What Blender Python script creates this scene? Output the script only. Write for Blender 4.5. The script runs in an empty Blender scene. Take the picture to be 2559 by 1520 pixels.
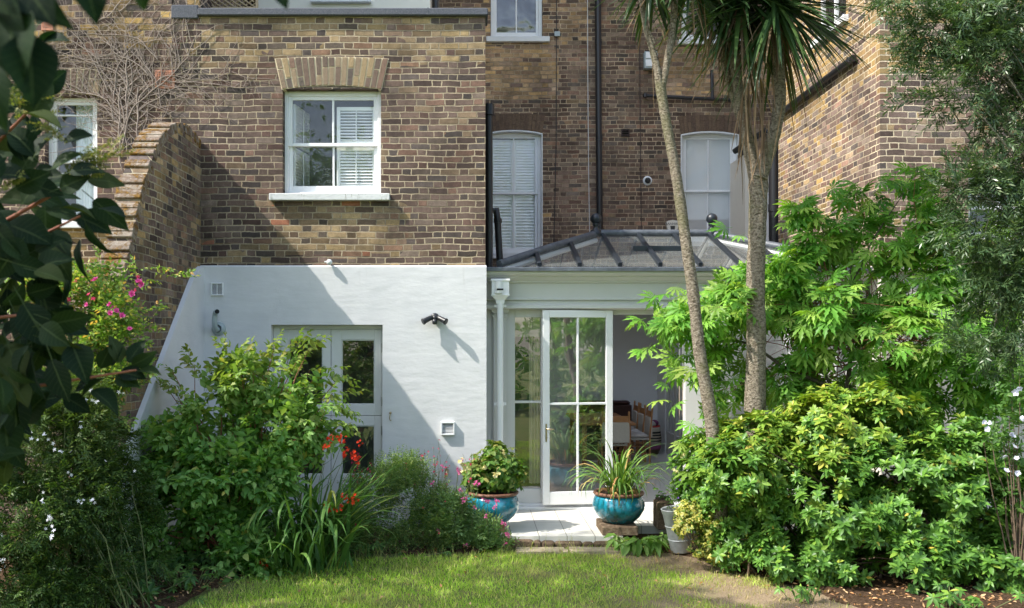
import bpy, math, random
import numpy as np
from mathutils import Vector, Matrix, noise as mnoise
R = math.radians
random.seed(7); rng = np.random.default_rng(7)
scene = bpy.context.scene
col = scene.collection

# ------------------------------------------------------------------ camera
F = 2288.0; CX = 1180.0; CY = 848.0; CAMY = -11.0; CAMZ = 2.115
cam_d = bpy.data.cameras.new("camera"); cam = bpy.data.objects.new("camera", cam_d); col.objects.link(cam)
cam.location = (0, CAMY, CAMZ); cam.rotation_euler = (R(90), 0, 0)
cam_d.sensor_width = 36; cam_d.lens = 36 * F / 2559
cam_d.shift_x = (1279.5 - CX) / 2559; cam_d.shift_y = (CY - 760) / 2559
cam_d.clip_start = 0.05; cam_d.clip_end = 400
cam_d.dof.use_dof = True; cam_d.dof.focus_distance = 10.5; cam_d.dof.aperture_fstop = 4.5
scene.camera = cam
# ------------------------------------------------------------------ world, sun, exposure
SA, SB = 2.6, 3.17                      # the sun travels (SA, 1, -SB)
elev = math.atan2(SB, math.hypot(SA, 1))
world = bpy.data.worlds.new("World"); scene.world = world; world.use_nodes = True
wn = world.node_tree; sky = wn.nodes.new('ShaderNodeTexSky'); sky.sky_type = 'NISHITA'
sky.sun_disc = False; sky.sun_elevation = elev; sky.sun_rotation = math.atan2(-SA, -1.0)
sky.dust_density = 1.5; sky.ozone_density = 1.0
bg = wn.nodes['Background']; bg.inputs['Strength'].default_value = 0.15
hs = wn.nodes.new('ShaderNodeHueSaturation'); hs.inputs['Saturation'].default_value = 0.8   # thin summer haze
wn.links.new(sky.outputs['Color'], hs.inputs['Color']); wn.links.new(hs.outputs['Color'], bg.inputs['Color'])
sun_d = bpy.data.lights.new("sun", 'SUN'); sun_d.energy = 2.6; sun_d.angle = R(0.5); sun_d.color = (1, 0.95, 0.87)
sun = bpy.data.objects.new("sun", sun_d); col.objects.link(sun)
sun.rotation_euler = Vector((SA, 1, -SB)).to_track_quat('-Z', 'Y').to_euler()
vs = scene.view_settings; vs.view_transform = 'Standard'; vs.look = 'None'; vs.exposure = 1.54; vs.gamma = 1
vs.use_curve_mapping = False
scene.cycles.max_bounces = 8; scene.cycles.transparent_max_bounces = 12
scene.cycles.caustics_reflective = False; scene.cycles.caustics_refractive = False

def at(px, py, Y=0.0):
    s = (Y - CAMY) / F
    return Vector(((px - CX) * s, Y, CAMZ - (py - CY) * s))
def X(px, Y=0.0): return (px - CX) * (Y - CAMY) / F
def Z(py, Y=0.0): return CAMZ - (py - CY) * (Y - CAMY) / F

# ------------------------------------------------------------------ object helpers
def tag(o, label=None, cat=None, group=None, kind=None):
    if label: o['label'] = label
    if cat: o['category'] = cat
    if group: o['group'] = group
    if kind: o['kind'] = kind
    return o
def thing(name, label, cat, loc=(0, 0, 0), group=None, rz=0):
    o = bpy.data.objects.new(name, None); col.objects.link(o); o.location = loc; o.rotation_euler = (0, 0, rz)
    o.empty_display_size = .1
    return tag(o, label, cat, group)
def par(o, p):
    if p is not None:
        o.parent = p
        # geometry is written in world coordinates unless the parent is moved on purpose
    return o
class MB:
    """collects geometry; build() links it as ONE mesh object"""
    def __init__(s): s.v = []; s.f = []; s.smooth = []
    def add(s, vs_, fs, sm=False):
        o = len(s.v); s.v += [tuple(p) for p in vs_]; s.f += [tuple(i + o for i in f) for f in fs]
        s.smooth += [sm] * len(fs); return s
    def box(s, x0, x1, y0, y1, z0, z1, M=None):
        vs_ = [Vector((x, y, z)) for z in (z0, z1) for y in (y0, y1) for x in (x0, x1)]
        if M is not None: vs_ = [M @ p for p in vs_]
        return s.add(vs_, [(0, 2, 3, 1), (4, 5, 7, 6), (0, 1, 5, 4), (2, 6, 7, 3), (0, 4, 6, 2), (1, 3, 7, 5)])
    def bbox(s, x0, x1, y0, y1, z0, z1, b=.004, M=None):
        """box with chamfered vertical/horizontal edges"""
        b = min(b, (x1-x0)*.45, (y1-y0)*.45, (z1-z0)*.45)
        vs_ = []
        for (zz, i) in ((z0, b), (z0 + b, 0), (z1 - b, 0), (z1, b)):
            a0, a1, c0, c1 = x0 + i, x1 - i, y0 + i, y1 - i
            vs_ += [(a0 + b, c0, zz), (a1 - b, c0, zz), (a1, c0 + b, zz), (a1, c1 - b, zz), (a1 - b, c1, zz), (a0 + b, c1, zz), (a0, c1 - b, zz), (a0, c0 + b, zz)]
        vs_ = [Vector(p) for p in vs_]
        if M is not None: vs_ = [M @ p for p in vs_]
        fs = [tuple(range(7, -1, -1)), tuple(range(24, 32))]
        for k in range(3):
            for i in range(8): fs.append((k*8+i, k*8+(i+1) % 8, k*8+8+(i+1) % 8, k*8+8+i))
        return s.add(vs_, fs)
    def tube(s, pts, rad, n=8, cap=True, sm=True):
        pts = [Vector(p) for p in pts]; m = len(pts)
        if not hasattr(rad, '__len__'): rad = [rad] * m
        vs_ = []; prev = None
        for i, p in enumerate(pts):
            t = (pts[min(i+1, m-1)] - pts[max(i-1, 0)]).normalized()
            if prev is None:
                a = Vector((0, 0, 1)) if abs(t.z) < .9 else Vector((1, 0, 0))
                u = t.cross(a).normalized()
            else:
                u = (prev - t * prev.dot(t)).normalized()
            prev = u; w = t.cross(u)
            for k in range(n):
                a = 2 * math.pi * k / n
                vs_.append(p + (u * math.cos(a) + w * math.sin(a)) * rad[i])
        fs = []
        for i in range(m - 1):
            for k in range(n): fs.append((i*n+k, i*n+(k+1) % n, (i+1)*n+(k+1) % n, (i+1)*n+k))
        s.add(vs_, fs, sm)
        if cap:
            s.add([vs_[k] for k in range(n)], [tuple(range(n-1, -1, -1))]); s.add([vs_[(m-1)*n+k] for k in range(n)], [tuple(range(n))])
        return s
    def lathe(s, prof, c=(0, 0, 0), n=24, M=None, sm=True):
        vs_ = []
        for (r, z) in prof:
            for k in range(n):
                a = 2 * math.pi * k / n; p = Vector((r * math.cos(a), r * math.sin(a), z))
                vs_.append((M @ p if M is not None else p) + Vector(c))
        fs = []
        for i in range(len(prof) - 1):
            for k in range(n): fs.append((i*n+k, i*n+(k+1) % n, (i+1)*n+(k+1) % n, (i+1)*n+k))
        return s.add(vs_, fs, sm)
    def ball(s, c, r, n=16, sz=1.0):
        m = n // 2
        prof = [(max(1e-4, r * math.sin(math.pi * i / m)), -r * sz * math.cos(math.pi * i / m)) for i in range(m + 1)]
        return s.lathe(prof, c, n)
    def prism(s, poly, axis, a0, a1):
        """poly: 2-D points; axis 'x': poly=(y,z), 'y': poly=(x,z), 'z': poly=(x,y)"""
        def P(q, a):
            if axis == 'x': return (a, q[0], q[1])
            if axis == 'y': return (q[0], a, q[1])
            return (q[0], q[1], a)
        n = len(poly); vs_ = [P(q, a0) for q in poly] + [P(q, a1) for q in poly]
        fs = [tuple(range(n)), tuple(range(2*n-1, n-1, -1))] + [(i, i + n, (i+1) % n + n, (i+1) % n) for i in range(n)]
        return s.add(vs_, fs)
    def build(s, name, mat, parent=None, origin=None):
        me = bpy.data.meshes.new(name)
        v = s.v
        if origin is not None: v = [(p[0]-origin[0], p[1]-origin[1], p[2]-origin[2]) for p in v]
        me.from_pydata(v, [], s.f); me.update()
        me.polygons.foreach_set('use_smooth', s.smooth)
        o = bpy.data.objects.new(name, me); col.objects.link(o)
        if origin is not None: o.location = origin
        me.materials.append(mat)
        if parent is not None: o.parent = parent
        # make normals consistent for closed parts
        return o
def fixn(o):
    import bmesh
    b = bmesh.new(); b.from_mesh(o.data); bmesh.ops.recalc_face_normals(b, faces=b.faces); b.to_mesh(o.data); b.free(); return o
def copy_tree(o, parent=None):
    c = o.copy(); col.objects.link(c)
    if parent is not None: c.parent = parent
    for ch in [q for q in o.children]: copy_tree(ch, c)
    return c

# ------------------------------------------------------------------ materials
class NT:
    def __init__(s, name):
        s.m = bpy.data.materials.new(name); s.m.use_nodes = True; s.t = s.m.node_tree
        s.b = s.t.nodes['Principled BSDF']; s.out = s.t.nodes['Material Output']
    def n(s, typ, **kw):
        nd = s.t.nodes.new(typ)
        for k, v in kw.items():
            if k.startswith('i_'): s.set(nd.inputs[k[2:].replace('_', ' ')], v)
            else: setattr(nd, k, v)
        return nd
    def set(s, sock, v):
        if isinstance(v, bpy.types.NodeSocket): s.t.links.new(v, sock)
        elif v is not None:
            if hasattr(sock.default_value, '__len__') and not hasattr(v, '__len__'): v = (v, v, v)
            if hasattr(v, '__len__') and hasattr(sock.default_value, '__len__') and len(sock.default_value) == 4 and len(v) == 3: v = (*v, 1)
            sock.default_value = v
    def math(s, op, a, b=None, c=None, clamp=False):
        nd = s.t.nodes.new('ShaderNodeMath'); nd.operation = op; nd.use_clamp = clamp
        s.set(nd.inputs[0], a)
        if b is not None: s.set(nd.inputs[1], b)
        if c is not None: s.set(nd.inputs[2], c)
        return nd.outputs[0]
    def mix(s, f, a, b, mode='MIX'):
        nd = s.t.nodes.new('ShaderNodeMix'); nd.data_type = 'RGBA'; nd.blend_type = mode
        s.set(nd.inputs[0], f); s.set(nd.inputs[6], a); s.set(nd.inputs[7], b); return nd.outputs[2]
    def noise(s, scale, detail=3, rough=.6, vec=None, out=0):
        nd = s.t.nodes.new('ShaderNodeTexNoise'); nd.inputs['Scale'].default_value = scale
        nd.inputs['Detail'].default_value = detail; nd.inputs['Roughness'].default_value = rough
        if vec is None: vec = s.pos()
        s.t.links.new(vec, nd.inputs['Vector']); return nd.outputs[out]
    def pos(s):
        if not hasattr(s, '_g'): s._g = s.t.nodes.new('ShaderNodeNewGeometry')
        return s._g.outputs['Position']
    def island(s):
        s.pos(); return s._g.outputs['Random Per Island']
    def obj(s):
        return s.t.nodes.new('ShaderNodeTexCoord').outputs['Object']
    def ramp(s, f, stops, interp='LINEAR'):
        nd = s.t.nodes.new('ShaderNodeValToRGB'); cr = nd.color_ramp; cr.interpolation = interp
        while len(cr.elements) < len(stops): cr.elements.new(.5)
        for e, (p, c) in zip(cr.elements, stops): e.position = p; e.color = (*c, 1) if len(c) == 3 else c
        s.set(nd.inputs[0], f); return nd.outputs[0]
    def smooth(s, x, lo, hi):
        nd = s.t.nodes.new('ShaderNodeMapRange'); nd.interpolation_type = 'SMOOTHSTEP'
        s.set(nd.inputs[0], x); s.set(nd.inputs[1], lo); s.set(nd.inputs[2], hi); return nd.outputs[0]
    def bump(s, h, dist=.01, strength=1.0):
        nd = s.t.nodes.new('ShaderNodeBump'); nd.inputs['Strength'].default_value = strength; nd.inputs['Distance'].default_value = dist
        s.set(nd.inputs['Height'], h); s.t.links.new(nd.outputs[0], s.b.inputs['Normal']); return nd.outputs[0]
    def p(s, color=None, rough=None, metal=None, spec=None):
        if color is not None: s.set(s.b.inputs['Base Color'], color)
        if rough is not None: s.set(s.b.inputs['Roughness'], rough)
        if metal is not None: s.set(s.b.inputs['Metallic'], metal)
        if spec is not None: s.set(s.b.inputs['Specular IOR Level'], spec)
        return s.m
M = {}
def simple(name, c, rough=.5, metal=0, var=.12, scale=6, bump=0, bscale=40, spec=.5):
    t = NT(name)
    f = t.noise(scale, 4)
    g = t.math('MULTIPLY_ADD', f, 2*var, 1 - var)
    nd = t.n('ShaderNodeVectorMath', operation='SCALE'); t.set(nd.inputs[0], c); t.t.links.new(g, nd.inputs['Scale'])
    t.p(nd.outputs[0], rough, metal, spec)
    if bump: t.bump(t.noise(bscale, 4), bump)
    M[name] = t.m; return t.m

def brick(name, pal_a, pal_b, mortar, masks=(), soot=.0, row_h=.0757, bdist=.012, base_mask=0.0, white=0.0, soft=.22, jt=.0046):
    """Flemish bond bricks; masks: (x0,x1,z0,z1,strength) patches of the second palette (u = x + y)"""
    t = NT(name); sep = t.n('ShaderNodeSeparateXYZ'); t.t.links.new(t.pos(), sep.inputs[0])
    u = t.math('ADD', sep.outputs[0], sep.outputs[1]); v = sep.outputs[2]
    w1 = t.noise(1.3, 2); w2 = t.noise(9, 2)
    v1 = t.math('ADD', v, t.math('MULTIPLY_ADD', w1, .05, -.025)); v1 = t.math('ADD', v1, t.math('MULTIPLY_ADD', w2, .016, -.008))
    w3 = t.noise(11, 2, vec=t.n('ShaderNodeVectorMath', operation='ADD', i_Vector=t.pos()).outputs[0])
    u1 = t.math('ADD', u, t.math('MULTIPLY_ADD', w3, .034, -.017))
    vr = t.math('DIVIDE', v1, row_h); row = t.math('FLOOR', vr); fv = t.math('SUBTRACT', vr, row)
    wr = t.n('ShaderNodeTexWhiteNoise', noise_dimensions='1D'); t.t.links.new(row, wr.inputs['W'])
    sh = t.math('MULTIPLY_ADD', t.math('MODULO', t.math('ABSOLUTE', row), 2.0), .5, t.math('MULTIPLY', wr.outputs[0], .16))
    U = t.math('ADD', t.math('DIVIDE', u1, .345), sh); cell = t.math('FLOOR', U); fu = t.math('SUBTRACT', U, cell)
    isH = t.math('GREATER_THAN', fu, .681)
    ds1 = t.math('MINIMUM', fu, t.math('SUBTRACT', .681, fu)); ds2 = t.math('MINIMUM', t.math('SUBTRACT', fu, .681), t.math('SUBTRACT', 1.0, fu))
    ds = t.math('ADD', t.math('MULTIPLY', ds2, isH), t.math('MULTIPLY', ds1, t.math('SUBTRACT', 1.0, isH)))
    ds = t.math('MULTIPLY', ds, .345)
    dv = t.math('MULTIPLY', t.math('MINIMUM', fv, t.math('SUBTRACT', 1.0, fv)), row_h)
    d = t.math('MINIMUM', ds, dv)
    rag = t.noise(45, 3, .7)
    d = t.math('ADD', d, t.math('MULTIPLY_ADD', rag, .009, -.0045))
    jv = t.math('MULTIPLY_ADD', t.noise(2.3, 4, .7), .006, jt - .0032)
    mask = t.smooth(t.math('SUBTRACT', d, jv), 0.0, .0042)
    cmb = t.n('ShaderNodeCombineXYZ'); t.t.links.new(t.math('MULTIPLY_ADD', cell, 2.0, isH), cmb.inputs[0]); t.t.links.new(row, cmb.inputs[1])
    wn_ = t.n('ShaderNodeTexWhiteNoise', noise_dimensions='3D'); t.t.links.new(cmb.outputs[0], wn_.inputs['Vector'])
    sc = t.n('ShaderNodeSeparateColor'); t.t.links.new(wn_.outputs['Color'], sc.inputs[0]); r1, r2, r3 = sc.outputs
    ca = t.ramp(r1, pal_a, 'CONSTANT'); cb = t.ramp(r1, pal_b, 'CONSTANT')
    mk = None
    for (x0, x1, z0, z1, st) in masks:
        a = t.math('MULTIPLY', t.smooth(u, x0 - .12, x0 + .12), t.smooth(u, x1 + .12, x1 - .12))
        b = t.math('MULTIPLY', t.smooth(v, z0 - .08, z0 + .08), t.smooth(v, z1 + .08, z1 - .08))
        q = t.math('MULTIPLY', t.math('MULTIPLY', a, b), st)
        mk = q if mk is None else t.math('MAXIMUM', mk, q)
    if mk is None: mk = t.math('ADD', base_mask, 0.0)
    else: mk = t.math('MAXIMUM', mk, base_mask)
    ww = t.math('MULTIPLY_ADD', t.noise(1.1, 3), .7, -.35)
    sel = t.math('GREATER_THAN', t.math('ADD', mk, ww), t.math('MULTIPLY_ADD', r2, .9, .05))
    avg = lambda P: tuple(sum(q[1][k] for q in P) / len(P) for k in range(3))
    ca = t.mix(soft, ca, avg(pal_a)); cb = t.mix(soft, cb, avg(pal_b))
    c = t.mix(sel, ca, cb)
    val = t.math('MULTIPLY_ADD', r3, .55, .68)
    mot = t.math('MULTIPLY', t.math('MULTIPLY_ADD', t.noise(70, 5, .8), 1.3, .35), t.math('MULTIPLY_ADD', t.noise(17, 3, .6), .9, .55))
    big = t.math('ADD', t.math('MULTIPLY', t.smooth(t.noise(1.0, 5, .65), .36, .64), .5), .72)
    val = t.math('MULTIPLY', t.math('MULTIPLY', val, mot), big)
    vn = t.n('ShaderNodeVectorMath', operation='SCALE'); t.t.links.new(c, vn.inputs[0]); t.t.links.new(val, vn.inputs['Scale'])
    c = vn.outputs[0]
    # pale efflorescence / worn faces
    ef = t.smooth(t.noise(16, 5, .7), .62, .8)
    c = t.mix(t.math('MULTIPLY', ef, .35), c, (.33, .29, .24))
    mn = t.math('MULTIPLY', t.math('MULTIPLY_ADD', t.noise(26, 4, .7), .7, .6), t.math('MULTIPLY_ADD', t.smooth(t.noise(1.1, 5, .7), .36, .62), .65, .55))
    vm = t.n('ShaderNodeVectorMath', operation='SCALE'); t.set(vm.inputs[0], mortar); t.t.links.new(mn, vm.inputs['Scale'])
    colr = t.mix(mask, vm.outputs[0], c)
    if white: colr = t.mix(t.math('MULTIPLY', t.smooth(t.noise(4, 5, .7), .58, .72), white), colr, (.5, .5, .47))
    if soot:
        s_ = t.smooth(t.math('MULTIPLY_ADD', t.noise(1.3, 5, .7), .75, t.math('MULTIPLY', t.noise(.45, 2), .35)), .52, .68)
        colr = t.mix(t.math('MULTIPLY', s_, soot), colr, (.022, .02, .019))
    h = t.math('ADD', mask, t.math('MULTIPLY_ADD', t.noise(60, 5, .75), .9, t.math('MULTIPLY', r1, .35)))
    t.bump(h, bdist, 1.0)
    t.p(colr, .92, 0, .2); M[name] = t.m; return t.m

DARK = [(p, (c[0] * 1.02, c[1] * 1.0, c[2] * .95)) for p, c in [(0, (.085, .060, .055)), (.13, (.125, .088, .077)), (.27, (.15, .105, .09)), (.40, (.105, .088, .085)), (.5, (.19, .135, .115)), (.6, (.16, .11, .092)), (.70, (.125, .075, .064)), (.78, (.20, .155, .13)), (.87, (.22, .13, .10)), (.93, (.06, .054, .055)), (.97, (.25, .18, .12))]]
BUFF = [(0, (.26, .18, .10)), (.14, (.34, .24, .13)), (.26, (.18, .13, .085)), (.38, (.40, .27, .12)), (.5, (.12, .085, .065)), (.58, (.30, .22, .15)), (.7, (.25, .15, .10)), (.78, (.05, .048, .05)), (.85, (.42, .30, .17)), (.93, (.36, .21, .12))]
TOPP = [(0, (.13, .09, .07)), (.2, (.22, .15, .10)), (.35, (.10, .07, .06)), (.5, (.30, .22, .13)), (.62, (.17, .11, .09)), (.74, (.33, .25, .12)), (.82, (.07, .06, .055)), (.9, (.25, .15, .10)), (.945, (.42, .26, .12)), (.985, (.44, .17, .10))]
GOLD = [(0, (.33, .23, .11)), (.2, (.42, .29, .13)), (.4, (.26, .17, .09)), (.55, (.46, .30, .11)), (.7, (.36, .26, .15)), (.85, (.16, .11, .08)), (.92, (.48, .31, .14))]
MORT = (.46, .375, .26)
MIXB = [(0, (.22, .155, .09)), (.12, (.31, .23, .13)), (.24, (.14, .10, .075)), (.36, (.36, .26, .13)), (.48, (.25, .17, .12)), (.58, (.34, .25, .15)), (.68, (.10, .085, .075)), (.76, (.05, .048, .05)), (.82, (.40, .29, .16)), (.92, (.26, .15, .10)), (.985, (.44, .17, .10))]
brick('brick_extension', DARK, MIXB, MORT, [(X(495), X(1213), Z(165), Z(30), .62), (X(680), X(1010), Z(640), Z(515), .97), (X(500), X(760), Z(668), Z(600), .5), (X(930), X(1213), Z(668), Z(600), .3)], soot=.42)
brick('brick_left', DARK, GOLD, (.46, .36, .25), [(X(60), X(500), Z(120), Z(-100), .6), (X(150), X(330), Z(700), Z(560), .75)])
def XM(px): return X(px, 5.5) + 5.5
def ZM(py): return Z(py, 5.5)
MAIN = [(p, (c[0] * 1.35, c[1] * 1.34, c[2] * 1.2)) for p, c in DARK]
MGOLD = [(p, (min(1, c[0] * 1.15), c[1] * 1.12, c[2] * 1.35)) for p, c in GOLD]
brick('brick_main', MAIN, MGOLD, (.52, .40, .27), [(XM(1150), XM(1395), ZM(245), ZM(118), 1.3), (XM(1150), XM(1480), ZM(118), ZM(-300), .6), (XM(1640), XM(2100), ZM(240), ZM(118), 1.0), (XM(1640), XM(2100), ZM(100), ZM(-300), .6)], row_h=.0757, bdist=.01, soot=.35)
brick('brick_right', [(p, (c[0] * 1.45, c[1] * 1.5, c[2] * 1.5)) for p, c in DARK], GOLD, (.66, .55, .39), [(-2, 8.6, 5.3, 14, .7), (6.0, 8.6, 3.4, 5.3, .25)], base_mask=.03)
brick('brick_party', [(p, tuple(q * 1.15 for q in c)) for p, c in DARK], BUFF, (.42, .36, .25), [(-10, 0, -1, 8, .42)], soot=.25, bdist=.012, white=.25)
# white render with trowel marks
t = NT('render_white'); f = t.noise(2.2, 5, .6)
c = t.ramp(f, [(.3, (.60, .605, .615)), (.6, (.665, .665, .67))])
st = t.n('ShaderNodeSeparateXYZ'); t.t.links.new(t.pos(), st.inputs[0])
dirt = t.math('MULTIPLY', t.smooth(st.outputs[2], .7, -.1), t.smooth(t.noise(3, 5, .7), .4, .7))
c = t.mix(t.math('MULTIPLY', dirt, .8), c, (.30, .28, .22))
c = t.mix(t.math('MULTIPLY', t.smooth(t.noise(1.2, 6, .75), .58, .8), .22), c, (.5, .5, .46))
vo = t.n('ShaderNodeTexVoronoi', feature='DISTANCE_TO_EDGE'); vo.inputs['Scale'].default_value = 1.1
wv = t.n('ShaderNodeVectorMath', operation='ADD'); t.t.links.new(t.pos(), wv.inputs[0]); t.t.links.new(t.noise(5, 5, .7, out=1), wv.inputs[1]); t.t.links.new(wv.outputs[0], vo.inputs['Vector'])
crk = t.math('MULTIPLY', t.smooth(vo.outputs['Distance'], .006, .0), t.smooth(t.noise(.9, 3), .52, .6))
c = t.mix(t.math('MULTIPLY', crk, .35), c, (.3, .29, .27))
dr = t.n('ShaderNodeVectorMath', operation='MULTIPLY'); t.t.links.new(t.pos(), dr.inputs[0]); dr.inputs[1].default_value = (14, 14, 1.1)
drp = t.math('MULTIPLY', t.smooth(t.noise(1, 4, .7, dr.outputs[0]), .60, .78), t.smooth(st.outputs[2], 1.9, 2.95))
c = t.mix(t.math('MULTIPLY', drp, .28), c, (.33, .32, .27))
sv = t.n('ShaderNodeVectorMath', operation='MULTIPLY'); t.t.links.new(t.pos(), sv.inputs[0]); sv.inputs[1].default_value = (1.2, 1, 3.2)
hh = t.math('ADD', t.noise(2.6, 3, .55, sv.outputs[0]), t.math('MULTIPLY', t.noise(30, 4, .6), .07))
t.bump(hh, .012, .5); t.p(c, .75, 0, .25); M['render_white'] = t.m
simple('paint_white', (.78, .785, .79), .45, var=.04, bump=.002, bscale=25, spec=.4)
simple('paint_grey', (.60, .60, .585), .5, var=.04, spec=.4)
simple('door_paint', (.62, .63, .61), .45, var=.04)
simple('joint_dark', (.10, .10, .095), .8)
simple('cream_paint', (.66, .62, .54), .7, var=.06, bump=.003)
simple('upper_render', (.72, .68, .58), .8, var=.05)
# sills with green algae streaks
t = NT('sill_paint'); s1 = t.n('ShaderNodeVectorMath', operation='MULTIPLY'); t.t.links.new(t.pos(), s1.inputs[0]); s1.inputs[1].default_value = (26, 26, 3.5)
k = t.smooth(t.noise(1, 4, .7, s1.outputs[0]), .55, .66)
sz = t.n('ShaderNodeSeparateXYZ'); t.t.links.new(t.pos(), sz.inputs[0])
c = t.mix(t.math('MULTIPLY', k, t.math('MULTIPLY', t.smooth(t.noise(2.5, 2), .42, .55), .75)), (.62, .63, .62), (.12, .12, .06))
t.bump(t.noise(40, 4), .006); t.p(c, .7); M['sill_paint'] = t.m
simple('sill_clean', (.68, .69, .70), .6, var=.06)
simple('arch_mortar', (.66, .55, .38), .9, var=.15, scale=20, bump=.004)
t = NT('arch_brick'); c = t.ramp(t.island(), TOPP[:6] + BUFF[2:6][:3] if False else [(0, (.15, .10, .08)), (.2, (.30, .22, .14)), (.35, (.12, .085, .07)), (.5, (.26, .19, .13)), (.65, (.20, .12, .09)), (.8, (.36, .26, .14)), (.92, (.09, .075, .07))], 'CONSTANT')
c = t.mix(.28, c, t.ramp(t.noise(38, 5, .75), [(.3, (.06, .045, .035)), (.7, (.36, .27, .19))])); t.bump(t.noise(50, 4, .7), .008); t.p(c, .92, 0, .2); M['arch_brick'] = t.m
t = NT('arch_dark'); c = t.ramp(t.island(), [(0, (.10, .065, .05)), (.3, (.14, .095, .065)), (.6, (.08, .055, .045)), (.8, (.17, .115, .075))], 'CONSTANT')
c = t.mix(.5, c, t.ramp(t.noise(38, 5, .75), [(.3, (.05, .035, .028)), (.7, (.22, .15, .10))])); t.bump(t.noise(50, 4, .7), .006); t.p(c, .92, 0, .2); M['arch_dark'] = t.m
# coping stones: weathered brick on edge with lichen and moss
t = NT('coping_moss'); c = t.ramp(t.island(), [(0, (.26, .21, .17)), (.3, (.28, .23, .18)), (.6, (.17, .12, .09)), (1, (.33, .26, .2))])
c = t.mix(t.math('MULTIPLY', t.smooth(t.noise(34, 5, .75), .45, .7), .55), c, (.42, .39, .35))
moss = t.smooth(t.math('ADD', t.noise(13, 5, .75), t.math('MULTIPLY', t.noise(3, 2), .5)), .68, .86)
mc = t.ramp(t.noise(50, 4, .7), [(.3, (.05, .03, .01)), (.5, (.19, .10, .025)), (.7, (.27, .17, .04))])
c = t.mix(moss, c, mc); t.bump(t.math('ADD', t.noise(42, 5, .75), t.math('MULTIPLY', moss, .5)), .012); t.p(c, .95, 0, .15); M['coping_moss'] = t.m
t = NT('lead'); f = t.noise(7, 5, .7); c = t.ramp(f, [(.35, (.055, .065, .08)), (.6, (.10, .115, .135)), (.75, (.20, .22, .24))]); t.bump(t.noise(12, 4), .01); t.p(c, .5, .0, .5); M['lead'] = t.m
t = NT('coping_slate'); f = t.noise(90, 4, .8); c = t.ramp(f, [(.35, (.06, .065, .08)), (.6, (.12, .125, .145)), (.75, (.24, .25, .27))]); t.bump(f, .008); t.p(c, .85, .0, .3); M['coping_slate'] = t.m
simple('roof_bar', (.016, .022, .03), .4, var=.2, scale=15)
simple('black_iron', (.012, .012, .014), .38, var=.3, scale=20, bump=.003, bscale=60)
simple('black_plastic', (.02, .021, .024), .35)
simple('dark_brown', (.05, .03, .025), .6)
simple('white_plastic', (.76, .77, .77), .4, var=.03)
simple('grey_plastic', (.34, .40, .41), .4, var=.04)
simple('terracotta', (.50, .22, .14), .85, var=.2, scale=15, bump=.004)
simple('void', (.01, .01, .01), .9)
simple('brass', (.40, .33, .20), .35, 1)
simple('steel', (.45, .45, .44), .35, 1)
simple('cable_white', (.62, .62, .62), .5)
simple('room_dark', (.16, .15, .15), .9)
simple('plaster', (.90, .90, .89), .85, var=.03)
simple('curtain', (.82, .87, .89), .85, var=.05, scale=3)
simple('curtain_cream', (.60, .55, .42), .85, var=.06)
simple('shutter_white', (.84, .85, .85), .45, var=.03)
simple('blind_cream', (.55, .53, .42), .8, var=.05)
def glass(name, refl, tint=(.97, .985, .98), rough=.0, wave=0.0, dust_haze=0.0, fk=1.0):
    t = NT(name); t.t.nodes.remove(t.b)
    fr = t.n('ShaderNodeLayerWeight'); fr.inputs['Blend'].default_value = .5; fac_ = t.math('MULTIPLY_ADD', t.math('POWER', fr.outputs['Facing'], 5.0), .9 * fk, .07 * fk)
    tr = t.n('ShaderNodeBsdfTransparent'); tr.inputs[0].default_value = (*tint, 1)
    gl = t.n('ShaderNodeBsdfGlossy'); gl.inputs['Roughness'].default_value = rough
    if wave:
        b = t.n('ShaderNodeBump'); b.inputs['Distance'].default_value = wave; t.t.links.new(t.noise(2.0, 2, .5), b.inputs['Height']); t.t.links.new(b.outputs[0], gl.inputs['Normal'])
    mx = t.n('ShaderNodeMixShader'); t.set(mx.inputs[0], t.math('ADD', fac_, refl, clamp=True))
    t.t.links.new(tr.outputs[0], mx.inputs[1]); t.t.links.new(gl.outputs[0], mx.inputs[2]); last = mx.outputs[0]
    if dust_haze:
        df = t.n('ShaderNodeBsdfDiffuse'); df.inputs[0].default_value = (.78, .80, .80, 1) if name == 'glass_frost' else (.62, .67, .65, 1)
        m2 = t.n('ShaderNodeMixShader'); t.set(m2.inputs[0], t.math('MULTIPLY', t.smooth(t.noise(8, 5, .7), .35, .8) if name not in ('glass_frost', 'glass_roof') else 1.0, dust_haze))
        t.t.links.new(last, m2.inputs[1]); t.t.links.new(df.outputs[0], m2.inputs[2]); last = m2.outputs[0]
    t.t.links.new(last, t.out.inputs[0]); M[name] = t.m
glass('glass_sash', .0, wave=.02, dust_haze=.04)
glass('glass_upper', .05, wave=.10, dust_haze=.08)
glass('glass_leaf', .30, wave=.003, dust_haze=.02)
glass('glass_frost', .03, dust_haze=.45)
glass('glass_door', .16, wave=.003, dust_haze=.02)
glass('glass_roof', .13, dust_haze=.10, fk=.6)  # even film paints in the pale interior and reflections of the panes
glass('glass_stable', .10, wave=.004, dust_haze=.03)

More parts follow.
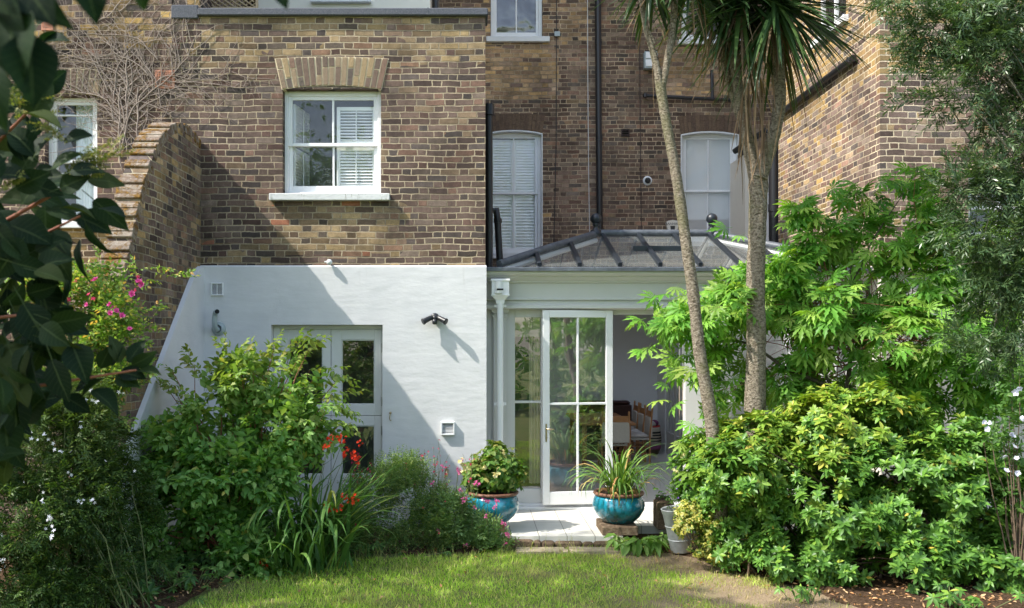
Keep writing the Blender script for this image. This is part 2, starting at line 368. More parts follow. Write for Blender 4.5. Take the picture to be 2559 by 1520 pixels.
# ------------------------------------------------------------------ walls with openings
def wall(mb, x0, x1, z0, z1, y, holes=(), depth=.13):
    xs = sorted({x0, x1, *[h[0] for h in holes], *[h[1] for h in holes]}); zs = sorted({z0, z1, *[h[2] for h in holes], *[h[3] for h in holes]})
    xs = [q for q in xs if x0 <= q <= x1]; zs = [q for q in zs if z0 <= q <= z1]
    for i in range(len(xs)-1):
        for j in range(len(zs)-1):
            cx, cz = (xs[i]+xs[i+1])/2, (zs[j]+zs[j+1])/2
            if any(h[0] < cx < h[1] and h[2] < cz < h[3] for h in holes): continue
            mb.add([(xs[i], y, zs[j]), (xs[i+1], y, zs[j]), (xs[i+1], y, zs[j+1]), (xs[i], y, zs[j+1])], [(0, 1, 2, 3)])
    for (a, b, c, d) in holes:
        e = y + depth
        mb.add([(a, y, c), (a, e, c), (a, e, d), (a, y, d)], [(0, 3, 2, 1)]); mb.add([(b, y, c), (b, e, c), (b, e, d), (b, y, d)], [(0, 1, 2, 3)])
        mb.add([(a, y, d), (b, y, d), (b, e, d), (a, e, d)], [(0, 3, 2, 1)]); mb.add([(a, y, c), (b, y, c), (b, e, c), (a, e, c)], [(0, 1, 2, 3)])
def arch(parent, x0, x1, zs, rise, h, y, n, mat, proud=.004, depth=.13, splay=.09, mats='arch_mortar'):
    """segmental arch of upright bricks; inner curve springs at zs, crown at zs+rise"""
    w = x1 - x0; cx = (x0 + x1) / 2; r = (w * w / 4 + rise * rise) / (2 * rise); cz = zs + rise - r; a = math.asin(w / 2 / r)
    def pin(tt): ang = -a + 2 * a * tt; return cx + r * math.sin(ang), cz + r * math.cos(ang)
    def pout(tt):
        xi, zi = pin(tt); return xi + splay * (2 * tt - 1), zs + rise + h - rise * .45 * (2 * tt - 1) ** 2
    m = MB(); mm = MB(); N = n * 2
    for i in range(n):       # mortar backing, follows the arch
        q = [pin(i / n), pin((i+1) / n), pout((i+1) / n), pout(i / n)]
        mm.add([(q[0][0], y - proud, q[0][1]), (q[1][0], y - proud, q[1][1]), (q[2][0], y - proud, q[2][1]), (q[3][0], y - proud, q[3][1]),
                (q[0][0], y + depth, q[0][1]), (q[1][0], y + depth, q[1][1])], [(0, 1, 2, 3), (0, 4, 5, 1)])
    rr = random.Random(int(x0 * 100))
    for i in range(n):
        g = .12; s0, s1 = (i + g) / n, (i + 1 - g) / n
        split = rr.choice([.0, .34, .62, .66]) if i % 2 else rr.choice([0, .34, .64])
        for (u0, u1) in ([(.02, .98)] if split == 0 else [(.02, split - .02), (split + .02, .98)]):
            P = []
            for (tt, uu) in ((s0, u0), (s1, u0), (s1, u1), (s0, u1)):
                a_, b_ = pin(tt), pout(tt); j = rr.uniform(-.003, .003); P.append((a_[0] + (b_[0]-a_[0]) * uu + j, a_[1] + (b_[1]-a_[1]) * uu + j))
            pr = proud + .006 + rr.uniform(0, .004)
            m.prism(P, 'y', y - pr, y - proud + .001)
    a1 = mm.build('window_arch', M[mats], parent); fixn(a1); a2 = m.build('arch_bricks', M[mat], a1); fixn(a2)
    return a1

def sash(parent, x0, x1, z0, z1, y, cols=2, split=.5, inset=.10, mat='paint_white', gl='glass_sash', fr=.045, label=None, horns=True, arch_rise=0, extra_bar=None, pane_label=None):
    """box sash window set back `inset` behind the wall face; returns the window part"""
    yf = y + inset; w = MB(); s = .048
    top = z1
    w.bbox(x0, x0 + fr, yf, yf + .10, z0, top); w.bbox(x1 - fr, x1, yf, yf + .10, z0, top)
    w.bbox(x0 + fr, x1 - fr, yf + .001, yf + .10, top - fr - arch_rise * .6, top)
    w.bbox(x0 + fr, x1 - fr, yf - .025, yf + .10, z0, z0 + .03)
    a0, a1 = x0 + fr, x1 - fr; zb, zt = z0 + .03, top - fr - arch_rise * .6; zm = zb + (zt - zb) * split
    for (q0, q1, yy, br) in ((zb, zm + .02, yf + .045, .085), (zm - .02, zt, yf + .012, .04)):
        w.bbox(a0, a0 + s, yy, yy + .035, q0, q1); w.bbox(a1 - s, a1, yy, yy + .035, q0, q1)
        w.bbox(a0 + s, a1 - s, yy + .001, yy + .034, q0, q0 + br); w.bbox(a0 + s, a1 - s, yy + .001, yy + .034, q1 - .04, q1)
        for i in range(1, cols):
            xc = a0 + (a1 - a0) * i / cols; w.bbox(xc - .012, xc + .012, yy + .003, yy + .032, q0 + br, q1 - .04, .003)
        if extra_bar: w.bbox(a0 + s, a1 - s, yy + .004, yy + .031, q0 + (q1-q0) * extra_bar - .01, q0 + (q1-q0) * extra_bar + .01, .003)
    wi = w.build('window', M[mat], parent)
    if label: wi['label'] = label
    for (q0, q1, yy) in ((zb + .06, zm, yf + .063), (zm, zt - .03, yf + .030)):
        p = MB(); p.add([(a0 + .03, yy, q0), (a1 - .03, yy, q0), (a1 - .03, yy, q1), (a0 + .03, yy, q1)], [(0, 1, 2, 3)]); p.build('pane', M[gl], wi)
    return wi, (a0, a1, zb, zm, zt, yf)
def louvres(mb, x0, x1, z0, z1, y, n, tilt=.5, frame=.05, depth=.05, axis='x', mid=True):
    """a louvred shutter panel in the x-z plane"""
    mb.bbox(x0, x0 + frame, y, y + .03, z0, z1); mb.bbox(x1 - frame, x1, y, y + .03, z0, z1)
    mb.bbox(x0 + frame, x1 - frame, y + .001, y + .029, z0, z0 + frame); mb.bbox(x0 + frame, x1 - frame, y + .001, y + .029, z1 - frame, z1)
    h = (z1 - z0 - 2 * frame) / n
    for i in range(n):
        zc = z0 + frame + (i + .5) * h
        Mx = Matrix.Translation((0, y + .015, zc)) @ Matrix.Rotation(tilt, 4, 'X')
        mb.bbox(x0 + frame, x1 - frame, -depth/2, depth/2, -.004, .004, .002, Mx)
    if mid: xc = (x0 + x1) / 2; mb.bbox(xc - .006, xc + .006, y - .02, y - .01, z0 + frame, z1 - frame, .002)

# ================================================================== the setting: lawn, bed, terrace
GZ = -.12
t = NT('lawn_soil'); f = t.noise(3.5, 5, .65); g = t.noise(60, 4, .7)
c = t.ramp(f, [(.3, (.10, .16, .04)), (.5, (.17, .21, .06)), (.68, (.30, .26, .12))])
sx_ = t.n('ShaderNodeSeparateXYZ'); t.t.links.new(t.pos(), sx_.inputs[0])
ba = t.math('ADD', t.math('MULTIPLY', t.smooth(sx_.outputs[0], .6, 2.2), t.smooth(sx_.outputs[1], -5.5, -4.2)), t.math('MULTIPLY_ADD', t.noise(2.2, 5, .7), 1.6, -.95))
c = t.mix(t.math('MULTIPLY', ba, 1.15, clamp=True), c, t.ramp(g, [(.3, (.22, .15, .09)), (.6, (.42, .32, .21))]))
c = t.mix(t.math('MULTIPLY', g, .3), c, (.12, .10, .05)); t.bump(g, .02); t.p(c, .95, 0, .1); M['lawn_soil'] = t.m
t = NT('bed_soil'); g = t.noise(38, 5, .75); c = t.ramp(g, [(.3, (.03, .018, .011)), (.5, (.085, .052, .03)), (.7, (.19, .12, .075))])
t.bump(g, .03); t.p(c, .95, 0, .1); M['bed_soil'] = t.m
gm = MB(); nx, ny = 60, 40
def gh(x, y): return GZ + .025 * mnoise.noise((x * .7, y * .7, 3)) + .01 * mnoise.noise((x * 3, y * 3, 7))
xs = [-60, -30, -14] + [-9 + 18 * i / nx for i in range(nx + 1)] + [14, 30, 60]; ys = [-60, -30, -16] + [-12 + 11.0 * i / ny for i in range(ny + 1)] + [-.4, 3, 20, 60]
vs_ = [(x, y, gh(x, y) if y < -.9 else GZ - .05) for y in ys for x in xs]; W_ = len(xs)
gm.add(vs_, [(j*W_+i, j*W_+i+1, (j+1)*W_+i+1, (j+1)*W_+i) for j in range(len(ys)-1) for i in range(W_-1)], True)
ground = gm.build('lawn', M['lawn_soil']); tag(ground, kind='structure')
# planting beds: soil sheets just above
def sheet(name, poly, z, mat, n=34):
    from mathutils.geometry import delaunay_2d_cdt
    P_ = []
    for i in range(len(poly)):
        a, b = Vector(poly[i]), Vector(poly[(i+1) % len(poly)]); k = max(1, int((b - a).length / .12)); P_ += [a.lerp(b, j / k) for j in range(k)]
    k = len(P_); x0 = min(p.x for p in P_); x1 = max(p.x for p in P_); y0 = min(p.y for p in P_); y1 = max(p.y for p in P_)
    ins = [Vector((x0 + (x1-x0) * random.random(), y0 + (y1-y0) * random.random())) for _ in range(n * n)]
    r = delaunay_2d_cdt(P_ + ins, [(i, (i+1) % k) for i in range(k)], [list(range(k))], 1, 1e-5)
    m = MB(); v_ = []
    for i, p in enumerate(r[0]):
        edge = any(q < k for q in r[3][i]); v_.append((p.x + (random.uniform(-.03, .03) if edge else 0), p.y + (random.uniform(-.03, .03) if edge else 0), (gh(p.x, p.y) - .03 if edge else gh(p.x, p.y) + z + .015 * mnoise.noise((p.x * 3, p.y * 3, 1)))))
    m.add(v_, [tuple(f) for f in r[2]], True); return fixn(m.build(name, M[mat]))
def sheet_old(name, poly, z, mat, n=26, amp=.02):
    from mathutils.geometry import delaunay_2d_cdt
    pts = [Vector(p) for p in poly]; k = len(pts); x0 = min(p.x for p in pts); x1 = max(p.x for p in pts); y0 = min(p.y for p in pts); y1 = max(p.y for p in pts)
    ins = [Vector((x0 + (x1-x0) * random.random(), y0 + (y1-y0) * random.random())) for _ in range(n * n)]
    r = delaunay_2d_cdt(pts + ins, [(i, (i+1) % k) for i in range(k)], [list(range(k))], 1, 1e-5)
    m = MB(); m.add([(p.x, p.y, z + amp * mnoise.noise((p.x * 2.2, p.y * 2.2, 1))) for p in r[0]], [tuple(f) for f in r[2]], True)
    return fixn(m.build(name, M[mat]))
bedR = [(1.75, -1.0), (2.0, -1.45), (2.45, -1.95), (2.75, -2.5), (3.0, -3.0), (3.15, -3.6), (3.4, -4.5), (9, -4.5), (9, -.1), (1.75, -.1)]
bedL = [(.40, -.1), (.42, -1.05), (.1, -1.45), (-.7, -1.62), (-1.5, -1.75), (-1.9, -2.1), (-2.2, -2.6), (-2.35, -3.2), (-2.5, -4.5), (-9, -4.5), (-9, -.1)]
tag(sheet('flower_bed', bedR, .03, 'bed_soil'), kind='structure'); tag(sheet('flower_bed', bedL, .03, 'bed_soil'), kind='structure')
# terrace of pale porcelain slabs
t = NT('paving'); sp = t.n('ShaderNodeSeparateXYZ'); t.t.links.new(t.pos(), sp.inputs[0])
tx = t.math('FRACT', t.math('DIVIDE', t.math('ADD', sp.outputs[0], .18 + 3), .3)); ty = t.math('FRACT', t.math('DIVIDE', t.math('ADD', sp.outputs[1], 1.02 + 6), .6))
dx = t.math('MULTIPLY', t.math('MINIMUM', tx, t.math('SUBTRACT', 1.0, tx)), .3); dy = t.math('MULTIPLY', t.math('MINIMUM', ty, t.math('SUBTRACT', 1.0, ty)), .6)
dd = t.smooth(t.math('MINIMUM', dx, dy), .002, .005)
pv = t.ramp(t.noise(2.5, 5, .7), [(.3, (.58, .56, .50)), (.7, (.68, .66, .60))])
pv = t.mix(t.math('MULTIPLY', t.smooth(t.noise(7, 5, .75), .55, .8), .3), pv, (.42, .37, .28))
c = t.mix(dd, (.22, .20, .16), pv); t.bump(dd, .002); t.p(c, .6, 0, .3); M['paving'] = t.m
m = MB(); m.box(.30, 1.62, -1.17, .47, -.09, 0); m.box(1.62, 4.6, -.62, .47, -.09, 0); te = m.build('terrace', M['paving']); tag(te, kind='structure')
t = NT('step_stone'); f = t.noise(14, 5, .75); c = t.ramp(f, [(.3, (.07, .055, .035)), (.5, (.15, .105, .07)), (.7, (.27, .21, .14))]); t.bump(f, .03); t.p(c, .95, 0, .1); M['step_stone'] = t.m
m = MB(); xx = .28; rr = random.Random(3)
while xx < 1.75:
    w_ = rr.uniform(.08, .34); m.bbox(xx, min(xx + w_ - .004, 1.78), -1.22 - rr.uniform(0, .05), -1.17, GZ - .05, -.025 - rr.uniform(0, .03), .018); xx += w_
m.build('terrace_edge', M['step_stone']).update_tag(); tag(bpy.data.objects['terrace_edge'], kind='structure')
t = NT('flagstone'); f = t.noise(9, 5, .7); c = t.ramp(f, [(.3, (.20, .16, .10)), (.5, (.33, .28, .19)), (.72, (.44, .38, .27))]); t.bump(t.noise(30, 4), .01); t.p(c, .95, 0, .1); M['flagstone'] = t.m
def flag(x0, x1, y0, y1, name='stepping_stone'):
    rr = random.Random(int(x0 * 50)); n = 16; pts = []
    for i in range(n):
        a = 2 * math.pi * i / n; q = max(abs(math.cos(a)), abs(math.sin(a))); s_ = 1 / q * rr.uniform(.88, 1)
        pts.append(((x0+x1)/2 + math.cos(a) * s_ * (x1-x0)/2, (y0+y1)/2 + math.sin(a) * s_ * (y1-y0)/2))
    m = MB(); m.prism(pts, 'z', GZ - .03, GZ + .032); return fixn(m.build(name, M['flagstone']))
tag(flag(.45, 1.0, -1.52, -1.29), 'sandy worn flagstone in the grass just below the white terrace, left of the pair', 'paving stone', 'worn stones below the terrace')
tag(flag(1.02, 1.72, -1.50, -1.28), 'brown flagstone beside the blue iris pot, right of the pair below the terrace', 'paving stone', 'worn stones below the terrace')

# ================================================================== brick extension
ext = thing('brick_extension', 'dark brick rear extension with white painted ground floor and slate coping', 'building', (-1.5, 0, 0))
def P(o, root=None):          # parent without moving: the empties sit at the base of their thing
    return o
def adopt(root):
    """children written in world coordinates keep their place under a moved empty"""
    for ch in root.children:
        ch.matrix_parent_inverse = Matrix.Translation(root.location).inverted() if root.rotation_euler.z == 0 else root.matrix_basis.inverted()
XL, XR = X(502), X(1213)
ZW = Z(668)
w0 = (X(706), X(952), Z(484), Z(223))          # sash window opening
dx0, dx1, dz1 = X(679), X(957), Z(812)
m = MB(); wall(m, XL - .35, XR, ZW - .02, Z(42) , 0, [w0], .16)
m.add([(XR, 0, ZW - .4), (XR, 5.49, ZW - .4), (XR, 5.49, Z(42)), (XR, 0, Z(42))], [(0, 1, 2, 3)])
wl = m.build('wall', M['brick_extension'], ext)
m = MB(); wall(m, XL - .02, XR + .012, -.2, ZW, -.035, [(dx0, dx1, -.02, dz1)], .20)
m.add([(XR + .012, -.035, -.2), (XR + .012, 5.4, -.2), (XR + .012, 5.4, ZW), (XR + .012, -.035, ZW)], [(0, 1, 2, 3)])
# rounded shoulder on top of the render
m.add([(XL, -.035, ZW), (XR + .012, -.035, ZW), (XR + .012, -.022, ZW + .018), (XL, -.022, ZW + .018), (XL, 0, ZW + .022), (XR + .012, 0, ZW + .022), (XR + .012, 5.4, ZW), (XR + .012, 5.4, ZW + .022)], [(0, 1, 2, 3), (3, 2, 5, 4), (2, 1, 6, 7, 5)])
rw = m.build('rendered_wall', M['render_white'], ext)
m = MB(); m.bbox(X(497), XR + .03, -.06, .35, Z(42), Z(24), .01); m.box(X(497) + 2.75, X(497) + 2.76, -.063, .352, Z(42) - .002, Z(24) + .002)
m.bbox(XL - .35, X(497) - .002, -.03, .3, Z(48), Z(14), .01); m.box(XR - .2, XR + .005, .35, 5.4, Z(42) - .02, Z(42))
m.build('coping', M['coping_slate'], ext)
m = MB(); m.box(XL, XR - .001, .3, 5.4, Z(42) - .1, Z(42) - .02); m.build('roof', M['lead'], ext)
m = MB(); yu = 2.0
ux0, ux1 = X(643, yu), X(1075, yu)
hl = (X(790, yu), X(917, yu), Z(3, yu), Z(3, yu) + 1.6); wall(m, ux0, ux1, Z(42) - .1, 22, yu, [hl], .12)  # stretched high out of view so it keeps the main house wall shaded
m.add([(ux1, yu, 5), (ux1, 5.49, 5), (ux1, 5.49, 22), (ux1, yu, 22)], [(0, 1, 2, 3)]); m.add([(ux0, yu, 5), (ux0, 5.49, 5), (ux0, 5.49, 22), (ux0, yu, 22)], [(3, 2, 1, 0)])
m.add([(ux0, yu, 22), (ux1, yu, 22), (ux1, 5.49, 22), (ux0, 5.49, 22)], [(0, 1, 2, 3)])
m.build('upper_wall', M['upper_render'], ext)
wi, _ = sash(ext, hl[0], hl[1], hl[2], hl[3], yu, 2); wi['label'] = 'white window at the top edge in the cream upper wall'
m = MB(); m.bbox(X(778, yu), X(928, yu), yu - .09, yu + .02, Z(10, yu), Z(2.5, yu)); m.build('sill', M['sill_clean'], wi)
# sash window with shutters
wi, (a0, a1, zb, zm, zt, yf) = sash(ext, w0[0] + .005, w0[1] - .005, w0[2], w0[3], 0, 2, .5, .10, arch_rise=.03)
wi['label'] = 'large white sash window, left shutter folded back and right one closed'
m = MB(); m.bbox(X(676), X(975), -.09, .14, Z(503), Z(486), .006); m.build('sill', M['sill_paint'], wi)
m = MB(); xm = (a0 + a1) / 2
louvres(m, xm + .03, a1 - .03, zb + .07, zm - .01, yf + .10, 11, .75, .045, .05); louvres(m, xm + .03, a1 - .03, zm + .02, zt - .1, yf + .10, 10, .6, .045, .05)
m.build('shutter', M['shutter_white'], wi)
m = MB(); Mx = Matrix.Translation((a0 + .06, yf + .11, 0)) @ Matrix.Rotation(R(80), 4, 'Z')
mm = MB(); louvres(mm, 0, .52, zb + .04, zm - .01, 0, 12, -.5, .04, .05); louvres(mm, 0, .52, zm + .02, zt - .06, 0, 11, -.5, .04, .05)
m.add([Mx @ Vector(p) for p in mm.v], mm.f); m.build('shutter', M['shutter_white'], wi)['label'] = 'louvred shutter folded back into the room'
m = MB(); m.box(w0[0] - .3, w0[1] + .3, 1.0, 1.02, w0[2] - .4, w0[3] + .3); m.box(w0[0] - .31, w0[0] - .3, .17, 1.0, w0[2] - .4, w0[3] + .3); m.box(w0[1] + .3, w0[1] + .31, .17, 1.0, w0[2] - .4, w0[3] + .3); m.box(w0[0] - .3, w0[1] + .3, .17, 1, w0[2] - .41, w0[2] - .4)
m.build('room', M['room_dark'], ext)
arch(ext, w0[0] - .01, w0[1] + .01, Z(224.5), .05, .345, 0, 17, 'arch_brick', splay=.085)
# stable door, two leaves
yd = .09
m = MB(); fx0, fx1 = X(690), X(954)
m.bbox(dx0 + .002, fx0 + .035, yd, yd + .08, 0, dz1 - .002); m.bbox(fx1 - .012, dx1 - .002, yd, yd + .08, 0, dz1 - .002); m.bbox(fx0 + .035, fx1 - .012, yd + .001, yd + .08, dz1 - .05, dz1 - .002)
dr = m.build('door_frame', M['door_paint'], ext)
xs0, xsm, xs1 = fx0 + .037, X(824), fx1 - .014; zsp = Z(1041); ztop = dz1 - .053
def leaf(x0, x1, z0, z1, px0, px1, pz0, pz1, lab):
    m = MB(); y0, y1 = yd + .012, yd + .055
    m.bbox(x0, px0, y0, y1, z0, z1, .003); m.bbox(px1, x1, y0, y1, z0, z1, .003); m.bbox(px0, px1, y0 + .0005, y1, z0, pz0, .003); m.bbox(px0, px1, y0 + .0005, y1, pz1, z1, .003)
    for q in range(1):       # bead round the glass
        b = .012
        m.bbox(px0, px0 + b, y0 + .008, y1, pz0, pz1, .003); m.bbox(px1 - b, px1, y0 + .008, y1, pz0, pz1, .003); m.bbox(px0 + b, px1 - b, y0 + .009, y1, pz0, pz0 + b, .003); m.bbox(px0 + b, px1 - b, y0 + .009, y1, pz1 - b, pz1, .003)
    o = m.build('door', M['door_paint'], ext); o['label'] = lab
    p = MB(); p.add([(px0, yd + .034, pz0), (px1, yd + .034, pz0), (px1, yd + .034, pz1), (px0, yd + .034, pz1)], [(0, 1, 2, 3)]); p.build('pane', M['glass_stable'], o)
    return o
for (x0, x1, pa, pb, s) in ((xs0, xsm - .003, X(717), X(803), 'left'), (xsm + .003, xs1, X(850), X(934), 'right')):
    u = leaf(x0, x1, zsp + .003, ztop, pa, pb, Z(1013), Z(849), s + ' upper leaf of the white stable door')
    l = leaf(x0, x1, .02, zsp - .003, pa, pb, Z(1190), Z(1066), s + ' lower leaf of the white stable door')
    hx = x1 + .004 if s == 'right' else x0 - .004
    for (o, zc) in ((u, Z(870)), (u, Z(1005)), (l, Z(1078))):
        h = MB(); h.tube([(hx, yd + .004, zc - .055), (hx, yd + .004, zc + .055)], .008, 8); h.build('hinge', M['steel'], o)
m = MB(); m.tube([(X(834), yd - .01, Z(1085)), (X(834), yd - .035, Z(1088)), (X(834), yd - .035, Z(1100))], .008, 8); m.build('handle', M['steel'], bpy.data.objects['door.003'])
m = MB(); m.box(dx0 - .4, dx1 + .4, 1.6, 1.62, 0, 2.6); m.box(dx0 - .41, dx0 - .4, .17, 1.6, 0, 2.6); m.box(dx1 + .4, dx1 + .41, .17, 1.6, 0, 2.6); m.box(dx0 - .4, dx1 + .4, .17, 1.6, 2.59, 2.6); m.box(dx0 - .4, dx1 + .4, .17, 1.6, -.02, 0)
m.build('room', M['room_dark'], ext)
adopt(ext)
# trellis behind the coping at top left
m = MB(); y_ = .55; tx0, tx1, tz0, tz1 = X(520, y_), X(641, y_), Z(19, y_), Z(-60, y_)
for k in range(-12, 12):
    for sgn in (1, -1):
        xa = tx0 + k * .085; pts = []
        n = 12
        seg = []
        for i in range(n + 1):
            zz = tz0 + (tz1 - tz0) * i / n; x_ = xa + sgn * (zz - tz0) * 1.5
            if tx0 <= x_ <= tx1: seg.append((x_, y_ + (.008 if sgn > 0 else -.008), zz))
        if len(seg) > 1: m.tube([seg[0], seg[-1]], .009, 4, sm=False)
m.bbox(tx0 - .02, tx0 + .01, y_ - .02, y_ + .02, tz0 - .1, tz1); m.bbox(tx1 - .01, tx1 + .02, y_ - .02, y_ + .02, tz0 - .1, tz1); m.bbox(tx0 + .01, tx1 - .01, y_ - .02, y_ + .02, tz0 - .03, tz0)
simple('wood_pale', (.42, .32, .20), .8, var=.2, scale=20)
tag(m.build('trellis', M['wood_pale']), 'wooden diamond trellis on the flat roof above the slate coping', 'trellis')

# ================================================================== left neighbour
nb = thing('neighbouring_house', 'brick house on the left with dry vine stems and a curtained white window', 'building', (-6, 0, 0))
lw = (X(112), X(243), Z(556), Z(240))
m = MB(); wall(m, -12, XL - .35, -.3, 14, 0, [lw], .14); wall(m, XL - .35, X(497), Z(48) + .0, 14, .02, [])
m.add([(X(497), .02, Z(42)), (X(497), 5.4, Z(42)), (X(497), 5.4, 14), (X(497), .02, 14)], [(0, 1, 2, 3)]); m.add([(-12, 0, 14), (X(497), 0, 14), (X(497), 5.4, 14), (-12, 5.4, 14)], [(0, 1, 2, 3)])
m.add([(-12, 0, -.3), (-12, 5.4, -.3), (-12, 5.4, 14), (-12, 0, 14)], [(0, 3, 2, 1)])
m.build('wall', M['brick_left'], nb)
wi, (a0, a1, zb, zm, zt, yf) = sash(nb, lw[0] + .005, lw[1] - .005, lw[2], lw[3], 0, 1, .5, .09, extra_bar=.78)
m = MB(); m.bbox(lw[0] - .08, X(252), -.07, .12, lw[2] - .075, lw[2] - .003, .006); m.build('sill', M['sill_clean'], wi)
m = MB(); n = 60; vv = []
for i in range(n + 1):
    x_ = X(168) + (a1 - X(168)) * i / n; yy = yf + .16 + .02 * math.sin(i * .9) + .008 * math.sin(i * 2.3)
    vv += [(x_, yy, lw[2]), (x_, yy, lw[3])]
m.add(vv, [(2*i, 2*i+2, 2*i+3, 2*i+1) for i in range(n)], True); m.build('curtain', M['curtain'], wi)
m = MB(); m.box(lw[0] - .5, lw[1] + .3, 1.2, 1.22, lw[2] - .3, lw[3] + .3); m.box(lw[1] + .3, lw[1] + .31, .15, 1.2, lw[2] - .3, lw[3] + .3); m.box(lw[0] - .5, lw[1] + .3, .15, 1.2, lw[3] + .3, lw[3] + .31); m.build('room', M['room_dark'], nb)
arch(nb, lw[0] - .01, lw[1] + .01, Z(241), .03, .30, 0, 10, 'arch_brick', splay=.06)
adopt(nb)

# ================================================================== main terrace house (set back 5.5 m)
YM = 5.5
mh = thing('terraced_house', 'tall brown brick terrace house behind the glass roof with three white windows', 'building', (2.5, YM, 0))
wA = (X(1226, YM), X(1356, YM), Z(92, YM), Z(92, YM) + 2.2)
wB = (X(1215, YM), X(1354, YM), Z(634, YM), Z(326, YM))
wC = (X(1703, YM), X(1845, YM), Z(604, YM), Z(329, YM))
wD = (X(1703, YM), X(1835, YM), Z(98, YM), Z(98, YM) + 2.0)
m = MB(); wall(m, -.6, 8, 2.9, 14, YM, [wA, wB, wC, wD], .14)
wall(m, -12, -.6, 6.2, 14, YM, []); m.add([(-12, YM, 14), (8, YM, 14), (8, 12, 14), (-12, 12, 14)], [(0, 1, 2, 3)]); m.add([(8, YM, 0), (8, 12, 0), (8, 12, 14), (8, YM, 14)], [(0, 1, 2, 3)])
m.build('wall', M['brick_main'], mh)
for (w, cols, sp, gl, lab, sx0, sx1, sy0, sy1) in ((wA, 2, .5, 'glass_upper', 'upper window with rippled grey reflections', 1215, 1373, 107, 94), (wB, 2, .51, 'glass_sash', 'tall white window with closed louvred shutters', None, 0, 0, 0), (wC, 2, .48, 'glass_frost', 'tall white window with a pale blind', None, 0, 0, 0), (wD, 2, .5, 'glass_upper', 'small upper window partly open behind the palm', 1693, 1775, 113, 102)):
    wi, (a0, a1, zb, zm, zt, yf) = sash(mh, w[0] + .004, w[1] - .004, w[2], w[3], YM, cols, sp, .11 if w is wB or w is wC else .07, gl=gl, fr=.06, arch_rise=.03 if w is wB or w is wC else 0)
    wi['label'] = lab
    if sx0 is not None:
        q = MB(); q.bbox(X(sx0, YM), X(sx1 if w is wA else 1850, YM), YM - .08, YM + .08, Z(sy0, YM), Z(sy1, YM), .006); q.build('sill', M['sill_clean'], wi)
    else:
        q = MB(); q.bbox(w[0] - .03, w[1] + .03, YM - .06, YM + .11, w[2] - .09, w[2] - .002, .006); q.build('sill', M['sill_clean'], wi)
    q = MB()
    if w is wB:
        for (c0, c1) in ((a0 + .02, (a0 + a1) / 2 - .004), ((a0 + a1) / 2 + .004, a1 - .02)):
            louvres(q, c0, c1, zb + .05, zm - .02, yf + .10, 17, 1.05, .035, .078, mid=False); louvres(q, c0, c1, zm + .02, zt - .05, yf + .10, 18, 1.05, .035, .078, mid=False)
        q.build('shutter', M['shutter_white'], wi)
    elif w is wC:
        q.box(a0, a1, yf + .14, yf + .145, zb + .42, zt); q.bbox(a0, a1, yf + .13, yf + .155, zb + .40, zb + .42); q.build('blind', M['curtain'], wi)
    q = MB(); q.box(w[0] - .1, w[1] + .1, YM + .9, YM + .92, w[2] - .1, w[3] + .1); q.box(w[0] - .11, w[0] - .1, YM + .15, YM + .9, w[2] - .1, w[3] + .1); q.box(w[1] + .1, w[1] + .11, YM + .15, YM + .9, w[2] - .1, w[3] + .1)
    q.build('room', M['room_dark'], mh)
arch(mh, wB[0] - .01, wB[1] + .01, wB[3] - .055, .055, .30, YM, 15, 'arch_dark', splay=.05, mats='arch_dark')
arch(mh, wC[0] - .01, wC[1] + .01, wC[3] - .055, .055, .30, YM, 15, 'arch_dark', splay=.05, mats='arch_dark')
# painted white reveals
for w in (wB, wC):
    m = MB()
    for (xa, xb) in ((w[0] - .014, w[0] + .003), (w[1] - .003, w[1] + .014)): m.box(xa, xb, YM - .004, YM + .14, w[2], w[3] - .05)
    n = 14; r0 = .055; wd = w[1] - w[0]; rad = (wd * wd / 4 + r0 * r0) / (2 * r0)
    ang = math.asin(wd / 2 / rad)
    top = [((w[0]+w[1])/2 + rad * math.sin(-ang + 2*ang*i/n), w[3] - rad + rad * math.cos(-ang + 2*ang*i/n)) for i in range(n + 1)]
    for i in range(n):
        (xa, za), (xb, zb_) = top[i], top[i+1]; m.prism([(xa, za - .02), (xb, zb_ - .02), (xb, zb_ + .004), (xa, za + .004)], 'y', YM - .012, YM + .12)
    m.build('painted_reveal', M['sill_clean'], mh)

adopt(mh)

# ================================================================== right neighbour
YS = 3.65; XS = X(2199)
rn = thing('neighbouring_house', 'sunlit yellow brick house projecting on the right with cream string course', 'building', (7, 0, 0))
m = MB(); zc = Z(664)
rw_ = (X(2420), X(2600), Z(600), Z(430)) ; wall(m, XS, 14, zc, 14, 0, [rw_], .13)
sw = (YS - 2.5, YS - 1.55, Z(20, 1.6), 9.2)      # window high on the side wall
y0w, y1w = 1.0, 2.0; z0w, z1w = 6.35, 8.2
ysx = sorted({0, y0w, y1w, YS}); zsx = sorted({zc, z0w, z1w, 14})
for i in range(len(ysx)-1):
    for j in range(len(zsx)-1):
        if ysx[i] == y0w and zsx[j] == z0w: continue
        m.add([(XS, ysx[i], zsx[j]), (XS, ysx[i], zsx[j+1]), (XS, ysx[i+1], zsx[j+1]), (XS, ysx[i+1], zsx[j])], [(0, 1, 2, 3)])
m.add([(XS, YS, zc), (XS, YS, 14), (14, YS, 14), (14, YS, zc)], [(0, 1, 2, 3)])
m.add([(XS, 0, 14), (14, 0, 14), (14, YS, 14), (XS, YS, 14)], [(0, 1, 2, 3)])
for (ya, yb) in ((y0w, y0w), (y1w, y1w)): m.add([(XS, ya, z0w), (XS + .12, ya, z0w), (XS + .12, ya, z1w), (XS, ya, z1w)], [(0, 1, 2, 3)])
m.build('wall', M['brick_right'], rn)
m = MB(); m.box(XS + .03, 14, 0.02, YS, -.3, zc - .001); m.build('cream_wall', M['cream_paint'], rn)
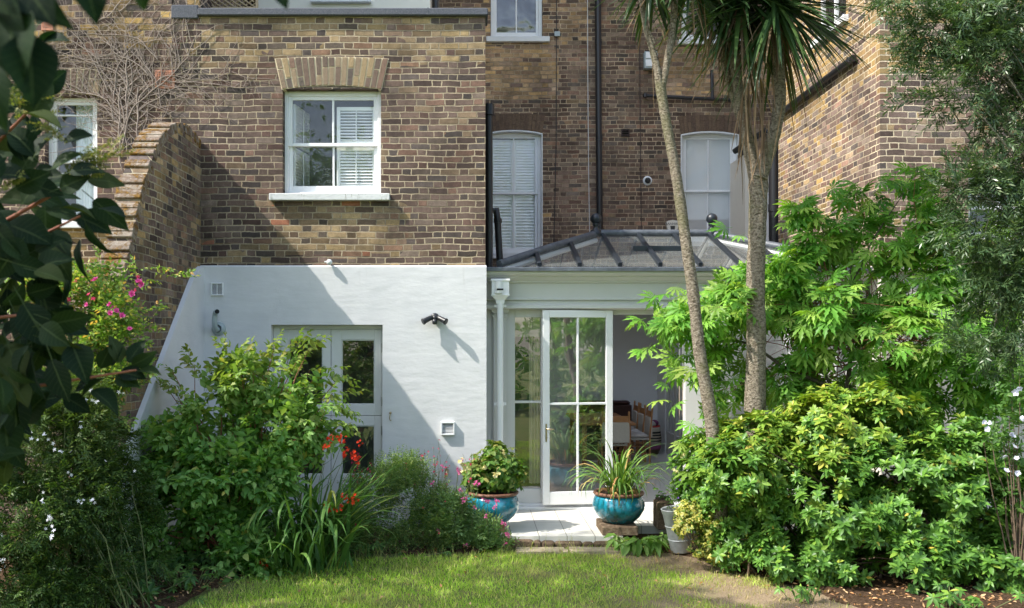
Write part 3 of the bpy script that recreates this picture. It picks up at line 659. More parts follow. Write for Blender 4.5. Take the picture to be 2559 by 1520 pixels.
m = MB(); m.bbox(XS - .05, 14, -.05, YS, zc - .07, zc + .002, .008); m.build('string_course', M['cream_paint'], rn)
m = MB()
for (a, b, c, d) in ((y0w, y0w + .06, z0w, z1w), (y1w - .06, y1w, z0w, z1w), (y0w, y1w, z0w, z0w + .06), (y0w, y1w, z0w + .9, z0w + .95), (1.48, 1.52, z0w, z1w)): m.bbox(XS + .05, XS + .1, a, b, c, d)
sidew = m.build('window', M['paint_white'], rn); sidew['label'] = 'white window high on the sunlit side wall'
m = MB(); m.add([(XS + .075, y0w, z0w), (XS + .075, y1w, z0w), (XS + .075, y1w, z1w), (XS + .075, y0w, z1w)], [(0, 1, 2, 3)]); m.build('pane', M['glass_upper'], sidew)
m = MB(); m.bbox(XS - .07, XS + .05, y0w - .08, y1w + .08, z0w - .09, z0w - .003); m.build('sill', M['sill_clean'], sidew)
wi, _ = sash(rn, rw_[0] + .004, rw_[1] - .004, rw_[2], rw_[3], 0, 2); wi['label'] = 'window behind the olive leaves'
m = MB(); m.box(XS + .5, 13, .8, .82, 3, 9); m.build('room', M['room_dark'], rn)
adopt(rn)
# small lit wing between the palm stems and the side wall
lw_ = thing('side_wing', 'narrow buff wing with a gutter glimpsed between the palm stems', 'building', (4.8, 5.3, 0))
m = MB(); xa, xb = X(1862, 4.6), X(1935, 4.6); m.box(xa, xb + .4, 4.6, YM - .002, 3.0, Z(385, 4.6)); m.build('wall', M['cream_paint'], lw_)
m = MB(); m.bbox(X(1907, 4.6), X(1921, 4.6), 4.56, 4.6, Z(620, 4.6), Z(455, 4.6)); m.build('window_frame', M['paint_white'], lw_)
m = MB(); m.tube([(X(1845, 4.5), 4.75, Z(372, 4.5)), (X(1915, 4.3), 4.3, Z(325, 4.3))], .05, 10); m.build('gutter', M['black_iron'], lw_)
adopt(lw_)

# ================================================================== party wall (right face at XL), arched brick buttress
prof = [(.0, 4.49), (.25, 4.54), (.5, 4.56), (.77, 4.53), (1.0, 4.46), (1.2, 4.36), (1.46, 4.19), (1.65, 3.99), (1.85, 3.75), (2.05, 3.42), (2.25, 3.04), (2.43, 2.71), (2.6, 2.3), (2.8, 1.7), (3.0, 1.1)]
def smoothp(ps, k=4):
    out = []
    for i in range(len(ps)-1):
        p0 = ps[max(i-1, 0)]; p1 = ps[i]; p2 = ps[i+1]; p3 = ps[min(i+2, len(ps)-1)]
        for j in range(k):
            t_ = j / k; out.append(tuple(.5 * ((2*p1[a]) + (-p0[a]+p2[a])*t_ + (2*p0[a]-5*p1[a]+4*p2[a]-p3[a])*t_*t_ + (-p0[a]+3*p1[a]-3*p2[a]+p3[a])*t_**3) for a in range(2)))
    out.append(ps[-1]); return out
sp_ = smoothp(prof)
pw = thing('party_wall', 'curved brick garden wall sweeping down from the house, mossy coping on top', 'wall', (XL - .15, -2, 0))
XW0, XW1 = XL - .24, XL
m = MB()
poly = [(-p, z - .012) for p, z in sp_]; n = len(poly)
for i in range(n - 1):
    (ya, za), (yb, zb_) = poly[i], poly[i+1]
    m.add([(XW1, ya, -.3), (XW1, yb, -.3), (XW1, yb, zb_), (XW1, ya, za)], [(0, 3, 2, 1)]); m.add([(XW0, ya, -.3), (XW0, yb, -.3), (XW0, yb, zb_), (XW0, ya, za)], [(0, 1, 2, 3)])
    m.add([(XW0, ya, za), (XW0, yb, zb_), (XW1, yb, zb_), (XW1, ya, za)], [(0, 1, 2, 3)])
fixn(m.build('wall', M['brick_party'], pw))
# coping: one rounded brick after the other along the curve
m = MB(); dist = 0; last = sp_[0]; acc = []; rr = random.Random(5)
L = [0]
for i in range(1, n): L.append(L[-1] + math.dist(sp_[i], sp_[i-1]))
def on(l):
    for i in range(1, n):
        if L[i] >= l: t_ = (l - L[i-1]) / (L[i] - L[i-1] + 1e-9); return (sp_[i-1][0] + (sp_[i][0]-sp_[i-1][0]) * t_, sp_[i-1][1] + (sp_[i][1]-sp_[i-1][1]) * t_)
    return sp_[-1]
l = 0
while l < L[-1] - .1:
    st_ = .066; a = on(l + .004); b = on(l + st_ - .004); c_ = ((a[0]+b[0])/2, (a[1]+b[1])/2); ang = math.atan2(b[1]-a[1], -(b[0]-a[0]))
    # local y axis along -p direction
    Mx = Matrix.Translation((0, -c_[0], c_[1] - .03)) @ Matrix.Rotation(math.atan2(-(b[1]-a[1]), (b[0]-a[0])), 4, 'X') @ Matrix.Rotation(rr.uniform(-.02, .02), 4, 'Z')
    h = st_ / 2 - .0025
    m.bbox(XW0 - .012 + rr.uniform(-.006, .006), XW1 + .006 + rr.uniform(-.004, .004), -h, h, -.075, .04 + rr.uniform(-.003, .003), .006, Mx); l += st_
fixn(m.build('coping', M['coping_moss'], pw))
# white painted panel on the lower right face
rp = smoothp([(.0, 2.97), (.12, 2.97), (.3, 2.9), (.5, 2.76), (1.0, 2.33), (1.55, 1.85), (2.0, 1.46), (2.45, 1.07), (3.0, .62), (3.4, .3)]); m = MB()
xo = XL + .05
for i in range(len(rp) - 1):
    (pa, za), (pb, zb_) = rp[i], rp[i+1]
    m.add([(xo, -pa, -.3), (xo, -pb, -.3), (xo, -pb, zb_), (xo, -pa, za), (XL, -pa, za + .012), (XL, -pb, zb_ + .012)], [(0, 3, 2, 1), (3, 4, 5, 2)])
m.build('rendered_panel', M['render_white'], pw)
adopt(pw)

# ================================================================== conservatory
YC = .45
cs = thing('conservatory', 'pale grey glazed conservatory with moulded eaves and a lead ridged glass roof', 'conservatory', (2.4, YC, 0))
cx0, cx1 = XR + .014, XS - .03
def band(mb, py0, py1, y, x0=cx0, x1=cx1, yb=YC + .2): mb.box(x0, x1, y, yb, Z(py1, y), Z(py0, y))
m = MB()
prf = [(.30, 692), (.30, 697), (.34, 702), (.345, 709), (.40, 712), (.405, 716), (.42, 720), (.425, 724), (.44, 728), (.445, 745), (.445, 748)]
# classical entablature profile extruded along x (y, z)
zz = lambda py: Z(py, .4)
pr = [(YC + .2, zz(682)), (.12, zz(682)), (.12, zz(687)), (.16, zz(692)), (.20, zz(693)), (.20, zz(696)), (.27, zz(703)), (.29, zz(704)), (.29, zz(707)), (.33, zz(709)), (.33, zz(745)), (.31, zz(747)), (.31, zz(750)), (.35, zz(753)), (.35, zz(762)), (.30, zz(764)), (.30, zz(771)), (.36, zz(774)), (YC + .2, zz(774))]
m.prism(pr, 'x', cx0, cx1); fixn(m.build('entablature', M['paint_grey'], cs))
m = MB(); m.prism([(.08, zz(674)), (.08, zz(682) - .001), (YC + .25, zz(682) - .001), (YC + .25, zz(672)), (.1, zz(672))], 'x', cx0, cx1)
for k in range(7): xk = cx0 + .62 + k * .68; m.prism([(.076, zz(672) - .004), (.076, zz(682)), (.09, zz(670.5)), (.2, zz(670.5))], 'x', xk, xk + .012)
fixn(m.build('gutter', M['lead'], cs))
# front frame: pilaster, stiles, head, fixed light
m = MB(); zh = zz(774)
m.bbox(cx0, X(1229, YC), YC, YC + .1, 0, zh, .003)
m.bbox(X(1233, YC), X(1265, YC), YC - .05, YC + .1, 0, zh, .003); m.bbox(X(1229, YC) + .001, X(1233, YC) - .001, YC + .01, YC + .1, 0, zh, .002)
for (pya, pyb, e) in ((772, 780, .028), (780, 783, .018), (786, 790, .022), (790, 795, .012)): m.bbox(X(1233, YC) - e, X(1265, YC) + e, YC - .05 - e, YC + .09, Z(pyb, YC), Z(pya, YC), .004)
m.bbox(X(1265, YC) + .001, X(1287, YC), YC + .012, YC + .09, 0, zh, .003)
m.bbox(X(1352, YC), X(1372, YC), YC + .012, YC + .09, 0, zh, .003)
m.bbox(X(1287, YC), X(1352, YC), YC + .013, YC + .09, Z(793, YC), zh, .003)
m.bbox(X(1287, YC), X(1352, YC), YC + .013, YC + .09, 0, Z(1222, YC), .003); m.bbox(X(1287, YC), X(1352, YC), YC + .02, YC + .08, Z(1008, YC), Z(1002, YC), .003)
m.bbox(X(1372, YC), X(1710, YC), YC + .013, YC + .09, zz(786), zh, .003)
for (a, b) in ((1711, 1765), (1880, 1900), (1985, 2005), (2065, 2085)): m.bbox(X(a, YC), X(b, YC), YC - .03 if a == 1711 else YC + .012, YC + .1, 0, zh, .003)
for (a, b) in ((1765, 1880), (1900, 1985), (2005, 2065), (2085, 2115)):
    m.bbox(X(a, YC), X(b, YC), YC + .013, YC + .09, 0, Z(1222, YC), .003); m.bbox(X(a, YC), X(b, YC), YC + .013, YC + .09, Z(793, YC), zh, .003); m.bbox(X(a, YC), X(b, YC), YC + .02, YC + .08, Z(1008, YC), Z(1002, YC), .003)
m.bbox(X(2115, YC), cx1, YC - .03, YC + .1, 0, zh, .003)
frm = m.build('frame', M['paint_grey'], cs)
for (a, b) in ((1287, 1352), (1765, 1880), (1900, 1985), (2005, 2065), (2085, 2115)):
    q = MB(); q.add([(X(a, YC), YC + .05, Z(1222, YC)), (X(b, YC), YC + .05, Z(1222, YC)), (X(b, YC), YC + .05, Z(793, YC)), (X(a, YC), YC + .05, Z(793, YC))], [(0, 1, 2, 3)]); q.build('pane', M['glass_door'], frm)
m = MB(); m.bbox(cx0, X(1711, YC), YC - .12, YC + .12, .0, .035, .006); m.bbox(cx0 + .1, X(1711, YC), YC - .04, YC + .11, .036, .06, .004); m.build('threshold', M['paint_white'], cs)
# the open glazed door leaf, hinged at its right edge
hx, hy = X(1529, YC - .03), YC - .03; wdt = .885; zt_ = Z(776, YC - .08); zb_ = .075
Mx = Matrix.Translation((hx, hy, 0)) @ Matrix.Rotation(R(7.5), 4, 'Z')
m = MB(); st_ = .073
m.bbox(-wdt, -wdt + st_ + .012, -.045, 0, zb_, zt_, .004, Mx); m.bbox(-st_ - .012, 0, -.045, 0, zb_, zt_, .004, Mx)
pb, pt = Z(1226, .4), Z(794, .4); xa, xb = -wdt + st_ + .012, -st_ - .012
m.bbox(xa, xb, -.0445, -.0005, zb_, pb, .004, Mx); m.bbox(xa, xb, -.0445, -.0005, pt, zt_, .004, Mx)
xm = (xa + xb) / 2; m.bbox(xm - .013, xm + .013, -.04, -.004, pb, pt, .004, Mx); zmid = Z(1008, .4); m.bbox(xa, xb, -.041, -.003, zmid - .014, zmid + .014, .004, Mx)
dl = m.build('door', M['paint_white'], cs); dl['label'] = 'open white glazed door leaf with four panes'
for (p0, p1) in ((xa, xm - .013), (xm + .013, xb)):
    for (q0, q1) in ((pb, zmid - .014), (zmid + .014, pt)):
        q = MB(); q.add([Mx @ Vector((p0, -.02, q0)), Mx @ Vector((p1, -.02, q0)), Mx @ Vector((p1, -.02, q1)), Mx @ Vector((p0, -.02, q1))], [(0, 1, 2, 3)]); q.build('pane', M['glass_leaf'], dl)
q = MB(); hz = Z(1078, .35); q.bbox(-wdt + .03, -wdt + .05, -.052, -.045, hz - .12, hz + .1, .002, Mx)
q.tube([Mx @ Vector((-wdt + .04, -.05, hz + .04)), Mx @ Vector((-wdt + .04, -.09, hz + .04)), Mx @ Vector((-wdt + .13, -.09, hz + .035))], .008, 8); q.tube([Mx @ Vector((-wdt + .04, -.05, hz - .07)), Mx @ Vector((-wdt + .04, -.06, hz - .07))], .012, 10)
q.build('handle', M['brass'], dl)
# glass roof
ez = zz(671) + .01; rz = Z(590, 1.72); e0, e1 = .33, cx1 - .1; r0, r1 = 1.72, 3.33; yf0, yr, yb0 = .2, 1.72, 3.2
A, B, C_, D = Vector((e0, yf0, ez)), Vector((e1, yf0, ez)), Vector((e1, yb0, ez)), Vector((e0, yb0, ez)); E, G = Vector((r0, yr, rz)), Vector((r1, yr, rz))
m = MB(); m.add([A, B, G, E], [(0, 1, 2, 3)]); m.add([B, C_, G], [(0, 1, 2)]); m.add([C_, D, E, G], [(0, 1, 2, 3)]); m.add([D, A, E], [(0, 1, 2)]); rg = m.build('roof_glass', M['glass_roof'], cs)
m = MB(); off = Vector((0, 0, .02))
def bar(p, q, r=.035, w=.03):
    p = Vector(p); q = Vector(q); d = (q - p); l_ = d.length; rot = d.to_track_quat('Y', 'Z').to_matrix().to_4x4(); m.bbox(-w, w, 0, l_, -r, r, .006, Matrix.Translation(p + off) @ rot)
for k in range(1, 9):
    x_ = e0 + (e1 - e0) * k / 9.
    # front slope bars lean with the perspective because they run straight up the slope
    tt = 1.0
    if x_ < r0: tt = (x_ - e0) / (r0 - e0)
    elif x_ > r1: tt = (e1 - x_) / (e1 - r1)
    if k >= 6: MB().tube([Vector((x_, yb0, ez - .05)), Vector((x_, yb0 + (yr - yb0) * tt, ez + (rz - ez) * tt - .05))], .025, 6, sm=False).build('inner_rafter', M['paint_white'], cs)
    for (ya, yb, ww) in ((yf0, yr, .027), (yb0, yr, .012)): bar((x_, ya, ez), (x_, ya + (yb - ya) * tt, ez + (rz - ez) * tt), .03, ww)
bar((X(1580, 1.0), .95, ez + (rz-ez) * .5), (X(1720, 1.0), .95, ez + (rz-ez) * .5), .035, .03); bar((2.1, .65, ez + (rz-ez)*.98 - .02), (2.1, .66, ez + (rz-ez)*.98), .01, .01) if False else None
rb = m.build('glazing_bars', M['roof_bar'], cs)
m = MB()
for (p, q) in ((A, E), (B, G), (C_, G), (D, E)):
    m.tube([p + off * 1.5, p.lerp(q, .5) + off * 2, q + off * 1.5], .048, 8)
m.tube([E + off * 2, G + off * 2], .05, 10); m.build('ridge_rolls', M['lead'], cs)
def finial(p, r=.1):
    q = MB(); q.lathe([(.075, -.02), (.08, .03), (.05, .05), (.03, .09), (.05, .11), (.045, .13)], p, 16); q.ball(Vector(p) + Vector((0, 0, .12 + r)), r, 20); return q.build('finial', M['roof_bar'], cs)
finial(E + off * 2, .078); finial(G + off * 2, .078); finial((X(1438, 4.6), 4.6, Z(603, 4.6) - .2), .08)
# white inner rafters of the lantern
m = MB()
for k in range(0, 4):
    x_ = e0 + (e1 - e0) * (k + 7.6) / 11.; m.box(x_ - .02, x_ + .02, yf0 + .1, yf0 + .14, ez - .3, ez - .02) if False else None
for (p, q) in ((B, G), (C_, G), (A, E)): MB().tube([p - off * 3, q - off * 3], .035, 6, sm=False).build('inner_rafter', M['paint_white'], cs)
# inside: floor, walls, ceiling
m = MB(); m.box(cx0 + .05, XS - .06, YC + .12, 6.7, -.05, 0); simple('floor_tile', (.72, .70, .66), .35, var=.05); m.build('floor', M['floor_tile'], cs)
XI = 3.56; zc_ = 2.58
m = MB(); m.box(cx0, 3.9, 6.6, 6.7, 0, 2.9); m.box(cx0 + .002, cx0 + .03, YC + .11, 6.6, 0, 2.9); m.box(XI, XI + .1, 5.9, 6.6, 0, 2.9); m.box(XI, XI + .1, 1.9, 4.45, 0, 2.9); m.box(XI + .1, XS - .05, 4.4, 4.5, 0, 2.9)
m.box(XS - .09, XS - .04, YC + .2, 4.4, 0, 2.9)
m.build('inner_wall', M['plaster'], cs)
m = MB(); m.box(cx0, XS - .05, 5.3, 6.7, zc_, 3.0); m.box(cx0, XS - .05, 3.2, 3.4, zc_, 3.0); m.box(cx0, e0, YC + .2, 3.25, zc_ + .3, 2.99); m.build('ceiling', M['plaster'], cs)
m = MB(); m.add([(cx0, 3.4, 3.0), (cx1, 3.4, 3.0), (cx1, 5.3, 3.0), (cx0, 5.3, 3.0)], [(0, 1, 2, 3)]); m.build('added_rooflight', M['glass_door'], cs)  # unseen glass roof added to let daylight into the back room
# glazed inner doors on the right wall
for (ya, yb) in ((4.47, 5.15), (5.18, 5.88)):
    q = MB(); xw = XI + .02
    q.bbox(xw, xw + .05, ya, ya + .07, 0, 2.3); q.bbox(xw, xw + .05, yb - .07, yb, 0, 2.3); q.bbox(xw, xw + .05, ya + .07, yb - .07, 0, .42); q.bbox(xw, xw + .05, ya + .07, yb - .07, 2.2, 2.3); q.bbox(xw + .01, xw + .04, (ya+yb)/2 - .015, (ya+yb)/2 + .015, .42, 2.2); q.bbox(xw + .01, xw + .04, ya + .07, yb - .07, 1.45, 1.48)
    o = q.build('inner_door', M['paint_grey'], cs)
    q = MB(); q.add([(xw + .025, ya + .07, .42), (xw + .025, yb - .07, .42), (xw + .025, yb - .07, 2.2), (xw + .025, ya + .07, 2.2)], [(0, 1, 2, 3)]); q.build('pane', M['glass_door'], o)
m = MB(); m.box(XI, XI + .1, 4.45, 5.9, 2.3, 2.6); m.box(XI + .6, XI + .62, 4.45, 6.5, 0, 2.6); m.build('cupboard_back', M['room_dark'], cs)
# blind and curtain at the narrow fixed light
m = MB(); m.box(X(1283, .8), X(1356, .8), .74, .745, Z(842, .8), Z(780, .8)); m.build('blind', M['blind_cream'], cs)
m = MB(); n = 24; vv = []
for i in range(n + 1): x_ = X(1322, .85) + .17 * i / n; vv += [(x_, .85 + .03 * math.sin(i * 1.1), .25), (x_, .85 + .03 * math.sin(i * 1.1), 2.45)]
m.add(vv, [(2*i, 2*i+2, 2*i+3, 2*i+1) for i in range(n)], True); m.build('curtain', M['curtain_cream'], cs)
m = MB(); m.box(cx0 + .04, 1.05, 2.0, 2.04, 0, 2.55); m.build('dark_sheet', M['black_plastic'], cs)  # black sheet added so the narrow fixed light looks dark inside
adopt(cs)
# ================================================================== things fixed to the walls
def vent(name, px0, px1, py0, py1, Y, mat, label, cat, n=9, mid=True, slat='x', depth=.03, back='void'):
    t_ = thing(name, label, cat, (X((px0+px1)/2, Y), Y, Z(py1, Y)))
    x0, x1, z0, z1 = X(px0, Y), X(px1, Y), Z(py1, Y), Z(py0, Y); b = (x1 - x0) * .1
    m = MB(); m.bbox(x0, x1, Y - depth, Y, z0, z0 + b, .003); m.bbox(x0, x1, Y - depth, Y, z1 - b, z1, .003); m.bbox(x0, x0 + b, Y - depth + .001, Y, z0 + b, z1 - b, .002); m.bbox(x1 - b, x1, Y - depth + .001, Y, z0 + b, z1 - b, .002)
    if mid: m.box((x0+x1)/2 - .003, (x0+x1)/2 + .003, Y - depth + .004, Y - .005, z0 + b, z1 - b)
    m.build('frame', M[mat], t_)
    m = MB(); h = (z1 - z0 - 2*b) / n
    for i in range(n):
        zc = z0 + b + (i + .5) * h; Mx = Matrix.Translation((0, Y - depth * .55, zc)) @ Matrix.Rotation(.6, 4, 'X'); m.bbox(x0 + b, x1 - b, -h * .32, h * .32, -.002, .002, .001, Mx)
    m.build('slats', M[mat], t_)
    m = MB(); m.box(x0 + b, x1 - b, Y - .004, Y - .001, z0 + b, z1 - b); m.build('backing', M[back], t_); adopt(t_); return t_
YR = -.036
vent('air_vent', 528, 559, 707, 739, YR, 'white_plastic', 'square white louvred vent high on the left of the white wall', 'vent')
vent('air_vent', 1102, 1136, 1054, 1087, YR, 'white_plastic', 'square white louvred vent low on the white wall above the salvias', 'vent', depth=.045, n=8, mid=False)
vent('air_vent', 1552, 1573, 323, 342, YM, 'dark_brown', 'small dark brown vent on the shaded main house wall', 'vent', n=3, mid=False)
def airbrick(px0, px1, py0, py1, label, nx=9, nz=9):
    x0, x1, z0, z1 = X(px0), X(px1), Z(py1), Z(py0); m = MB(); m.box(x0, x1, -.012, .0, z0, z0 + .03); g = .0
    sx = (x1 - x0 - .05) / nx; sz = (z1 - z0 - .05) / nz; b = .025
    m = MB(); m.bbox(x0, x1, -.014, .001, z0, z0 + b, .003); m.bbox(x0, x1, -.014, .001, z1 - b, z1, .003); m.bbox(x0, x0 + b, -.0138, .001, z0 + b, z1 - b, .002); m.bbox(x1 - b, x1, -.0138, .001, z0 + b, z1 - b, .002)
    for i in range(nx + 1): m.box(x0 + b + i * sx - sx * .2, x0 + b + i * sx + sx * .2, -.012, .0, z0 + b, z1 - b)
    for i in range(nz + 1): m.box(x0 + b, x1 - b, -.0125, -.0005, z0 + b + i * sz - sz * .2, z0 + b + i * sz + sz * .2)
    t_ = thing('air_brick', label, 'air brick', (x0, 0, z0)); m.build('grid', M['terracotta'], t_)
    m = MB(); m.box(x0 + b, x1 - b, -.003, -.001, z0 + b, z1 - b); m.build('backing', M['void'], t_); adopt(t_)
airbrick(388, 437, 176, 222, 'terracotta air brick with square holes beside the dry vine')
airbrick(104, 134, 56, 77, 'terracotta air brick above the left window, half hidden by leaves', 7, 5)
def pipe(name, pts, r, mat, label, collars=(), cat='pipe', n=12, extra=None):
    t_ = thing(name, label, cat, tuple(pts[0])); m = MB(); m.tube(pts, r, n); m.build('tube', M[mat], t_)
    for (p, rr_, h) in collars:
        m = MB(); m.tube([Vector(p) - Vector((0, 0, h)), Vector(p) + Vector((0, 0, h))], rr_, n); m.build('collar', M[mat], t_)
    if extra: extra(t_)
    adopt(t_); return t_
# flue of the boiler on the white wall
t_ = thing('boiler_flue', 'pale grey balanced flue with an upward bent outlet on the white wall', 'flue', (X(545), YR, Z(838)))
c = at(547, 822, YR); m = MB(); Ry = Matrix.Rotation(R(90), 4, 'X')
m.lathe([(.0, .0), (.085, .0), (.082, .02), (.07, .03), (.058, .035), (.055, .055), (.045, .058), (.043, .02)], c, 28, Ry); m.build('collar', M['grey_plastic'], t_)
m = MB(); m.tube([c + Vector((0, -.02, 0)), c + Vector((-.008, -.09, -.01)), c + Vector((-.012, -.13, .03)), c + Vector((-.014, -.135, .1)), c + Vector((-.01, -.13, .145)), c + Vector((.0, -.145, .19)), c + Vector((.03, -.19, .20))], .032, 14)
m.build('outlet', M['grey_plastic'], t_); m = MB(); m.tube([c + Vector((.03, -.19, .20)), c + Vector((.036, -.2, .202))], .026, 12); m.build('mouth', M['void'], t_); adopt(t_)
# twin-head security light
t_ = thing('security_light', 'black twin head security spotlight casting a long shadow on the white wall', 'light', (X(1087), YR, Z(795)))
c = at(1087, 793, YR); m = MB(); m.lathe([(0, .0), (.05, .0), (.05, .03), (.04, .045), (0, .05)], c, 20, Ry); m.ball(c + Vector((0, -.06, -.01)), .032, 14); m.build('bracket', M['black_plastic'], t_)
m = MB(); m.lathe([(0, .0), (.028, .0), (.03, -.05), (.022, -.06), (0, -.065)], c + Vector((0, -.07, -.025)), 14); m.build('sensor', M['black_plastic'], t_)
for s in (-1, 1):
    m = MB(); d = Vector((s * .8, -.45, -.42)).normalized(); p = c + Vector((s * .03, -.06, .0)); rot = d.to_track_quat('Z', 'Y').to_matrix().to_4x4()
    m.lathe([(0, 0), (.022, .0), (.03, .03), (.034, .11), (.040, .125), (.040, .135), (0, .13)], p, 16, rot); m.build('lamp_head', M['black_plastic'], t_)
adopt(t_)
# hook, tap, sensor ball
t_ = thing('wall_hook', 'small brass hook on the white wall right of the stable door', 'hook', (X(974), YR, Z(1052)))
m = MB(); c = at(976, 1032, YR); m.ball(c + Vector((0, -.012, 0)), .016, 10); m.tube([c + Vector((0, -.012, 0)), c + Vector((-.004, -.03, -.03)), c + Vector((-.008, -.03, -.07)), c + Vector((-.002, -.03, -.088)), c + Vector((.012, -.035, -.085))], .006, 8); m.build('hook', M['brass'], t_); adopt(t_)
t_ = thing('garden_tap', 'brass garden tap low on the white wall beside the hydrangea', 'tap', (X(1117), YR, Z(1190)))
c = at(1117, 1176, YR); m = MB(); m.tube([c, c + Vector((0, -.07, 0)), c + Vector((0, -.09, -.02)), c + Vector((0, -.09, -.06))], .014, 10); m.lathe([(.0, .0), (.024, .0), (.02, .02), (0, .022)], c + Vector((0, -.001, 0)), 14, Ry); m.build('spout', M['brass'], t_)
m = MB(); m.tube([c + Vector((0, -.05, 0)), c + Vector((0, -.05, .04))], .008, 8); m.bbox(c.x - .03, c.x + .03, c.y - .056, c.y - .044, c.z + .04, c.z + .05); m.build('lever', M['brass'], t_); adopt(t_)
t_ = thing('wall_sensor', 'small cream ball sensor on a stub at the top of the white wall', 'sensor', (X(824), 0, Z(660)))
c = at(824, 656, -.05); m = MB(); m.ball(c + Vector((.0, -.03, 0)), .036, 16); m.build('ball', M['white_plastic'], t_); m = MB(); m.tube([at(824, 656, 0), c + Vector((0, -.02, 0))], .014, 8); m.tube([c + Vector((-.02, -.03, .002)), c + Vector((-.058, -.035, .004))], .009, 8); m.build('stub', M['white_plastic'], t_); adopt(t_)
# white hopper and downpipe on the conservatory
yp = .18
t_ = thing('downpipe', 'white downpipe with a square hopper head on the conservatory pilaster', 'pipe', (X(1250, yp), yp, 0))
m = MB(); c = X(1250, yp); z0 = Z(738, yp); z1 = Z(703, yp); hw = .105
m.box(c - hw, c + hw, yp - .07, yp + .08, z0, z1); m.bbox(c - hw - .012, c + hw + .012, yp - .085, yp + .08, z1 - .002, z1 + .025, .004); m.bbox(c - hw - .008, c + hw + .008, yp - .078, yp + .08, z0 - .008, z0 + .008, .003)
m.tube([(c - .02, yp - .075, z0 + .02), (c - .02, yp - .075, z1 - .01)], .045, 12)
fixn(m.build('hopper', M['paint_white'], t_))
m = MB(); prf = [(hw, 0), (hw - .02, -.02), (hw - .05, -.055), (.05, -.085), (.046, -.10)]
for (ra, za), (rb_, zb2) in zip(prf[:-1], prf[1:]):
    qa = [(c - ra, yp - ra * .7), (c + ra, yp - ra * .7), (c + ra, yp + .08), (c - ra, yp + .08)]; qb = [(c - rb_, yp - rb_ * .7), (c + rb_, yp - rb_ * .7), (c + rb_, yp + .08), (c - rb_, yp + .08)]
    m.add([(x_, y_, z0 + za - .008) for x_, y_ in qa] + [(x_, y_, z0 + zb2 - .008) for x_, y_ in qb], [(i, (i+1) % 4, (i+1) % 4 + 4, i + 4) for i in range(4)])
m.build('outlet', M['paint_white'], t_)
m = MB(); m.box(c - .045, c + .035, yp - .125, yp - .118, z0 + .055, z0 + .075); m.build('slot', M['void'], t_)
m = MB(); m.tube([(c, yp, z0 - .08), (c, yp, .05)], .037, 16); m.build('tube', M['paint_white'], t_)
for zz_ in (z0 - .13, Z(1010, yp)): m = MB(); m.tube([(c, yp, zz_ - .025), (c, yp, zz_ + .025)], .043, 16); m.box(c - .075, c + .075, yp + .01, yp + .05, zz_ - .015, zz_ + .015); m.build('collar', M['paint_white'], t_)
adopt(t_)
# black pipes
def V(px, py, Y): return at(px, py, Y)
p_ = lambda x, y, Y=YM - .09: V(x, y, Y)
pipe('downpipe', [p_(1493, -200), p_(1496, 300), p_(1499, 585)], .055, 'black_iron', 'long black downpipe running down the middle of the main house wall', [(p_(1495, 105), .064, .04), (p_(1497, 345), .064, .04)])
pipe('waste_pipe', [p_(1608, 239), p_(1700, 244), p_(1842, 251)], .032, 'black_iron', 'black horizontal waste pipe on the wall behind the palm stems', [(p_(1612, 239), .04, .03)], extra=lambda t: [MB().tube([p_(1779, 176), p_(1780, 247)], .03, 10).build('riser', M['black_iron'], t)])
pipe('downpipe', [V(1221, 262, .9), V(1222, 500, .9), V(1222, 672, .9)], .05, 'black_iron', 'black downpipe in the corner at the right edge of the extension', [(V(1221, 275, .9), .075, .07)])
pipe('downpipe', [V(1231, 528, 1.2), V(1240, 524, 1.2), V(1243, 545, 1.2), V(1250, 673, 1.2)], .045, 'black_iron', 'shorter black pipe with an elbow beside the shuttered window', [(V(1244, 552, 1.2), .055, .03)])
pipe('downpipe', [V(1934, 350, YS + .1), V(1934, 470, YS + .1), V(1935, 640, YS + .1)], .085, 'black_iron', 'thick black downpipe at the back corner of the sunlit side wall', [(V(1934, 520, YS + .1), .095, .06)])
pipe('downpipe', [V(1851, 365, 5.2), V(1853, 395, 5.2), V(1856, 600, 5.2)], .055, 'black_iron', 'black downpipe right of the window with the pale blind', [(V(1853, 395, 5.2), .07, .05)])
pipe('downpipe', [V(1088, -80, 2.3), V(1088, 40, 2.3)], .05, 'black_iron', 'short length of black pipe above the coping beside the cream wall', [])
pipe('waste_pipe', [(XS - .06, 3.55, Z(290, 3.55)), (XS - .06, .62, Z(290, 3.55) + .02)], .045, 'black_iron', 'black pipe sloping along the sunlit side wall behind the palm', [((XS - .06, .7, Z(290, 3.55) + .02), .055, .03)])
tag(MB().tube([p_(1468, -100), p_(1469, 200), p_(1471, 430), p_(1474, 610)], .007, 6).build('cable', M['cable_white']), 'thin white cable hanging down the main house wall', 'cable')
pipe('cable', [V(1391, -50, YM-.01), V(1390, 350, YM-.01), V(1384, 620, YM-.01)], .007, 'black_iron', 'thin black cable with a junction box right of the upper window', [], 'cable', 6, extra=lambda t: [MB().bbox(X(1385, YM), X(1399, YM), YM - .06, YM, Z(93, YM), Z(81, YM)).build('junction_box', M['grey_plastic'], t)])
tag(MB().tube([V(1597, -50, YM-.01), V(1600, 300, YM-.01), V(1603, 590, YM-.01)], .007, 6).build('cable', M['dark_brown']), 'thin brown cable down the wall left of the round wall flue', 'cable')
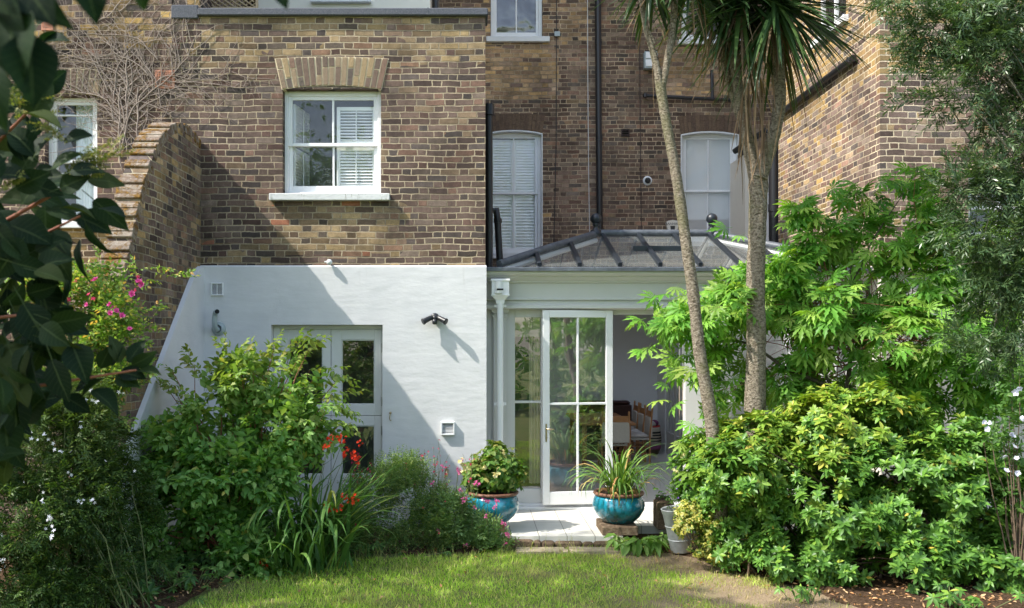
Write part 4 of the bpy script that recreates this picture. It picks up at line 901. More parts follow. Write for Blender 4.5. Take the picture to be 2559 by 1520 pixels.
# floodlight box, round flue, alarm box
t_ = thing('bulkhead_light', 'white rectangular flood light box on the main wall behind the thin palm stem', 'light', (X(1620, YM), YM, Z(176, YM)))
m = MB(); m.bbox(X(1607, YM), X(1640, YM), YM - .14, YM - .001, Z(176, YM), Z(134, YM), .01); m.build('housing', M['grey_plastic'], t_)
m = MB(); m.bbox(X(1610, YM), X(1637, YM), YM - .155, YM - .141, Z(172, YM), Z(155, YM), .004); m.bbox(X(1610, YM), X(1637, YM), YM - .155, YM - .141, Z(152, YM), Z(137, YM), .004); m.build('lens', M['white_plastic'], t_); adopt(t_)
t_ = thing('wall_flue', 'round white wall flue with a dark grille on the main wall', 'flue', (X(1618, YM), YM, Z(464, YM)))
c = V(1618, 452, YM); m = MB(); m.lathe([(0, 0), (.085, 0), (.082, .018), (.06, .022), (.055, .03)], c, 26, Ry); m.build('collar', M['white_plastic'], t_); m = MB(); m.lathe([(.0, .05), (.045, .05), (.05, .0)], c + Vector((0, -.021, 0)), 18, Ry); m.ball(c + Vector((-.01, -.07, .01)), .02, 10); m.build('grille', M['black_plastic'], t_); adopt(t_)
t_ = thing('alarm_box', 'cream shield shaped alarm box lettered BANHAM above the glass roof', 'alarm box', (X(1678, YM), YM, Z(577, YM)))
Pm = lambda px, py: (X(px, YM), Z(py, YM))
m = MB(); m.prism([Pm(1662, 558), Pm(1668, 553), Pm(1679, 551), Pm(1690, 553), Pm(1696, 558), Pm(1690, 577), Pm(1667, 577)], 'y', YM - .07, YM - .001); fixn(m.build('case', M['cream_paint'], t_))
m = MB(); m.prism([Pm(1673, 566), Pm(1685, 566), Pm(1684, 576), Pm(1674, 576)], 'y', YM - .0715, YM - .07); m.prism([Pm(1676, 567.5), Pm(1682, 567.5), Pm(1679, 573)], 'y', YM - .0735, YM - .0722); m.build('emblem', M['black_plastic'], t_)
def text(s, size, loc, mat, parent, name='lettering', rz=0):
    cu = bpy.data.curves.new(name, 'FONT'); cu.body = s; cu.size = size; cu.align_x = 'CENTER'; cu.align_y = 'CENTER'; cu.extrude = .001
    o = bpy.data.objects.new(name + '_curve', cu); col.objects.link(o); bpy.context.view_layer.update()
    me = bpy.data.meshes.new_from_object(o.evaluated_get(bpy.context.evaluated_depsgraph_get())); bpy.data.objects.remove(o)
    me.name = name; q = bpy.data.objects.new(name, me); col.objects.link(q); me.materials.append(mat)
    q.location = loc; q.rotation_euler = (R(90), 0, rz); q.parent = parent; return q
text('BANHAM', .062, (X(1679, YM), YM - .073, Z(561, YM)), M['black_plastic'], t_); adopt(t_)

# ================================================================== dry vine stems on the left wall
simple('dry_stem', (.31, .25, .21), .9, var=.25, scale=20, bump=.01)
rr = random.Random(11); m = MB(); tips = []
def grow(x, z, ang, ln, r, depth):
    pts = [(x, -.012 - r, z)]; n = max(4, int(ln / .05)); st_ = ln / n
    for i in range(n):
        ang += rr.gauss(0, .16); x += math.sin(ang) * st_; z += math.cos(ang) * st_; pts.append((x, -.012 - r - rr.uniform(0, .006), z))
        if depth < 3 and rr.random() < (.30 if depth else .45): grow(x, z, ang + rr.choice([-1, 1]) * rr.uniform(.5, 1.1), ln * rr.uniform(.22, .5), r * .6, depth + 1)
    m.tube(pts, [r * (1 - .6 * i / n) for i in range(n + 1)], 5)
for (px, py, a, l_, r_) in ((308, 428, -.1, 2.0, .011), (318, 380, .05, 1.6, .009), (285, 300, -.25, 1.5, .009), (345, 300, .1, 1.5, .008), (300, 345, .3, 1.4, .009), (270, 230, -.5, 1.0, .008), (372, 190, -.35, 1.0, .009), (395, 150, -.7, 1.1, .008), (330, 240, -.6, 1.2, .008), (250, 150, -.8, .9, .007), (405, 270, -.5, 1.2, .007), (240, 60, .9, 1.0, .008), (300, 30, 1.2, 1.0, .007), (355, 340, .5, .8, .006), (330, 330, -.9, .5, .006), (285, 250, .0, 1.2, .009)):
    grow(X(px), Z(py), a, l_, r_ * .85, 0)
for (px, py) in ((300, 380), (318, 300), (345, 380)):
    for k in range(14):
        zz_ = Z(py) + k * .055; sd = 1 if k % 2 else -1; xk = X(px) + .01 * math.sin(k)
        m.tube([(xk, -.02, zz_), (xk + sd * .06, -.02, zz_ + .05), (xk + sd * .13, -.016, zz_ + .13)], [.006, .005, .003], 5)
    m.tube([(X(px) + .01 * math.sin(k), -.02, Z(py) + k * .055) for k in range(15)], .009, 5)
tag(m.build('climbing_vine', M['dry_stem']), 'bare dry vine stems fanned over the left brick wall', 'plant')

# ================================================================== furniture seen through the open door
simple('oak', (.42, .20, .075), .5, var=.2, scale=8)
simple('rush_white', (.55, .51, .44), .85, var=.12, scale=60, bump=.006, bscale=70)
simple('dark_wood', (.055, .022, .018), .35)
t = NT('cushion_stripe'); sx_ = t.n('ShaderNodeSeparateXYZ'); t.t.links.new(t.pos(), sx_.inputs[0])
k = t.math('GREATER_THAN', t.math('FRACT', t.math('MULTIPLY', sx_.outputs[0], 19.0)), .55); c = t.mix(k, (.62, .55, .47), (.33, .045, .04)); t.p(c, .9); M['cushion_stripe'] = t.m
simple('cushion_white', (.62, .59, .56), .95, var=.1, scale=25, bump=.02)
def chair(name, label, loc, rz, cushion):
    t_ = thing(name, label, 'chair', loc, 'dining chairs round the oak table')
    H, w_, d_ = .98, .21, .2
    for sx in (-1, 1):
        m = MB(); m.tube([(sx * w_, -d_, 0), (sx * w_, -d_, .45), (sx * w_, -d_ - .02, .7), (sx * w_, -d_ - .04, H - .05)], .017, 8); m.lathe([(.0, .06), (.012, .05), (.02, .025), (.012, .005), (.02, -.0)], (sx * w_, -d_ - .04, H - .06), 10); m.build('leg', M['oak'], t_)
        m = MB(); m.tube([(sx * w_, d_, 0), (sx * w_, d_, .45)], .018, 8); m.build('leg', M['oak'], t_)
    m = MB()
    for z_ in (.16, .28): m.tube([(-w_, d_, z_), (w_, d_, z_)], .009, 6); m.tube([(-w_, -d_, z_), (w_, -d_, z_)], .009, 6); m.tube([(-w_, -d_, z_ + .03), (-w_, d_, z_ + .03)], .009, 6); m.tube([(w_, -d_, z_ + .03), (w_, d_, z_ + .03)], .009, 6)
    m.build('stretcher', M['oak'], t_)
    m = MB(); m.bbox(-w_, w_, -d_ - .042, -d_ - .026, .80, .90, .005); m.build('top_rail', M['oak'], t_)
    m = MB(); m.bbox(-w_ - .012, w_ + .012, -d_ - .045, -d_ + .005, .47, .80, .012); m.build('backrest', M['rush_white'], t_)
    m = MB(); m.bbox(-w_ - .01, w_ + .01, -d_, d_ + .02, .42, .45, .012); m.build('seat', M['rush_white'], t_)
    m = MB(); m.bbox(-w_ + .01, w_ - .01, -d_ + .02, d_ + .01, .452, .52, .03); m.build('cushion', M[cushion], t_)
    t_.rotation_euler = (0, 0, rz); return t_
chair('dining_chair', 'woven back dining chair with red striped cushion, nearest the glazed door', (2.27, 3.72, 0), 0, 'cushion_stripe')
chair('dining_chair', 'woven back chair with white fleece, front one of three along the table side', (2.78, 4.57, 0), R(90), 'cushion_white')
chair('dining_chair', 'woven back chair in the middle of three along the table side', (2.78, 5.2, 0), R(90), 'cushion_white')
chair('dining_chair', 'woven back chair at the far end of three along the table side', (2.78, 5.8, 0), R(90), 'cushion_white')
t_ = thing('dining_table', 'oak dining table with white chairs drawn up to it', 'table', (2.2, 5, 0)); m = MB(); m.bbox(1.75, 2.68, 3.98, 6.1, .70, .74, .006); m.build('tabletop', M['oak'], t_)
for (x_, y_) in ((1.85, 4.1), (2.58, 4.1), (1.85, 6.0), (2.58, 6.0)): m = MB(); m.bbox(x_ - .035, x_ + .035, y_ - .035, y_ + .035, 0, .70); m.build('leg', M['oak'], t_)
adopt(t_)
m = MB(); m.bbox(2.0, 3.0, 6.2, 6.55, 0, .88, .01); m.bbox(2.02, 2.98, 6.22, 6.53, .881, .95, .03); tag(m.build('sideboard', M['dark_wood']), 'dark wooden chest against the back wall behind the dining chairs', 'chest')
t = NT('basket'); sx_ = t.n('ShaderNodeSeparateXYZ'); t.t.links.new(t.pos(), sx_.inputs[0])
c = t.ramp(sx_.outputs[2], [(0, (.14, .10, .06)), (.10, (.40, .13, .28)), (.17, (.55, .5, .4)), (.24, (.02, .02, .02)), (.265, (.55, .48, .36)), (.29, (.02, .02, .02)), (.315, (.55, .48, .36)), (.34, (.02, .02, .02)), (.365, (.55, .48, .36)), (.39, (.02, .02, .02)), (.42, (.6, .55, .45)), (.50, (.45, .05, .04)), (.53, (.6, .5, .4))], 'CONSTANT')
t.bump(t.noise(60, 2), .01); t.p(c, .9); M['basket'] = t.m
t_ = thing('laundry_basket', 'round striped woven basket full of coloured towels by the glazed cupboard', 'basket', (3.25, 5.9, 0))
m = MB(); m.lathe([(.0, 0.01), (.15, .0), (.2, .12), (.21, .3), (.19, .45), (.185, .53), (.17, .52), (.17, .4), (0, .4)], (3.28, 5.9, 0), 28); m.build('basket', M['basket'], t_)
for i, (mm_, cc) in enumerate((('towel_red', (.42, .05, .06)), ('towel_blue', (.10, .30, .38)), ('towel_white', (.62, .6, .58)), ('towel_purple', (.2, .05, .15)))):
    simple(mm_, cc, .95, bump=.02); m = MB(); m.ball((3.2 + .05 * i, 5.82 + .03 * (i % 2), .53 + .015 * i), .085, 12, .7); m.build('towel', M[mm_], t_)
adopt(t_)
# ================================================================== foliage tools
def leafmat(name, ramp, trans=.35, rough=.45, tone_ramp=None, spec=.28, tcol=1.0, bright=1.65):
    """ramp over the random value of each leaf; attribute `tone` shifts toward the second ramp (young leaves; painted-in sun on the mock orange)"""
    k_ = bright if bright else 1.0; ramp = [(p, tuple(min(.95, q * k_) for q in c_)) for p, c_ in ramp]
    t = NT(name); c = t.ramp(t.island(), ramp)
    if tone_ramp:
        a = t.n('ShaderNodeAttribute', attribute_name='tone'); c = t.mix(a.outputs['Fac'], c, t.ramp(t.island(), tone_ramp))
    v = t.math('MULTIPLY_ADD', t.noise(3.0, 3), .7, .65)
    vn = t.n('ShaderNodeVectorMath', operation='SCALE'); t.t.links.new(c, vn.inputs[0]); t.t.links.new(v, vn.inputs['Scale']); c = vn.outputs[0]
    t.p(c, rough, 0, spec)
    tr = t.n('ShaderNodeBsdfTranslucent'); m2 = t.mix(1.0, c, (1.25 * tcol, 1.35 * tcol, .45 * tcol), 'MULTIPLY'); t.t.links.new(m2, tr.inputs[0])
    mx = t.n('ShaderNodeMixShader'); mx.inputs[0].default_value = trans
    t.t.links.new(t.b.outputs[0], mx.inputs[1]); t.t.links.new(tr.outputs[0], mx.inputs[2]); t.t.links.new(mx.outputs[0], t.out.inputs[0]); M[name] = t.m
def T(vs_, fs): return (np.array(vs_, float), [tuple(f) for f in fs])
def leaf(w=.5, droop=.12, fold=.08, tipw=.72, pet=.0):
    """ovate leaf along +Y, length 1"""
    return T([(0, pet, 0), (0, .35 + pet, -fold * .3), (0, .72 + pet, -droop * .5), (0, 1 + pet, -droop), (-w/2, .38 + pet, fold), (-w/2 * tipw, .7 + pet, fold * .6 - droop * .4), (w/2, .38 + pet, fold), (w/2 * tipw, .7 + pet, fold * .6 - droop * .4)],
             [(0, 1, 4), (0, 6, 1), (1, 2, 5, 4), (1, 6, 7, 2), (2, 3, 5), (2, 7, 3)])
def narrow(w=.16, droop=.15):
    return T([(0, 0, 0), (-w/2, .4, .02), (w/2, .4, .02), (0, 1, -droop)], [(0, 2, 3, 1)])
def quadleaf(w=.6, droop=.1):
    return T([(0, 0, 0), (-w/2, .5, .06), (w/2, .5, .06), (0, 1, -droop)], [(0, 2, 3), (0, 3, 1)])
def xf(t_, Mx):
    v, f = t_; A = np.array(Mx)[:3, :3]; b = np.array(Mx)[:3, 3]; return (v @ A.T + b, f)
def join(ts):
    V_ = []; F_ = []; o = 0
    for v, f in ts: V_.append(v); F_ += [tuple(i + o for i in q) for q in f]; o += len(v)
    return (np.vstack(V_), F_)
def Mrot(az, pitch, roll=0, s=1, loc=(0, 0, 0)):
    return Matrix.Translation(loc) @ Matrix.Rotation(az, 4, 'Z') @ Matrix.Rotation(pitch, 4, 'X') @ Matrix.Rotation(roll, 4, 'Y') @ Matrix.Scale(s, 4)
def strip(n=1, w=.012):
    return T([(-w, 0, 0), (w, 0, 0), (w * .5, 1, 0), (-w * .5, 1, 0)], [(0, 1, 2, 3)])
rs = random.Random(21)
def sprig_pairs(base, n, L, ls, az=1.1, w_end=.7, twig=.008, jitter=.25, end=True, pitch=0.0, r=None):
    """twig along +Y of length L carrying n opposite pairs of leaves"""
    r = r or rs; ts = []
    if twig: ts.append(T([(-twig, 0, 0), (twig, 0, 0), (twig*.4, L, 0), (-twig*.4, L, 0), (0, 0, -twig), (0, L, -twig*.4)], [(0, 1, 2, 3), (0, 3, 5, 4), (4, 5, 2, 1)]))
    for i in range(n):
        y = L * (i + .5) / n; s = ls * (1 - (1 - w_end) * i / n)
        for sg in (-1, 1): ts.append(xf(base, Mrot(sg * (az + r.uniform(-jitter, jitter)), pitch + r.uniform(-jitter, jitter), r.uniform(-.5, .5), s * r.uniform(.8, 1.15), (0, y, 0))))
    if end: ts.append(xf(base, Mrot(r.uniform(-.2, .2), r.uniform(-.3, .1), 0, ls * w_end, (0, L, 0))))
    return join(ts)
def whorl(base, n, ls, pitch=.25, jitter=.15, r=None, pet=.0):
    r = r or rs; ts = []
    for i in range(n):
        ts.append(xf(base, Mrot(2 * math.pi * i / n + r.uniform(-jitter, jitter), pitch + r.uniform(-.3, .3), r.uniform(-.2, .2), ls * r.uniform(.7, 1.1))))
    v, f = join(ts); return (v @ np.array([[1, 0, 0], [0, 0, 1], [0, -1, 0]]).T @ np.eye(3) if False else v, f)
def palmate(lobes=9, rad=1.0, droop=.35, teeth=True, w=.16, r=None):
    """deeply cut maple-like leaf in the x-y plane, stalk joint at the origin, main lobe along +Y"""
    r = r or rs; V_ = [(0, 0, 0)]; F_ = []; half = lobes // 2
    for k in range(-half, half + 1):
        a = k * (2.35 / half); Lk = rad * (1 - .10 * abs(k) - (.18 if abs(k) == half else 0)) * r.uniform(.92, 1.05)
        d = (math.sin(a), math.cos(a)); nrm = (d[1], -d[0])
        def pt(u, s_): z = -droop * (Lk * u) ** 2 * (1 if True else 0) + abs(s_) * .15; return (d[0] * Lk * u + nrm[0] * s_ * Lk, d[1] * Lk * u + nrm[1] * s_ * Lk, z)
        o = len(V_)
        if teeth:
            V_ += [pt(.42, -w * .50), pt(.52, -w * .98), pt(.6, -w * .5), pt(.74, -w * .78), pt(.8, -w * .35), pt(1.0, 0), pt(.8, w * .35), pt(.74, w * .78), pt(.6, w * .5), pt(.52, w * .98), pt(.42, w * .50), pt(.6, 0)]
            F_ += [(0, o+10, o+11), (0, o+11, o), (o, o+11, o+2, o+1), (o+2, o+11, o+4, o+3), (o+4, o+11, o+5), (o+5, o+11, o+6), (o+6, o+11, o+8, o+7), (o+8, o+11, o+10, o+9)]
        else:
            V_ += [pt(.5, -w * .8), pt(1, 0), pt(.5, w * .8)]; F_ += [(0, o+2, o+1), (0, o+1, o)]
    return T(V_, F_)
def basis(d, up):
    d = d / np.linalg.norm(d, axis=1, keepdims=True)
    x = np.cross(d, up); ln = np.linalg.norm(x, axis=1, keepdims=True); x = np.where(ln < 1e-3, np.array([[1., 0, 0]]), x / np.maximum(ln, 1e-6))
    z = np.cross(x, d); return np.stack([x, d, z], axis=2)      # columns
def scatter(temps, pos, dirs, ups, scl, tone=None, seed=1):
    r = np.random.default_rng(seed); n = len(pos); which = r.integers(0, len(temps), n); Bm = basis(np.asarray(dirs, float), np.asarray(ups, float))
    Vs, Li, Lc, Tn = [], [], [], []; off = 0
    for k, (v, f) in enumerate(temps):
        ids = np.nonzero(which == k)[0]
        if not len(ids): continue
        q = np.einsum('nij,kj->nki', Bm[ids], v) * scl[ids][:, None, None] + pos[ids][:, None, :]
        Vs.append(q.reshape(-1, 3)); li = np.concatenate([np.array(x) for x in f]); lc = np.array([len(x) for x in f])
        Li.append((li[None, :] + (np.arange(len(ids)) * len(v))[:, None] + off).ravel()); Lc.append(np.tile(lc, len(ids)))
        if tone is not None: Tn.append(np.repeat(tone[ids], len(v)))
        off += len(ids) * len(v)
    return np.vstack(Vs), np.concatenate(Li), np.concatenate(Lc), (np.concatenate(Tn) if tone is not None else None)
def cat(*gs):
    off = 0; Vs, Li, Lc, Tn = [], [], [], []
    for g in gs:
        Vs.append(g[0]); Li.append(g[1] + off); Lc.append(g[2]); Tn.append(g[3] if g[3] is not None else np.zeros(len(g[0]))); off += len(g[0])
    return np.vstack(Vs), np.concatenate(Li), np.concatenate(Lc), np.concatenate(Tn)
def fast(name, g, mat, parent=None, smooth=False):
    V_, Li, Lc, Tn = g; me = bpy.data.meshes.new(name); me.vertices.add(len(V_)); me.vertices.foreach_set('co', V_.astype(np.float32).ravel())
    me.loops.add(len(Li)); me.loops.foreach_set('vertex_index', Li.astype(np.int32)); me.polygons.add(len(Lc))
    st = np.concatenate([[0], np.cumsum(Lc)[:-1]]).astype(np.int32); me.polygons.foreach_set('loop_start', st); me.polygons.foreach_set('loop_total', Lc.astype(np.int32))
    if smooth: me.polygons.foreach_set('use_smooth', np.ones(len(Lc), bool))
    me.update(calc_edges=True)
    if Tn is not None: a = me.attributes.new('tone', 'FLOAT', 'POINT'); a.data.foreach_set('value', Tn.astype(np.float32))
    me.materials.append(mat); o = bpy.data.objects.new(name, me); col.objects.link(o)
    if parent is not None: o.parent = parent
    return o
def crown(blobs, n, seed, surf=.55, clump=2.2, thr=-.12, up=.5, out=.8, rand=.5, zmin=GZ + .03):
    """random points in a set of ellipsoids, thinned by noise into clumps; returns positions, directions, outwardness"""
    r = np.random.default_rng(seed); w = np.array([b[1][0] * b[1][1] * b[1][2] for b in blobs]) ** .7; w /= w.sum(); P_, D_, O_ = [], [], []; tries = 0
    cs_ = [np.array(b[0], float) for b in blobs]; rs_ = [np.array(b[1], float) for b in blobs]
    while len(P_) < n and tries < n * 12:
        tries += 1; k = r.choice(len(blobs), p=w); d = r.normal(size=3); d /= np.linalg.norm(d); q = surf + (1 - surf) * r.random() ** .6 if r.random() < .8 else r.random() ** .5
        p = cs_[k] + rs_[k] * d * q
        if p[2] < zmin: continue
        if mnoise.noise(Vector(p * clump)) < thr + r.normal() * .08: continue
        nrm = d / rs_[k]; nrm /= np.linalg.norm(nrm); P_.append(p); D_.append(nrm * out + np.array([0, 0, up]) + r.normal(size=3) * rand); O_.append(q)
    return np.array(P_), np.array(D_), np.array(O_)
def stems(base, targets, r0, r1, seed=0, sag=.1, name='stem', mat='bark_twig', parent=None, n=5, sides=5):
    r = random.Random(seed); m = MB()
    for tg in targets:
        b = Vector(base(r) if callable(base) else base); tg = Vector(tg); d = tg - b; pts = []
        for i in range(n + 1):
            u = i / n; p = b + d * u; p.z += d.length * sag * math.sin(u * math.pi) * (1 if r.random() > .2 else .5); p += Vector((r.gauss(0, .012), r.gauss(0, .012), 0)) * d.length; pts.append(p)
        m.tube(pts, [r0 + (r1 - r0) * i / n for i in range(n + 1)], sides)
    return m.build(name, M[mat], parent)
def noup(n): return np.tile(np.array([[0., 0, 1.]]), (n, 1))
def jitup(n, s, seed=3):
    r = np.random.default_rng(seed); return noup(n) + r.normal(size=(n, 3)) * s
simple('bark_twig', (.13, .09, .06), .9, var=.3, scale=20)
simple('bark_green', (.12, .14, .05), .8, var=.3, scale=20)
simple('twig_red', (.28, .10, .06), .7, var=.3, scale=20)

# ================================================================== mock orange / dogwood style bush, centre left
leafmat('leaf_bush', [(0, (.065, .15, .035)), (.4, (.11, .22, .055)), (.75, (.17, .29, .085)), (.96, (.25, .36, .12)), (1, (.42, .36, .09))], .42, .5, [(0, (.20, .26, .05)), (.6, (.28, .33, .08)), (1, (.33, .30, .09))])
lf = leaf(.56, .28, .10)
sp3 = [sprig_pairs(lf, 3, .18, .094, 1.0, .7, .0022, .5, r=random.Random(i)) for i in range(6)]
by = -1.9
blobs = [(at(375, 1190, by), (.28, .3, .2)), (at(370, 1290, by - .1), (.3, .3, .18)), (at(620, 1410, by - .35), (.3, .25, .12)), (at(560, 1080, by), (.5, .45, .28)), (at(710, 1060, by), (.5, .4, .3)), (at(440, 1130, by), (.4, .4, .22)), (at(640, 950, by), (.42, .3, .16)), (at(560, 1180, by - .15), (.6, .5, .25)), (at(660, 1190, by - .1), (.36, .35, .28)), (at(400, 1230, by - .05), (.3, .3, .2)), (at(790, 1010, by), (.28, .25, .12)), (at(500, 1300, by - .15), (.5, .4, .22)), (at(600, 1370, by - .3), (.34, .3, .16)), (at(420, 1350, by - .2), (.35, .3, .2)), (at(520, 1010, by), (.3, .3, .14))]
P_, D_, O_ = crown(blobs, 2450, 5, .3, 2.9, .03, .1, 1.0, .6)
tone = np.clip((P_[:, 2] - .95) * .75 + rng.normal(size=len(P_)) * .2, 0, 1) * .85  # sunlight on the bush top put into the leaf colour by height
# arching shoots that break the outline
ex_p, ex_d = [], []
r = random.Random(4)
for (px, py, tx, ty) in ((560, 960, 556, 858), (640, 940, 690, 850), (700, 950, 790, 862), (780, 1000, 880, 985), (800, 1010, 876, 1040), (480, 1040, 400, 965), (430, 1100, 350, 1050), (760, 930, 840, 920), (450, 1000, 430, 925), (680, 920, 760, 850), (820, 1060, 868, 1070), (600, 940, 600, 878), (500, 960, 470, 900), (420, 1200, 330, 1190), (400, 1150, 330, 1110), (760, 960, 860, 950)):
    a, b = at(px, py, by), at(tx, ty, by + r.uniform(-.25, .15)); d = b - a; k = max(4, int(d.length / .055))
    for i in range(k): u = (i + .5) / k; p = a + d * u; p.z += .10 * math.sin(u * 3.14) * d.length; ex_p.append(p); ex_d.append(d.normalized() + Vector((r.gauss(0, .35), r.gauss(0, .35), r.gauss(-.1, .3))))
bush = thing('mock_orange_bush', 'broad bright green leafy bush covering the lower half of the white stable door', 'bush', at(600, 1400, by))
g1 = scatter(sp3, P_, D_, jitup(len(P_), .5), rng.uniform(.8, 1.3, len(P_)), tone, 2)
D_[:, 2] -= .15
e = np.array(ex_p); g2 = scatter(sp3, e, np.array(ex_d), jitup(len(e), .4), rng.uniform(.6, 1.0, len(e)), rng.uniform(.4, 1, len(e)), 3)
fast('foliage', cat(g1, g2), M['leaf_bush'], bush)
bb = at(600, 1330, by)
tg = [P_[i] for i in np.random.default_rng(1).integers(0, len(P_), 60)] + [ex_p[i] for i in range(2, len(ex_p), 5)]
stems(lambda r: (bb.x + r.gauss(0, .18), by + r.gauss(0, .12), GZ), tg, .011, .003, 5, .12, 'stem', 'twig_red', bush); adopt(bush)

# ================================================================== jasmine mound, bottom left
leafmat('leaf_jasmine', [(0, (.025, .055, .015)), (.5, (.045, .09, .022)), (.85, (.07, .125, .03)), (1, (.12, .15, .04))], .32, .45, [(0, (.11, .17, .04)), (1, (.17, .22, .06))], bright=1.25)
nl = narrow(.30, .2)
pin = [sprig_pairs(nl, 3, .085, .042, .85, .8, .0012, .25, r=random.Random(40 + i)) for i in range(6)]
jy = -3.6
blobs = [(at(60, 1120, jy), (.45, .5, .42)), (at(190, 1090, jy + .2), (.32, .4, .34)), (at(180, 1260, jy), (.4, .5, .42)), (at(60, 1330, jy - .2), (.5, .5, .5)), (at(250, 1330, jy + .1), (.22, .35, .28)), (at(170, 990, jy + .3), (.36, .35, .2)), (at(200, 1430, jy - .1), (.36, .4, .3)), (at(265, 1180, jy + .3), (.2, .35, .3)), (at(-120, 1200, jy), (.5, .5, .7)), (at(60, 1470, jy - .3), (.5, .4, .3)), (at(330, 1400, jy + .4), (.3, .3, .22)), (at(315, 1230, jy + .6), (.2, .25, .3)), (at(330, 1320, jy + .5), (.25, .25, .25)), (at(290, 1130, jy + .6), (.18, .25, .2))]
P_, D_, O_ = crown(blobs, 11500, 6, .5, 3.4, -.12, .15, 1.0, .65)
D_[:, 2] -= .25
jas = thing('jasmine_bush', 'dark feathery jasmine mound with small white star flowers at the lower left', 'bush', at(250, 1480, jy))
tone = np.clip((P_[:, 2] - .9) * .9 + rng.normal(size=len(P_)) * .2, 0, 1) * .8
fast('foliage', scatter(pin, P_, D_, jitup(len(P_), .6), rng.uniform(.8, 1.4, len(P_)), tone, 4), M['leaf_jasmine'], jas)
stems(lambda r: (r.uniform(-3.6, -2.6), jy + r.gauss(0, .2), GZ), [P_[i] for i in np.random.default_rng(2).integers(0, len(P_), 70)], .007, .002, 6, .15, 'stem', 'bark_green', jas)
def flower_temp(n=5, w=.42, cup=.1, rad=1.0, r=None):
    r = r or rs; b = leaf(w, -.05, .02); return join([xf(b, Mrot(2*math.pi*i/n + r.uniform(-.12, .12), cup + r.uniform(-.15, .15), 0, rad)) for i in range(n)])
def petalmat(name, c0, c1, trans=.25):
    t = NT(name); c = t.mix(t.island(), c0, c1); t.p(c, .6, 0, .2); tr = t.n('ShaderNodeBsdfTranslucent'); t.t.links.new(c, tr.inputs[0]); mx = t.n('ShaderNodeMixShader'); mx.inputs[0].default_value = trans
    t.t.links.new(t.b.outputs[0], mx.inputs[1]); t.t.links.new(tr.outputs[0], mx.inputs[2]); t.t.links.new(mx.outputs[0], t.out.inputs[0]); M[name] = t.m
petalmat('petal_white', (.80, .80, .85), (.72, .73, .80)); petalmat('petal_pink', (.62, .05, .28), (.75, .16, .40)); petalmat('petal_red', (.62, .025, .012), (.75, .07, .02))
petalmat('petal_crimson', (.48, .01, .06), (.62, .04, .13)); petalmat('petal_rose', (.65, .10, .30), (.75, .22, .42)); petalmat('petal_blue', (.68, .70, .84), (.80, .80, .90)); petalmat('petal_violet', (.22, .12, .50), (.33, .2, .62)); petalmat('petal_cream', (.75, .62, .22), (.80, .76, .45))
def flowers(name, temps, spots, mat, parent, scale, face=(0, -1, .5), seed=1, jit=.5, per=1, spread=.03, label=None):
    """one mesh per flower head, built once per variant and shared"""
    r = np.random.default_rng(seed); meshes = []
    for k in range(3):
        n = per; p = r.normal(size=(n, 3)) * spread * (0 if per == 1 else 1); d = r.normal(size=(n, 3)) ; g = scatter(temps, p, d, np.tile(np.array([[0, 0, 1.]]), (n, 1)) + r.normal(size=(n, 3)) * .5, np.full(n, 1.0) * r.uniform(.8, 1.15, n), None, k + seed)
        if per == 1: g = scatter(temps, np.zeros((1, 3)), np.array([[0, 1., 0]]), np.array([[0, 0, 1.]]), np.ones(1), None, k + seed)
        o = fast(name, g, M[mat], parent); meshes.append(o.data); bpy.data.objects.remove(o)
    for i, sp in enumerate(spots):
        o = bpy.data.objects.new(name, meshes[i % 3]); col.objects.link(o); o.parent = parent; f = Vector(face) + Vector(tuple(r.normal(size=3) * jit)); q = f.to_track_quat('Z', 'Y'); o.rotation_euler = (q.to_matrix() @ Matrix.Rotation(r.uniform(0, 6.28), 3, 'Z')).to_euler()
        s_ = scale * r.uniform(.8, 1.2); o.scale = (s_, s_, s_); o.location = Vector(sp)
        if label: o['label'] = label
star = [flower_temp(5, .38, .05, r=random.Random(i)) for i in range(3)]
r = random.Random(9); spots = []
for (px, py, n) in ((125, 1298, 5), (130, 1322, 5), (128, 1342, 4), (230, 1250, 4), (212, 1252, 3), (152, 1130, 3), (138, 1125, 2), (115, 1095, 2), (85, 1100, 2), (200, 1060, 2), (170, 1182, 2), (105, 1238, 3), (5, 1340, 3), (5, 1400, 4), (5, 1425, 3), (225, 990, 3), (300, 980, 2), (235, 996, 2), (60, 1205, 1), (345, 1175, 1), (260, 1145, 1), (95, 1085, 2)):
    for _ in range(n): spots.append(at(px + r.gauss(0, 7), py + r.gauss(0, 7), jy - .62 + r.uniform(-.05, .05) if py > 1050 else jy - .2))
flowers('flower', star, spots, 'petal_white', jas, .017, seed=5); adopt(jas)

